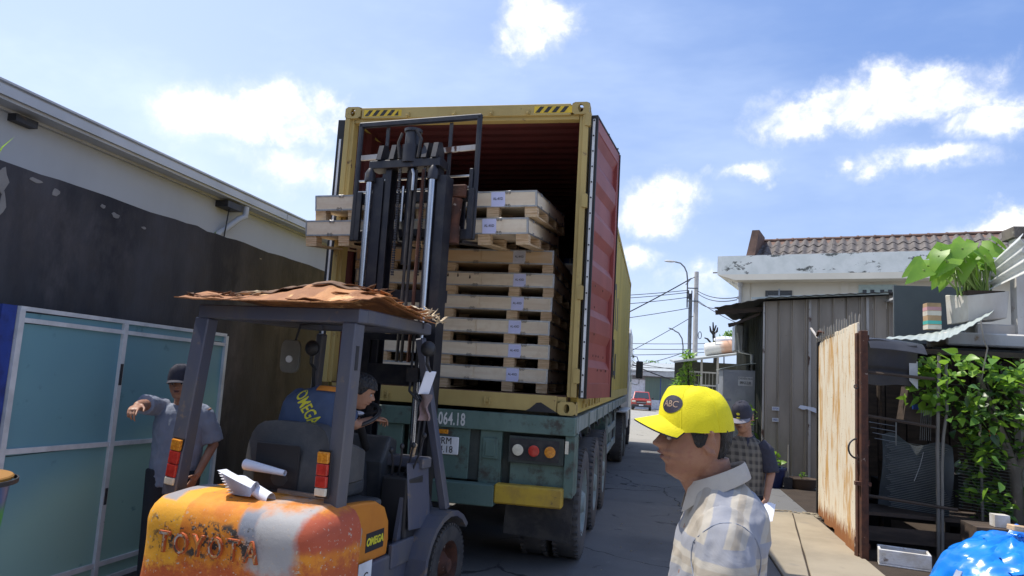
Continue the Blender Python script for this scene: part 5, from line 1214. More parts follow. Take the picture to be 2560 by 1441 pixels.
rollm.slab(lambda u, v: (.04+u*.52+.02*sin(v*4), .20+.16*(1-cos(v*2.6))*.5+.02*sin(u*5), 2.40-.50*v+.02*sin(u*6+v*3)-.04*u+.05*sin(v*3)), 14, 10, (0, .01, 0)).build('black_sheet', 'tarp_black', cg, smooth=True)
MB().slab(lambda u, v: (.05+u*.60, .12+v*.4, 2.30+.13*sin(pi*min(1, v*1.1))-.05*u*u), 12, 12, (0, 0, -.006)).build('black_awning', 'tarp_black', cg, smooth=True)
MB().slab(lambda u, v: (.50+u*.09, .25, 1.95+v*.32-.1*u), 2, 2, (0, .004, 0)).build('glass_sheet', 'film_clear', cg)
fr = [(5.919, 3.2, 2.465), (6.116, 2.9, 2.432), (6.305, 2.7, 2.415), (6.437, 2.6, 2.493), (6.626, 2.55, 2.617), (6.811, 2.5, 2.742)]
bkk = [(6.311, 4.4, 2.58), (6.659, 4.4, 2.624), (6.938, 4.4, 2.692), (7.102, 4.3, 2.747), (7.245, 4.1, 2.823), (7.469, 4.0, 2.961)]
def lin(P_, u):
    k = min(len(P_)-2, int(u*(len(P_)-1))); f = u*(len(P_)-1)-k; return Vector(P_[k]).lerp(Vector(P_[k+1]), f)
MB().slab(lambda u, v: lin(fr, u).lerp(lin(bkk, u), v)+Vector((-5.5, -2.4, .006*cos(u*2*pi*13)+.015*sin(u*7)*(1-v))), 104, 3, (0, 0, -.005)).build('roof_sheet', 'roof_sheet', cg, smooth=True)
B('roof_beam', 'old_wood', cg, (.4, 2.2, .5, .56, 2.28, 2.34)); MB().box(.9, 3.2, .7, 2.5, 2.34, 2.38).build('roof_board', 'cage_dark', cg)
T_('hanging_cord', 'bamboo', cg, [(1.18, .06, 2.66), (1.20, .05, 2.45), (1.24, .06, 2.35), (1.20, .06, 2.15), (1.18, .08, 2.0)], .008, 6)
B('ledge', 'planter', cg, (1.25, 2.3, 1.2, 1.9, 2.45, 2.62), bevel=.02)

sbx = thing('styrofoam_box', 'dirty white open styrofoam box on the ground before the cage shed', 'box', (5.72, 2.02, .009), radians(-12))
o_ = MB().box(-.24, .24, -.13, .13, 0, .02); o_.box(-.24, .24, -.13, -.105, .0205, .165).box(-.24, .24, .105, .13, .0205, .165).box(-.24, -.215, -.1045, .1045, .0205, .165).box(.215, .24, -.1045, .1045, .0205, .165); o_.build('box_body', 'styrofoam', sbx, bevel=.006)
MB().slab(lambda u, v: (-.20+u*.40, -.09+v*.18, .09+.02*sin(u*9)*cos(v*7)), 10, 6, (0, 0, -.01)).build('soil', 'soil', sbx)
# blue tarp bundle
tb = thing('blue_tarp_bundle', 'shiny blue plastic tarp wrapped round a heap in the lower right corner', 'tarp', (6.03, .30, 0))
def tf(u, v):
    a = u*2*pi; r = math.cos(v*pi/2)**.75; h = sin(v*pi/2)**.8
    n = mnoise.noise((cos(a)*1.6, sin(a)*1.6, v*2.2))*.10+abs(mnoise.noise((cos(a)*4.5, sin(a)*4.5, v*5+7)))*.07
    return ((.60+n)*r*cos(a), (.55+n)*r*sin(a), (.66+n*.6)*h+.012)
m = MB(); nu, nv = 90, 34
m.grid(tf, nu, nv); m.smooth = True; m.build('tarp', 'tarp_blue', tb)
def tf2(u, v):
    x = -.25+u*.75; y = -.42+v*.5; return (x, y+.05*sin(x*9), .50+.17*v+.05*abs(mnoise.noise((x*6, y*6, 2)))*2-.25*max(0, -x)*1.0+.02*sin(x*21+y*9)+.03)
MB().slab(tf2, 40, 26, (0, 0, .004)).build('tarp_fold', 'tarp_blue', tb, smooth=True)
tag(MB().bar((5.43, -.02, .33), (5.70, .32, .56), .05, .05).build('aluminium_bar', 'aluminium', None, bevel=.004), 'short square aluminium bar leaning on the blue tarp bundle', 'metal bar')
tag(MB().bar((6.05, .05, .74), (6.5, -.15, .62), .05, .03).build('broken_stick', 'rust', None), 'brown broken stick lying on the blue tarp bundle', 'stick')
br_ = tag(B('brick_piece', 'pallet_wood', None, (-.08, .08, -.04, .04, 0, .045), loc=(6.0, .22, .745), rot=(0, .1, .3), bevel=.006), 'small reddish brick piece on top of the blue tarp bundle', 'brick')
film = thing('plastic_film', 'crumpled clear plastic film beside the tree foot', 'plastic film', (6.75, 1.7, .0))
MB().slab(lambda u, v: (-.3+u*.7, -.2+v*.4, .32+.10*mnoise.noise((u*5, v*5, 1))+.05*sin(u*17)), 24, 14, (0, 0, .002)).box(-.25, .35, -.15, .15, .0, .24).build('film', 'film_clear', film, smooth=False)
tag(B('small_white_box', 'styrofoam', None, (-.07, .07, -.06, .06, 0, .12), loc=(6.62, 2.0, .50)), 'small white box at the foot of the leafy tree', 'box')
tag(B('brick_ledge', 'old_wood', None, (6.35, 7.9, 1.86, 2.25, .01, .495)), 'low dark ledge under the leafy tree', 'ledge')

# leafy tree at the right
ty = thing('leafy_tree', 'bushy tree with big glossy green leaves and leaning pale trunk at the right edge', 'tree', (7.08, 2.7, 0))
MB().tube([(0, 0, .0), (.03, 0, .6), (-.0, 0, 1.0), (-.13, 0, 1.43), (-.25, 0, 1.78), (-.33, .05, 2.1)], [.075, .06, .062, .045, .035, .02], 12).tube([(0, 0, .95), (.10, 0, 1.2), (.22, .05, 1.6), (.3, .1, 2.1)], [.05, .045, .035, .02], 10).build('trunk', 'bark', ty)
for k in range(9):
    a = random.uniform(-.9, .5); T_('branch', 'bark_dark', ty, [(-.2+random.uniform(-.1, .3), 0, 1.6+random.uniform(-.4, .3)), (-.2+a*.5, random.uniform(-.3, .2), 1.9+random.uniform(-.4, .1)), (-.2+a, random.uniform(-.4, .3), 2.1+random.uniform(-.5, .15))], .010, 5)
MB().box(-.20, -.13, -.075, -.06, 1.36, 1.46).build('red_rag', 'red_rag', ty, rot=(0, -.05, 0)); 
poly = [(6.04, 1.70), (6.10, 1.93), (6.20, 2.26), (6.43, 2.30), (6.55, 2.22), (6.72, 2.29), (6.97, 2.37), (7.165, 2.34), (7.9, 2.35), (7.9, .35), (6.79, .33), (6.62, .55), (6.60, .95), (6.47, 1.30), (6.40, 1.52), (6.2, 1.60)]
def inside(x, z, P_):
    c = False; j = len(P_)-1
    for i in range(len(P_)):
        if (P_[i][1] > z) != (P_[j][1] > z) and x < (P_[j][0]-P_[i][0])*(z-P_[i][1])/(P_[j][1]-P_[i][1])+P_[i][0]: c = not c
        j = i
    return c
R_ = random.Random(21); cl_ = []
while len(cl_) < 150:
    x, z = R_.uniform(6.0, 7.9), R_.uniform(.35, 2.38)
    if inside(x, z, poly) and not (6.98 < x < 7.3 and z < 1.15 and R_.random() < .85): cl_.append((x, 2.65+R_.uniform(-.38, .45), z))
cs = []
for c in cl_:
    for k in range(16):
        p = Vector(c)+Vector((R_.gauss(0, .075), R_.gauss(0, .10), R_.gauss(0, .085)))
        if inside(p.x, p.z, poly) and not (6.99 < p.x < 7.2 and p.z < 1.1 and p.y < 2.7): cs.append((tuple(p-Vector((7.08, 2.7, 0))), ((p.x-6.9)*.5, -.55, .1)))
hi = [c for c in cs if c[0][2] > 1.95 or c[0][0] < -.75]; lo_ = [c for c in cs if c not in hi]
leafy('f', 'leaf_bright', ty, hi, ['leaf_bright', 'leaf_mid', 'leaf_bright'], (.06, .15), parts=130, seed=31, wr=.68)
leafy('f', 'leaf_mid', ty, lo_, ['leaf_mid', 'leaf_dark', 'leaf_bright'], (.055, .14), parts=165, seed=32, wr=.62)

# roof corner: planter with elephant ears, cardboard box, panels
pt = thing('roof_planter', 'long weathered white planter box standing on the shed roof', 'planter', (7.16, 4.0, 2.80))
MB().prism([(.0, 0), (-.11, .42), (-.07, .0), (.45, 0), (.45, .6), (-.1, .6)], 0, .36, 'z')
MB().add([(0, 0, 0), (.46, .0, .06), (.50, .5, .06), (-.10, .42, -.02), (.0, 0, .345), (.50, .0, .42), (.52, .5, .42), (-.12, .42, .40)], [(0, 1, 5, 4), (1, 2, 6, 5), (2, 3, 7, 6), (3, 0, 4, 7), (4, 5, 6, 7), (3, 2, 1, 0)]).build('planter_box', 'planter', pt, bevel=.012, seg=2)
B('soil', 'soil', pt, (.02, .46, .03, .4, .34, .425)); B('roof_block', 'planter', pt, (.1, .6, .02, .4, -.30, -.02), bevel=.02)
ee = thing('elephant_ear_plant', 'sunlit elephant ear plant with huge arrow leaves in the white roof planter', 'plant', (7.16, 4.15, 3.15))
tips = [(-.48, .42, 160), (-.25, .42, 190), (.0, .55, 90), (.1, .50, 60), (.25, .42, 20), (-.05, .62, 130), (-.30, .60, 150), (-.55, .30, 150), (-.36, .50, 130), (-.18, .60, 100), (-.10, .34, 170), (.05, .62, 60), (.20, .52, 40), (.30, .62, 20), (.12, .30, 80), (.42, .74, 10), (-.28, .30, 200), (.02, .45, 120), (.36, .45, 340), (-.42, .40, 60)]
R_ = random.Random(5)
for i, (tx, tz, ang) in enumerate(tips):
    L = R_.uniform(.28, .42); v, f = leafmesh(L, L*.85, fold=.12, droop=.35, n=8, heart=True)
    base = (R_.uniform(.02, .30), R_.uniform(-.05, .1), 0.02); tip = Vector((tx, R_.uniform(-.2, .15), tz+.02))
    T_('stem', 'taro_stem', ee, [base, Vector(base).lerp(tip, .5)+Vector((0, 0, .1)), tip], .012, 6)
    lf = MB().add(v, f).build('leaf', 'taro', ee, smooth=True)
    nn = Vector((R_.uniform(-.5, .3), R_.uniform(-.9, -.5), R_.uniform(.35, .8))).normalized(); dd = Vector((cos(radians(ang))*.8+R_.uniform(-.2, .2), -.35, sin(radians(ang))*.35-.55)); dd = (dd-nn*dd.dot(nn)).normalized(); xx = dd.cross(nn)
    lf.matrix_local = Matrix.Translation(tip-dd*L*.25) @ Matrix((xx, dd, nn)).transposed().to_4x4()
for k in range(12):
    x = R_.uniform(-.05, .40); T_('stem', 'taro_stem', ee, [(x, R_.uniform(-.1, .15), .0), (x+R_.uniform(-.1, .05), 0, R_.uniform(.25, .45))], .013, 6)
cb2 = thing('taped_carton', 'upright carton with pink, white and teal tape bands beside the roof planter', 'carton', (6.76, 4.25, 2.70))
B('carton', 'cardboard', cb2, (0, .17, 0, .18, 0, .365), bevel=.004)
for z, h, mt_ in ((.26, .05, 'tape_pink'), (.19, .065, 'tape_white'), (.07, .05, 'tape_teal'), (.0, .06, 'tape_white')): B('tape', mt_, cb2, (-.001, .171, -.0015, .181, z+.002, z+h))
tag(B('grey_panel', 'panel_grey', None, (6.62, 7.75, 5.18, 5.22, 1.9, 3.43)), 'big plain dark grey wall panel behind the elephant ear plant', 'panel')
wp = thing('white_pillar', 'whitewashed concrete pillar with mossy cap at the right edge above the tree', 'pillar', (7.72, 3.95, 0))
B('pillar', 'planter', wp, (.0, .17, .0, .17, 0, 3.92)); B('cap', 'bark', wp, (-.03, .3, -.03, .3, 3.925, 4.08), bevel=.01); B('beam', 'fascia', wp, (-.02, .6, -.04, -.001, 3.62, 3.68))
fc2 = thing('corrugated_fence', 'short white corrugated fence sheet with leaf shadows above the planter', 'fence', (0, 0, 0))
A_, B_, C_, D_ = Vector((7.50, 4.6, 3.50)), Vector((7.52, 3.35, 3.86)), Vector((7.57, 3.35, 3.36)), Vector((7.52, 4.6, 3.22))
MB().slab(lambda u, v: A_.lerp(B_, u).lerp(D_.lerp(C_, u), v)+Vector((.02*math.cos(v*2*pi*3.5), 0, 0)), 4, 42, (.004, 0, 0)).build('sheet', 'truck_white', fc2, smooth=True)
pd = thing('metal_prop', 'pair of thin white upright rods in front of the shack right end', 'rods', (0, 0, 0))
T_('rod', 'plate_white', pd, [(7.38, 7.4, 0), (7.36, 7.4, 3.42)], .012, 6); T_('rod', 'plate_white', pd, [(7.42, 7.4, 0), (7.40, 7.4, 3.42)], .009, 6)
MB().box(7.30, 7.62, 7.2, 7.9, 3.50, 3.54).build('canopy', 'fascia', pd, rot=(0, -.0, 0))

# ---------------------------------------------------------------- beyond the truck
cpole = thing('concrete_pole', 'tall pale concrete utility pole with a coil of cable', 'utility pole', (4.86, 26, -.12))
T_('shaft', 'pole_concrete', cpole, [(0, 0, 0), (-.02, 0, 6.97)], [.115, .095], 12) if False else MB().tube([(0, 0, 0), (-.03, 0, 6.97)], [.125, .098], 14).build('shaft', 'pole_concrete', cpole)
T_('cable_coil', 'cable', cpole, [(.17+.07*cos(2*pi*k/16), -.12, 4.10+.16*sin(2*pi*k/16)) for k in range(17)], .018, 6)
for z in (6.20, 5.62): MB().bar((-.42, -.1, z), (.05, -.1, z), .05, .05).build('crossarm', 'pole_grey', cpole)
MB().box(-.38, -.20, -.2, -.02, 5.72, 5.95).tube([(-.36, -.1, 5.95), (-.36, -.1, 6.1)], .03, 6).tube([(-.22, -.1, 5.95), (-.22, -.1, 6.1)], .03, 6).build('fuse_box', 'dark_metal', cpole)
MB().tube([(-.5, -.1, 6.35), (-.28, -.1, 6.62), (-.1, -.1, 6.72)], .02, 6).build('bracket', 'dark_metal', cpole)
sl = thing('street_lamp', 'taller street lamp with curved arm beside the concrete pole', 'street lamp', (4.62, 26.2, -.12), 0, 'street lamps')
MB().tube([(0, 0, 0), (-.02, 0, 5.9)], .085, 10).build('mast', 'pole_grey', sl); T_('arm', 'pole_grey', sl, [(-.16, 0, 5.35), (-.17, 0, 6.6), (-.21, 0, 6.95), (-.32, 0, 7.2), (-.5, 0, 7.38), (-.75, 0, 7.44)], .032, 8)
MB().ell((-.98, 0, 7.46), (.27, .12, .055), 14, 8, Matrix.Rotation(radians(3), 3, 'Y')).build('lamp_head', 'fascia', sl); MB().bar((-.2, 0, 5.65), (0, 0, 5.65), .04).build('brace', 'pole_grey', sl)
s2_ = thing('street_lamp', 'smaller distant street lamp lower behind the poles', 'street lamp', (4.85, 40, -.4), 0, 'street lamps')
T_('arm', 'pole_grey', s2_, [(0, 0, 0), (.0, 0, 4.6), (-.08, 0, 5.1), (-.3, 0, 5.45), (-.6, 0, 5.6)], .04, 8); MB().ell((-.75, 0, 5.68), (.22, .1, .04), 12, 6, Matrix.Rotation(radians(20), 3, 'Y')).build('lamp_head', 'dark_metal', s2_)
wires = [((4.5, 26, 6.0), (-3, 27, 5.55), .12), ((4.5, 26, 5.9), (-3, 27, 5.40), .14), ((4.5, 26, 5.68), (-3, 27, 5.1), .16), ((4.62, 26, 6.55), (-4, 28, 2.3), .25), ((4.6, 26, 5.2), (-3, 27, 4.0), .1),
         ((4.9, 26, 4.95), (-2, 30, 1.3), .2), ((4.9, 26, 5.98), (5.55, 15.9, 4.5), .15), ((4.9, 26, 5.86), (5.5, 15.9, 4.42), .17), ((4.9, 26, 5.5), (5.45, 16, 4.30), .22), ((4.9, 26, 5.55), (6.6, 22, 4.1), .1),
         ((-3, 30, 3.75), (9, 30, 4.2), .25), ((-3, 30, 3.50), (9, 30, 3.95), .28), ((-3, 30, 3.15), (9, 30, 4.0), .4), ((-3, 34, 2.6), (9, 34, 3.0), .2), ((-3, 34, 3.6), (7, 34, 2.4), .2), ((-3, 34, 2.2), (6, 34, 2.6), .1), ((1.0, 30, 3.1), (4.3, 30, 1.9), .12), ((1.0, 30, 2.4), (4.6, 30, 3.4), .15)]
CBL = ['topmost of three near level cables running left from the pole crossarm', 'middle of three near level cables running left from the pole crossarm', 'lowest of three near level cables running left from the pole crossarm',
       'thick sagging cable dropping steeply from pole top towards the container', 'thin cable sloping gently left from the middle of the pole', 'cable falling left from the pole just below its crossarms', 'uppermost cable running right from the pole to the white house',
       'second cable running right from the pole to the white house', 'lowest cable running right from the pole to the house downpipe', 'thin cable running right from the pole behind the shack roof',
       'highest long level cable crossing the sky gap behind the poles', 'second long level cable crossing the sky gap behind the poles', 'third and most sagging long cable crossing behind the poles', 'lowest long cable crossing just over the far roofs',
       'cable crossing behind the poles that slopes down to the right', 'cable far behind the poles that slopes slightly up to the right', 'thick bundled cable low over the far white building', 'cable rising from the container edge to the small street lamp']
for i, (a, b, s) in enumerate(wires):
    o = MB().tube(bez(a, b, s, 14), .016 if i not in (3, 16) else .028, 5).build('overhead_cable', 'cable')
    tag(o, CBL[i], 'cable', 'overhead cables')
# far building, pickup
fb = thing('far_building', 'low white building with green double doors at the far end of the road', 'building', (0, 68, gz(68)))
B('wall', 'far_wall', fb, (-6, 6.4, 0, 8, 0, 3.55)); B('canopy', 'far_roof', fb, (-6, 6.3, -.9, 0, 3.4, 3.95)); MB().prism([(-.95, 3.96), (4, 4.9), (8, 3.96)], -6.1, 6.4, 'x').build('roof', 'far_roof', fb); B('shade_band', 'pole_grey', fb, (-6, 6.4, -.06, -.002, 3.0, 3.39))
for x0, x1 in ((2.2, 3.75), (3.78, 5.35)):
    d_ = B('door', 'far_door', fb, (x0, x1, -.08, -.003, 1.0, 3.3)); B('door_foot', 'far_wall', fb, (x0, x1, -.085, -.003, .05, .99), label='pale lower door half')
B('door_frame', 'gate_blue', fb, (3.72, 3.80, -.10, -.081, 0, 3.3))
pk = thing('red_pickup', 'red pickup truck parked facing us in front of the far white building', 'car', (1.98, 61, gz(61)))
body = [(-.92, .35), (-.95, .55), (-.93, .95), (-.88, 1.05), (.88, 1.05), (.93, .95), (.95, .55), (.92, .35)]
MB().prism(body, 0, 5.0, 'y').build('body', 'car_red', pk, bevel=.06, seg=3)
MB().add([(-.82, 1.2, 1.05), (.82, 1.2, 1.05), (.82, 3.6, 1.05), (-.82, 3.6, 1.05), (-.68, 1.75, 1.72), (.68, 1.75, 1.72), (.70, 3.3, 1.72), (-.70, 3.3, 1.72)], [(0, 1, 5, 4), (1, 2, 6, 5), (2, 3, 7, 6), (3, 0, 4, 7), (4, 5, 6, 7)]).build('cabin', 'car_red', pk, bevel=.05, seg=2)
MB().add([(-.72, 1.19, 1.10), (.72, 1.19, 1.10), (.60, 1.67, 1.66), (-.60, 1.67, 1.66)], [(0, 1, 2, 3)]).build('windscreen', 'glass_dark', pk)
MB().prism([(-.4, 1.05), (.4, 1.05), (.32, 1.13), (-.32, 1.13)], .5, .9, 'y').build('bonnet_scoop', 'car_red', pk)
B('grille', 'black_plastic', pk, (-.45, .45, -.03, .0, .62, .86)); B('bumper', 'dark_metal', pk, (-.9, .9, -.08, .1, .32, .56), bevel=.03); B('number_plate', 'plate_white', pk, (-.2, .2, -.09, -.081, .44, .56)); B('grille_bar', 'chrome', pk, (-.42, .42, -.045, -.031, .72, .77))
for s in (-1, 1):
    B('headlight', 'lens_white', pk, (min(s*.52, s*.86), max(s*.52, s*.86), -.035, .02, .74, .92), bevel=.02)
    MB().ell((s*1.04, 1.5, 1.15), (.11, .07, .09), 10, 6).build('wing_mirror', 'black_plastic', pk)
    for y in (.85, 4.0): wheel_copy('car', wheel(.38, .24, 0, 'rubber', 6, 'steel'), pk, (s*.92, y, .38), s < 0)
# lattice walled shed and tank on its roof
ls = thing('open_shed', 'open sided shed with pale mono pitch roof and lattice screen beyond the cabinet', 'shed', (4.1, 20, 0))
MB().add([(-.35, -1.5, 2.55), (2.2, -1.5, 3.0), (2.2, 6, 3.3), (-.35, 6, 2.85), (-.35, -1.5, 2.48), (2.2, -1.5, 2.93), (2.2, 6, 3.23), (-.35, 6, 2.78)], [(0, 1, 2, 3), (4, 7, 6, 5), (0, 4, 5, 1), (1, 5, 6, 2), (0, 3, 7, 4)]).build('roof', 'far_roof', ls)
for x in (.15, .58, 1.12, 1.8): B('post', 'fascia', ls, (x, x+.07, -.9, -.83, 0, 2.65+.1*x))
for z in (2.2, 1.75, 1.2): B('rail', 'fascia', ls, (.2, 1.85, -.88, -.86, z, z+.05))
for i in range(14): T_('lattice_bar', 'fascia', ls, [(.28+i*.12, -.84, 1.2), (.28+i*.12, -.84, 2.2)], .008, 4)
MB().bar((.62, -.82, 1.25), (.85, -.82, 1.8), .03).build('brace', 'fascia', ls)
B('back_wall', 'siding_dark', ls, (-.2, 2.2, 3, 3.1, 0, 2.7)); B('white_block', 'far_wall', ls, (1.15, 1.9, -1.3, -.9, 1.55, 1.85))
wt = thing('water_tank', 'long pinkish white water tank lying on the open shed roof', 'water tank', (0, 0, 0))
MB().tube([(4.92, 21, 3.10), (5.0, 21, 3.11), (5.95, 21, 3.27), (6.3, 21, 3.3)], [.20, .25, .25, .2], 18).build('tank', 'tank_paint', wt); MB().ell((5.75, 21.2, 3.52), (.5, .25, .14), 14, 7).build('sacking', 'paper', wt)
T_('pipe', 'fascia', wt, [(5.3, 20.8, 3.0), (5.3, 20.8, 3.75)], .012, 5)
def smalltree(name, label, loc, crown, n, mats, size, h, seed, cat='tree', trunk='bark_dark', r=.05):
    t = thing(name, label, cat, loc); R_ = random.Random(seed)
    MB().tube([(0, 0, 0), (.05, 0, h*.5), (0, 0, h)], [r, r*.8, r*.4], 8).build('trunk', trunk, t)
    cs = []
    for k in range(n):
        v = Vector((R_.gauss(0, 1), R_.gauss(0, 1), R_.gauss(0, 1))).normalized()*R_.random()**.4
        c_ = R_.choice(crown); cs.append(((c_[0]+v.x*c_[3], c_[1]+v.y*c_[3], c_[2]+v.z*c_[4]), tuple(v*.6)))
    leafy('f', mats[0], t, cs, mats, size, parts=0, seed=seed, kind='crown', wr=.35)
    return t
smalltree('mango_tree', 'young mango tree with long drooping leaves before the open shed', (4.25, 19.0, 0), [(0, 0, 2.1, .28, .40), (-.25, 0, 1.7, .25, .35), (.2, 0, 1.5, .28, .3), (0, 0, 2.7, .16, .2), (-.1, 0, 1.2, .3, .3)], 620, ['leaf_mid', 'leaf_bright'], (.14, .24), 2.7, 41)
smalltree('roadside_tree', 'green leafy tree top showing above the tank', (6.35, 29, 0), [(0, 0, 3.9, .38, .35), (.25, 0, 4.2, .25, .25), (-.3, 0, 3.7, .25, .25)], 700, ['leaf_bright', 'leaf_mid'], (.12, .2), 3.9, 42)
smalltree('roadside_bush', 'small tuft of leaves showing at the container far edge under the cables', (1.75, 34, 0), [(0, 0, 3.2, .25, .7)], 140, ['leaf_dark'], (.08, .16), 3.0, 43, cat='bush')
smalltree('distant_tree', 'low tree line tuft over the far building roof', (2.6, 82, -1), [(0, 0, 5.0, 1.1, .5), (2, 0, 4.7, 1.0, .4)], 300, ['leaf_mid'], (.3, .5), 4.5, 44)
bt = thing('bare_tree', 'bare dark pollarded tree trunk left of the shack roof tip', 'tree', (5.95, 30, 0))
MB().tube([(0, 0, 0), (.1, 0, 3.6), (.0, 0, 4.2), (-.05, 0, 4.95)], [.1, .08, .07, .03], 8).tube([(.05, 0, 3.7), (-.3, 0, 4.1), (-.45, 0, 4.15)], [.06, .05, .03], 6).tube([(0, 0, 4.3), (-.15, 0, 4.5), (-.2, 0, 4.75)], [.05, .06, .03], 6).tube([(0, 0, 4.35), (.15, 0, 4.5), (.18, 0, 4.7)], [.05, .06, .03], 6).tube([(.02, 0, 4.5), (.1, 0, 4.8)], .04, 6).build('trunk', 'bark_dark', bt)
# ---------------------------------------------------------------- people
from mathutils.bvhtree import BVHTree
def remesh(mb, vox, smooth=2, name='body'):
    me = mb.mesh(name); o = bpy.data.objects.new('tmp', me); COL.objects.link(o)
    r = o.modifiers.new('r', 'REMESH'); r.mode = 'VOXEL'; r.voxel_size = vox; r.use_smooth_shade = True
    if smooth: s = o.modifiers.new('s', 'SMOOTH'); s.factor = .5; s.iterations = smooth
    bpy.context.view_layer.update()
    out = bpy.data.meshes.new_from_object(o.evaluated_get(bpy.context.evaluated_depsgraph_get()))
    bpy.data.objects.remove(o); bpy.data.meshes.remove(me); out.name = name
    out.polygons.foreach_set('use_smooth', [True]*len(out.polygons))
    return out
def put(me, name, mats, parent):
    me.materials.clear(); [me.materials.append(M[m]) for m in ([mats] if isinstance(mats, str) else mats)]
    o = bpy.data.objects.new(name, me); COL.objects.link(o); o.parent = parent; return o
def wrinkle(me, amp, sc, stretch=(1, 1, 1), seed=0):
    ns = [v.normal.copy() for v in me.vertices]
    for v, n in zip(me.vertices, ns):
        p = Vector((v.co.x*stretch[0], v.co.y*stretch[1], v.co.z*stretch[2]))*sc
        a = mnoise.noise(p+Vector((seed, 0, 0))); b = abs(mnoise.noise(p*2.1+Vector((0, seed, 5))))
        v.co += n*amp*(a*.7+(.35-b)*1.1)
def loft(m, secs, n=24):
    """secs: (centre, rx, ry) or with tilt; closed tube of ellipses along z"""
    vs = []
    secs = [((secs[0][0]), secs[0][1]*.05, secs[0][2]*.05)]+list(secs)+[((secs[-1][0]), secs[-1][1]*.05, secs[-1][2]*.05)]
    for c, rx, ry in secs:
        for k in range(n):
            a = 2*pi*k/n; ca, sa = cos(a), sin(a); e = .85
            vs.append((c[0]+rx*math.copysign(abs(ca)**e, ca), c[1]+ry*math.copysign(abs(sa)**e, sa), c[2]))
    m.add(vs, [(i*n+k, i*n+(k+1) % n, (i+1)*n+(k+1) % n, (i+1)*n+k) for i in range(len(secs)-1) for k in range(n)]+[tuple(range(n-1, -1, -1)), tuple(range((len(secs)-1)*n, len(secs)*n))])
HZ = [0, .02, .045, .060, .068, .077, .088, .100, .115, .130, .145, .17, .20, .222, .232]
HF = [.050, .082, .081, .098, .087, .101, .086, .086, .085, .083, .092, .090, .072, .042, .002]
HW = [.030, .047, .058, .062, .064, .066, .069, .072, .074, .075, .076, .078, .068, .042, .002]
HBk = [.02, .045, .062, .070, .075, .080, .088, .092, .097, .101, .104, .106, .092, .06, .002]
def interp(T, z):
    if z <= HZ[0]: return T[0]
    for i in range(len(HZ)-1):
        if z <= HZ[i+1]:
            f = (z-HZ[i])/(HZ[i+1]-HZ[i]); return T[i]+(T[i+1]-T[i])*f
    return T[-1]
def headp(phi, z, off=0, fat=0):
    f, w_, b = interp(HF, z), interp(HW, z), interp(HBk, z)
    w_ += fat*math.exp(-((z-.055)/.035)**2)
    s, c = sin(phi), cos(phi)
    x = w_*math.copysign(abs(s)**.92, s); y = (f*abs(c)**.82 if c > 0 else -b*abs(c)**.9)
    if c > 0:
        nn = math.exp(-(phi/.19)**2); ns = .030*math.exp(-((z-.099)/.0125)**2)+.018*math.exp(-((z-.118)/.016)**2)
        wing = .010*math.exp(-((abs(phi)-.19)/.10)**2)*math.exp(-((z-.095)/.010)**2)
        eye = -.011*math.exp(-((abs(phi)-.42)/.20)**2)*math.exp(-((z-.123)/.014)**2)
        chk = .006*math.exp(-((abs(phi)-.75)/.3)**2)*math.exp(-((z-.095)/.02)**2)
        lipn = .0 if abs(phi) < .30 else -.008*math.exp(-((abs(phi)-.48)/.14)**2)*math.exp(-((z-.07)/.014)**2)
        y += ns*nn+wing+eye+chk+lipn
    r = math.hypot(x, y) or 1
    return Vector((x*(1+off/r), y*(1+off/r), z))
def head(m, H, fat=0):
    nu, nv = 72, 60; vs = []
    for j in range(nv+1):
        z = .232*(1-cos(pi*j/nv))/2 if False else .232*j/nv
        for k in range(nu):
            a = -pi+2*pi*k/nu; vs.append(H @ headp(a, z, 0, fat))
    fs = [(j*nu+k, j*nu+(k+1) % nu, (j+1)*nu+(k+1) % nu, (j+1)*nu+k) for j in range(nv) for k in range(nu)]+[tuple(range(nu-1, -1, -1)), tuple(range(nv*nu, nv*nu+nu))]
    m.add(vs, fs)
    for s in (-1, 1):           # ears
        E = H @ Matrix.Translation((s*.076, -.030, .112)) @ Matrix.Rotation(s*.45, 4, 'Z') @ Matrix.Rotation(-.15, 4, 'X')
        m.ell((0, 0, 0), (.0055, .017, .030), 12, 8, None) if False else None
        pts = [E @ Vector((s*.008, .020*cos(a)-.004*(sin(a) < -.3), .031*sin(a))) for a in [(-1.9+k*.36) for k in range(13)]]
        m.tube(pts, .0058, 7)
        o0 = len(m.v); m.ell((0, 0, 0), (1, 1, 1), 12, 8); m.v[o0:] = [tuple(E @ Vector((p[0]*.0055+s*.002, p[1]*.016-.002, p[2]*.027))) for p in m.v[o0:]]
        o0 = len(m.v); m.ell((0, 0, 0), (1, 1, 1), 10, 6); m.v[o0:] = [tuple(E @ Vector((p[0]*.006+s*.005, p[1]*.009+.006, p[2]*.009-.026))) for p in m.v[o0:]]
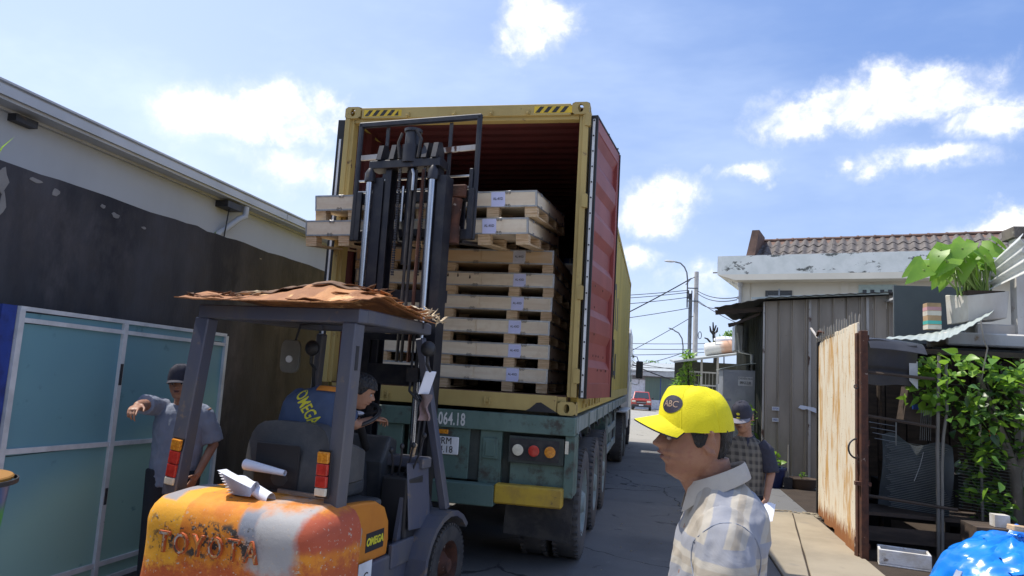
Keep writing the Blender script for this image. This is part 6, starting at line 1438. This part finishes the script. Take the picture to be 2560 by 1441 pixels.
def face_parts(H, parent, iris='hair_black', brow='hair_black', open_mouth=False, skin='skin', lid=1.0):
    for s in (-1, 1):
        c = H @ Vector((s*.031, .0735, .1225))
        e = MB().ell((0, 0, 0), (.0125, .0115, .0115), 16, 10).build('eye', 'eye_white', parent, loc=c)
        d = (H.to_3x3() @ Vector((0, 1, -.12))).normalized(); q = MB().ell((0, 0, 0), (.0058, .0026, .0058), 12, 6).build('iris', iris, e); q.location = d*.0103; q.rotation_euler = d.to_track_quat('Y', 'Z').to_euler()
        m = MB()
        for up_, zz in ((1, .1275), (-1, .1165)): m.tube([H @ (headp(s*(.22+.055*k), zz-.0035*abs(k-3.5)/3.5*up_, .0005)) for k in range(8)], [q_*lid for q_ in (.001, .0024, .003, .003, .003, .003, .0024, .001)], 6)
        m.build('eyelid', skin, parent)
        MB().tube([H @ headp(s*(.14+.075*k), .1415+.0025*sin(k*.45), .0015) for k in range(9)], [.001, .003, .0036, .0036, .0034, .003, .0026, .002, .001], 6, flat=.6).build('eyebrow', brow, parent)
    lm = MB()
    for zz, r in ((.077, .0042), (.0625, .0050)): lm.tube([H @ headp(-.34+.085*k, zz+(-.0035 if r < .0045 else .003)*abs(k-4)/4, -.0012) for k in range(9)], [.001, .0028, r*.9, r, r*.95, r, r*.9, .0028, .001], 8)
    lm.build('lips', 'lip', parent)
    MB().tube([H @ headp(-.26+.065*k, .0697, -.0005) for k in range(9)], [.0006, .0016, .002, .002, .002, .002, .002, .0016, .0006] if not open_mouth else [.001, .005, .007, .008, .008, .008, .007, .005, .001], 6).build('mouth', 'ink', parent)
def hair(H, parent, mat, line=.185, low=.045, off=.007, side=.10, vox=None, shag=.004, ztop=.236):
    m = MB(); nu, nv = 90, 44; vs = {}; 
    def hl(p):
        p = abs(p)
        if p < 1.20: return line
        if p < 1.50: return line-(line-side)*(p-1.20)/.30
        if p < 1.66: return side
        if p < 1.78: return side+(.140-side)*(p-1.66)/.12
        if p < 2.15: return .140
        if p < 2.35: return .140-(.140-low)*(p-2.15)/.2
        return low
    for j in range(nv+1):
        for k in range(nu+1):
            a = -pi+2*pi*k/nu; z = hl(a)+(max(ztop, hl(a)+.004)-hl(a))*j/nv
            o_ = off*(min(1, j/4)**.5)+shag*mnoise.noise((a*9, z*60, 1)); q = headp(a, min(.2318, z), o_)
            if z > .19: q.z += off*(z-.19)/.04
            vs[j, k] = H @ q
    W = nu+1; m.add([vs[j, k] for j in range(nv+1) for k in range(W)], [(j*W+k, j*W+k+1, (j+1)*W+k+1, (j+1)*W+k) for j in range(nv) for k in range(nu)])
    m.smooth = True; return m.build('hair', mat, parent, smooth=True)
def cap(H, parent, mat, brim_mat=None, z0=.140, top=.262, brim=.075, lift=.012, wide=1.15, tilt=0, sag=.0, under='cap_dark', rx=.086, f=.100, b=.114):
    """rounded crown with six seams and a curved peak"""
    nu, nv = 72, 26; vs = []
    Tm = H @ Matrix.Translation((0, 0, z0)) @ Matrix.Rotation(tilt, 4, 'X')
    for j in range(nv+1):
        t = j/nv; h = (top-z0)*sin(t*pi/2)**.95; s = max(.0, cos(t*pi/2))**.68
        for k in range(nu):
            a = -pi+2*pi*k/nu; c, sn = cos(a), sin(a)
            rr = 1+(-.012 if abs(((a+pi) % (pi/3))-pi/6) > pi/6-.05 else 0)+.014*mnoise.noise((a*1.3, t*3, 4))
            y = (f if c > 0 else b)*c*s*rr+(.012*t if c > 0 else 0)*0; x = rx*sn*s*rr
            zz = h+.018*(max(0, c)**2)*sin(pi*t)+.006*mnoise.noise((a*2, t*4, 1))+(.004 if False else 0)
            vs.append(Tm @ Vector((x, y, zz)))
    m = MB().add(vs, [(j*nu+k, j*nu+(k+1) % nu, (j+1)*nu+(k+1) % nu, (j+1)*nu+k) for j in range(nv) for k in range(nu)]+[tuple(range(nv*nu, nv*nu+nu))])
    m.smooth = True; o = m.build('cap', mat, parent, smooth=True)
    def bf(u, v, dz=0):
        a = (u-.5)*2*wide; s_ = sin(a); c_ = cos(a); r0 = 1.0
        x = rx*1.0*s_*(1+.02*v); y = f*c_*(.985-lift*1.6)+(brim+lift*.25)*v*(max(0, cos(a*1.25))**.55)
        return Tm @ Vector((x, y, lift*(max(0, cos(a*1.2))**1.3)-sag*v-.008*v*(abs(s_)**2)-.12*brim*v-.003*abs(s_)**2+dz))
    bm_ = MB(); n1, n2 = 30, 10
    bm_.grid(lambda u, v: bf(u, v, .003), n1, n2); bm_.smooth = True; br = bm_.build('peak', brim_mat or mat, o, smooth=True)
    bu = MB().grid(lambda u, v: bf(u, v, -.0015), n1, n2); bu.grid(lambda u, v: bf(u, 1, -.0015+.0045*v), n1, 1); bu.smooth = True; bu.build('peak_underside', under, o, smooth=True)
    MB().ell(tuple(Tm @ Vector((0, 0, top-z0+.001))), (.008, .008, .004), 10, 6).build('button', mat, o)
    m = MB()
    for k in range(6):
        a = -pi+pi/3*k+pi/6 if False else -pi+pi/3*k
        pts = []
        for j in range(0, nv):
            t = j/nv; idx = j*nu+int(round((a+pi)/(2*pi)*nu)) % nu; pts.append(Vector(vs[idx]))
        m.tube(pts, .0011, 4)
    m.build('seam', mat, o)
    return o, Tm
def hand(m, W, fwd, palm_n, side_s, L=.175, curl=(.3, .3, .3, .3), thumb=.6, spread=.0, r=.0085):
    """palm, four jointed fingers and a thumb; W wrist, fwd finger direction, palm_n = back of hand normal, side_s = +1/-1 thumb side"""
    f = Vector(fwd).normalized(); n = Vector(palm_n); n = (n-f*n.dot(f)).normalized(); s = f.cross(n)*side_s; W = Vector(W)
    pl = L*.52; w_ = L*.46
    o0 = len(m.v); m.ell((0, 0, 0), (1, 1, 1), 14, 9)
    m.v[o0:] = [tuple(W+f*(pl*.55+p[1]*pl*.60)+s*(p[0]*w_*.52)+n*(p[2]*.013)) for p in m.v[o0:]]
    m.tube([W-f*.02, W+f*pl*.4], [.024, .022], 10, flat=.75)
    for i, (q, ln) in enumerate(((.36, .46), (.12, .52), (-.12, .48), (-.35, .38))):
        base = W+f*pl*.92+s*w_*q; d = (f+s*(q*spread)).normalized(); p = base-f*.02; pts = [p, base]; a = 0; ll = L*ln
        for k, fr_ in enumerate((.45, .32, .25)):
            a += curl[i]*(1.0 if k else .8); dd = d*cos(a)-n*sin(a); base = base+dd*ll*fr_; pts.append(base)
        m.tube(pts, [r, r, r*.95, r*.88, r*.7], 8); o0 = len(m.v); m.ell(tuple(pts[-1]), (r*.72,)*3, 8, 6)
    b = W+f*pl*.15+s*w_*.40; d1 = (f*.6+s*.8*thumb-n*.2).normalized(); p1 = b+d1*L*.24; d2 = (f*.95+s*.25*thumb-n*.3).normalized(); p2 = p1+d2*L*.19
    m.tube([b-d1*.015, b, p1, p2], [r*1.3, r*1.3, r*1.1, r*.8], 8); m.ell(tuple(p2), (r*.82,)*3, 8, 6)
def project(o, bvh, d, off=.0015):
    """lay flat lettering on a cloth surface"""
    d = Vector(d).normalized(); mw = o.matrix_basis if o.parent else o.matrix_world
    mw = Matrix.LocRotScale(o.location, o.rotation_euler, o.scale); me = o.data
    for v in me.vertices:
        p = mw @ v.co; h = bvh.ray_cast(p-d*.25, d)
        if h[0] is not None: p = h[0]-d*off
        v.co = p
    o.location = (0, 0, 0); o.rotation_euler = (0, 0, 0)
def bvh_of(me): return BVHTree.FromPolygons([v.co for v in me.vertices], [tuple(p.vertices) for p in me.polygons])
def subdivided(o, n=1):
    b = bmesh.new(); b.from_mesh(o.data)
    for _ in range(n): bmesh.ops.subdivide_edges(b, edges=[e for e in b.edges if e.calc_length() > .008], cuts=1)
    b.to_mesh(o.data); b.free()
def Hm(loc, yaw=0, pitch=0, roll=0, s=1.0):
    return Matrix.Translation(loc) @ Matrix.Rotation(yaw, 4, 'Z') @ Matrix.Rotation(pitch, 4, 'X') @ Matrix.Rotation(roll, 4, 'Y') @ Matrix.Diagonal((s, s, s, 1))
def collar(parent, c, r, mat, h=.04, gap=.35, tilt=.0, flare=.022, ry=1.1, drop=.0):
    def cf(u, v):
        a = gap+(2*pi-2*gap)*u; k = math.exp(-((min(u, 1-u))/.10)**2)
        if v < .4: q = v/.4; rr = r+.002; z = q*h
        else: q = (v-.4)/.6; rr = r+.004+flare*q*(1+.3*k); z = h-(h*1.15+.022*k)*q+.004*sin(pi*q)
        x, y = sin(a)*rr, cos(a)*rr*ry
        return (c[0]+x, c[1]+y, c[2]+z+tilt*y-drop*max(0, cos(a)))
    return MB().slab(cf, 60, 12, (0, 0, .0015)).build('collar', mat, parent, smooth=True)
def legs(m, hipz, mat_r=(.085, .055, .045), dx=.09, kn=.48, shift=(0, 0), knee_f=.02):
    for s in (-1, 1):
        m.tube([(s*dx, 0+shift[1], hipz+.02), (s*dx*1.05, knee_f+shift[1], kn), (s*dx*1.1, -.01+shift[1], .09)], list(mat_r), 14)
def shoe(parent, x, y, s=1):
    m = MB(); m.slab(lambda u, v: (x-.045+.09*u, y-.08+.26*v, .004), 6, 10, (0, 0, .02)); m.ell((x, y+.06, .035), (.045, .125, .04), 14, 8); m.build('shoe', 'black_plastic', parent)

# --- foreground man -------------------------------------------------
p1 = thing('person', 'man in a bright yellow cap and pale striped polo shirt in profile in the foreground', 'person', (3.235, -4.14, 0), radians(89))
H = Hm((0, .0, 1.482), radians(9), radians(-2), 0, 1.0)
m = MB(); head(m, H, .006)
m.tube([(0, -.070, 1.38), (0, -.056, 1.47), (0, -.040, 1.54)], [.064, .056, .054], 20)
m.tube([(0, -.035, 1.42), (0, -.018, 1.47), (0, .010, 1.502)], [.052, .048, .040], 16)
loft(m, [((0, -.05, .92), .14, .10), ((0, -.05, 1.1), .145, .11), ((0, -.06, 1.25), .16, .11), ((0, -.06, 1.36), .14, .09), ((0, -.055, 1.42), .07, .06)])
for s in (-1, 1):
    m.tube([(s*.165, -.065, 1.37), (s*.215, -.07, 1.12), (s*.22, .0, .89)], [.050, .040, .027], 12)
    hand(m, (s*.22, .0, .88), (0, .25, -1), (s, 0, 0), 1 if s < 0 else -1, curl=(.35, .4, .42, .45))
legs(m, .90, (.075, .05, .038), .09)
me = remesh(m, .0042, 2); body1 = put(me, 'body', 'skin_tan', p1)
face_parts(H, p1, brow='hair_greying', skin='skin_tan', lid=1.5)
hair(H, p1, 'hair_greying', line=.19, low=.040, off=.007, side=.096, shag=.006, ztop=.144)
cap1, Tc = cap(H, p1, 'cap_yellow', z0=.138, top=.262, brim=.066, lift=.044, tilt=radians(-2), sag=.004, rx=.090, f=.101, b=.113)
m = MB()
loft(m, [((0, -.055, .86), .19, .145), ((0, -.058, .95), .175, .13), ((0, -.06, 1.12), .172, .120), ((0, -.070, 1.26), .180, .122), ((0, -.080, 1.345), .178, .118), ((0, -.088, 1.405), .155, .108), ((0, -.080, 1.450), .105, .090), ((0, -.062, 1.485), .062, .066)], 36)
for s in (-1, 1):
    m.tube([(s*.12, -.066, 1.395), (s*.165, -.074, 1.36), (s*.195, -.076, 1.28), (s*.215, -.074, 1.17), (s*.222, -.067, 1.08)], [.060, .070, .073, .073, .077], 20)
me = remesh(m, .0075, 5, 'shirt'); wrinkle(me, .013, 8, (1, 1, .45), 3); wrinkle(me, .007, 17, (1, 1, .5), 8)
shirt1 = put(me, 'shirt', 'polo_stripe', p1); shirt1.modifiers.new('s', 'SMOOTH').iterations = 1
collar(p1, (0, -.058, 1.466), .066, 'collar_cloth', h=.044, gap=.42, tilt=-.44, flare=.017)
sb1 = bvh_of(shirt1.data)
for s in (-1, 1):
    pts = []
    for k in range(19):
        a = radians(-35+250*k/18); q = Vector((s*.5, -.078+.088*cos(a), 1.305+.105*sin(a))); h_ = sb1.ray_cast(q, Vector((-s, 0, 0)))
        if h_[0] is not None: pts.append(h_[0]+Vector((s*.0005, 0, 0)))
    if len(pts) > 3: MB().tube(pts, .0016, 5).build('sleeve_seam', 'shirt_grey', p1)
m = MB(); legs(m, .93, (.105, .08, .075), .095); loft(m, [((0, -.05, .80), .17, .12), ((0, -.05, .93), .165, .12)]); put(remesh(m, .012, 2, 'trousers'), 'trousers', 'trousers_dark', p1)
for s in (-1, 1): shoe(p1, s*.10, 0)
# printed badge on the left front panel of the cap
bc = bvh_of(cap1.data); ca = radians(24)
dirn = Vector((sin(ca), -cos(ca), -.15)).normalized()      # looking at the cap from its front left
for nm, mk_, body_, sz, off in (('badge', 'cap_badge', None, 0, .0012), ('badge_text', 'number_grey', 'ABC', .026, .0022)):
    cpt = Tc @ Vector((-.050, .070, .078))
    if body_ is None:
        o = MB().add([(.031*cos(2*pi*k/24)*r_, .026*sin(2*pi*k/24)*r_, 0) for r_ in (0.01, .5, 1) for k in range(24)], [(i*24+k, i*24+(k+1) % 24, (i+1)*24+(k+1) % 24, (i+1)*24+k) for i in range(2) for k in range(24)]+[tuple(range(24))]).build(nm, mk_, cap1, loc=cpt)
    else: o = text(nm, body_, sz, mk_, cap1, cpt, (0, 0, 0), .9, ext=0)
    dd = Vector((.62, -.78, -.12)).normalized()
    o.rotation_euler = (-dd).to_track_quat('Z', 'Y').to_euler(); project(o, bc, dd, off)

# --- second man with black cap -------------------------------------
p2 = thing('person', 'young man in a black cap and dark checked shirt, standing behind the yellow cap man', 'person', (3.875, .05, 0), radians(158))
H = Hm((0, .03, 1.402), 0, radians(-24), 0, .98)
m = MB(); head(m, H); m.tube([(0, -.03, 1.30), (0, -.01, 1.40), (0, .01, 1.46)], [.058, .054, .052], 16)
loft(m, [((0, -.02, .85), .13, .09), ((0, -.02, 1.1), .135, .10), ((0, -.03, 1.28), .14, .09), ((0, -.03, 1.36), .06, .05)])
for s in (-1, 1):
    el = (s*.215, -.02, 1.06); wr = (s*.20, .07, .86) if s < 0 else (s*.17, .2, .95)
    m.tube([(s*.155, -.03, 1.29), el, wr], [.046, .036, .024], 12); hand(m, wr, (0.02*s, .35, -.9) if s < 0 else (-.3, .8, -.3), (s, .2, 0), 1 if s < 0 else -1, curl=(.55, .6, .6, .6))
legs(m, .83, (.075, .05, .038)); put(remesh(m, .006, 2), 'body', 'skin', p2)
face_parts(H, p2); hair(H, p2, 'hair_black', off=.006, ztop=.15)
c2, T2 = cap(H, p2, 'cap_dark', 'cap_brim_grey', z0=.135, top=.258, brim=.070, tilt=0, sag=.0, wide=1.2)
for k, a in enumerate((-.55, 0, .55)): MB().ell((0, 0, 0), (.007, .0025, .014), 10, 6).build('emblem_leaf', 'omega_yellow', c2, loc=T2 @ Vector((sin(a)*.013, .104, .052+cos(a)*.010-abs(a)*.004)), rot=(-.35-.4, a, 0))
for k in range(2): MB().box(-.014, .014, -.001, .001, -.0015, .0015).build('emblem_bar', 'omega_yellow', c2, loc=T2 @ Vector((0, .1085, .030-.006*k)), rot=(-.6, 0, 0))
m = MB(); loft(m, [((0, -.02, .79), .165, .125), ((0, -.02, .95), .16, .12), ((0, -.02, 1.1), .165, .122), ((0, -.03, 1.22), .175, .118), ((0, -.03, 1.29), .15, .10), ((0, -.03, 1.345), .075, .066)], 30)
me = remesh(m, .009, 4, 'shirt'); wrinkle(me, .008, 9, (1, 1, .5), 2); put(me, 'shirt', 'check_cloth', p2)
for s in (-1, 1):
    m = MB(); m.tube([(s*.115, -.03, 1.29), (s*.17, -.03, 1.24), (s*.205, -.025, 1.12), (s*.215, -.02, 1.07)], [.062, .068, .066, .068], 16); me = remesh(m, .009, 2, 'sleeve'); wrinkle(me, .006, 12, seed=s); put(me, 'sleeve', 'cap_dark', p2)
collar(p2, (0, -.018, 1.325), .060, 'cap_dark', h=.03, gap=.5, tilt=-.3, flare=.025)
m = MB(); legs(m, .86, (.10, .075, .07)); loft(m, [((0, -.02, .74), .155, .11), ((0, -.02, .86), .15, .11)]); put(remesh(m, .012, 2, 'trousers'), 'trousers', 'trousers_dark', p2)
for s in (-1, 1): shoe(p2, s*.10, 0)
pp = thing('held_papers', 'white papers dangling from the hand of the man in the black cap', 'papers', (3.875, .05, 0), radians(158))
for k in range(3): MB().slab(lambda u, v, k=k: (-.245+.16*u-.02*k, .07+.10*v+.02*k+.03*sin(u*3), .845-.12*v-.02*k*u), 8, 6, (0, .0006, 0)).build('sheet', 'paper', pp, smooth=True)

# --- pointing man ----------------------------------------------------
p3 = thing('person', 'man in a dark cap and grey polo shirt shouting and pointing, left of the forklift', 'person', (-.325, -1.57, 0), radians(197))
H = Hm((0, .035, 1.430), radians(4), radians(-6), radians(4), 1.0)
m = MB(); head(m, H); m.tube([(0, -.03, 1.32), (0, -.01, 1.42), (0, .01, 1.48)], [.060, .056, .054], 16)
loft(m, [((0, -.02, .88), .14, .10), ((0, -.02, 1.1), .14, .105), ((0, -.03, 1.28), .15, .10), ((0, -.03, 1.38), .06, .05)])
sh3 = Vector((.165, -.02, 1.375)); el3 = Vector((.185, .24, 1.385)); wr3 = Vector((.115, .48, 1.40))
m.tube([sh3, el3, wr3], [.048, .040, .027], 14); hand(m, wr3, (-.1, .9, -.25), (.1, .25, 1), -1 if True else 1, curl=(.12, .75, .85, .9), thumb=.5, spread=.3)
m.tube([(-.165, -.02, 1.36), (-.245, -.05, 1.10), (-.20, .10, .90)], [.048, .038, .026], 12); hand(m, (-.20, .10, .89), (.3, .5, -.7), (-1, .2, 0), 1, curl=(.6, .6, .6, .6))
legs(m, .88, (.075, .05, .038)); put(remesh(m, .0052, 2), 'body', 'skin', p3)
face_parts(H, p3, open_mouth=True); hair(H, p3, 'hair_black', off=.006, ztop=.15)
cap(H, p3, 'cap_dark', z0=.140, top=.258, brim=.06, sag=.004)
m = MB(); loft(m, [((0, -.02, .80), .185, .135), ((0, -.02, .90), .175, .13), ((0, -.02, 1.08), .172, .125), ((0, -.03, 1.25), .185, .122), ((0, -.03, 1.33), .165, .105), ((0, -.03, 1.385), .08, .068)], 30)
m.tube([(.11, -.03, 1.355), (.165, .0, 1.365), (.185, .10, 1.38), (.187, .19, 1.388)], [.062, .068, .068, .072], 16); m.tube([(-.11, -.03, 1.355), (-.17, -.03, 1.31), (-.22, -.04, 1.2), (-.245, -.045, 1.12)], [.062, .07, .068, .072], 16)
me = remesh(m, .008, 4, 'shirt'); wrinkle(me, .011, 9, (1, 1, .5), 6); wrinkle(me, .005, 20, (1, 1, .6), 2); put(me, 'shirt', 'shirt_grey', p3)
collar(p3, (0, -.018, 1.362), .062, 'shirt_grey', h=.034, gap=.5, tilt=-.3, flare=.028)
m = MB(); legs(m, .90, (.105, .08, .075)); loft(m, [((0, -.02, .76), .165, .12), ((0, -.02, .88), .16, .12)]); put(remesh(m, .012, 2, 'trousers'), 'trousers', 'trousers_dark', p3)
for s in (-1, 1): shoe(p3, s*.10, 0)

# --- forklift driver ---------------------------------------------------
p4 = thing('person', 'forklift driver in a blue shirt with yellow back lettering leaning to the right', 'person', (.74, -2.10, 0), radians(-8))
H = Hm((.262, .50, 1.468), radians(-58), radians(-22), radians(6), 1.0)
m = MB(); head(m, H); m.tube([(.12, .36, 1.50), (.20, .42, 1.55), (.29, .48, 1.58)], [.064, .058, .056], 16)
loft(m, [((.0, .40, 1.02), .14, .11), ((.02, .38, 1.2), .135, .10), ((.05, .36, 1.42), .13, .09), ((.10, .37, 1.52), .06, .05)])
m.tube([(-.05, .36, 1.42), (-.16, .52, 1.22), (.08, .66, 1.38)], [.048, .038, .026], 12); hand(m, (.08, .66, 1.385), (.5, .4, .1), (-.2, 0, 1), -1, curl=(.6, .7, .7, .7))
m.tube([(.20, .40, 1.46), (.27, .54, 1.34), (.29, .72, 1.37)], [.048, .038, .026], 12); hand(m, (.29, .72, 1.37), (.2, .7, .1), (0, 0, 1), 1, curl=(.6, .7, .7, .7))
for s in (-1, 1): m.tube([(.02+s*.09, .42, 1.04), (.02+s*.12, .82, 1.03), (.02+s*.12, .90, .62)], [.07, .05, .04], 12)
put(remesh(m, .0055, 2), 'body', 'skin', p4); face_parts(H, p4); hair(H, p4, 'hair_black', line=.165, low=.06, off=.014, side=.10, shag=.010)
m = MB(); loft(m, [((-.0, .39, .96), .19, .14), ((.0, .38, 1.10), .185, .135), ((-.0, .35, 1.22), .19, .13), ((.01, .34, 1.36), .205, .125), ((.03, .34, 1.48), .200, .115), ((.08, .35, 1.555), .140, .09), ((.14, .37, 1.60), .065, .062)], 32)
m.tube([(-.05, .35, 1.52), (-.12, .38, 1.47), (-.165, .45, 1.36), (-.17, .50, 1.30)], [.07, .078, .074, .074], 16); m.tube([(.15, .36, 1.50), (.22, .40, 1.45), (.25, .50, 1.38)], [.07, .076, .07], 16)
me = remesh(m, .008, 5, 'shirt'); wrinkle(me, .009, 7, (1, 1, .6), 9); put(me, 'shirt', 'shirt_driver', p4)
sb = bvh_of(me)
lt = text('back_lettering', 'OMEGA', .118, 'omega_yellow', p4, (.070, .2, 1.455), (pi/2, radians(52), 0), .62, ext=0, bold=.002, shear=.1); subdivided(lt, 2); project(lt, sb, (0, 1, 0), .002)
co_ = collar(p4, (.15, .375, 1.565), .063, 'collar_orange', h=.03, gap=.6, tilt=-.1, flare=.034); 
m = MB(); [m.tube([(.02+s*.09, .40, 1.02), (.02+s*.12, .82, 1.02), (.02+s*.12, .90, .60)], [.095, .075, .07], 14) for s in (-1, 1)]; put(remesh(m, .012, 2, 'trousers'), 'trousers', 'trousers_dark', p4)
for s in (-1, 1): o = MB().ell((.02+s*.12, .97, .575), (.045, .13, .04), 12, 8).build('shoe', 'black_plastic', p4)
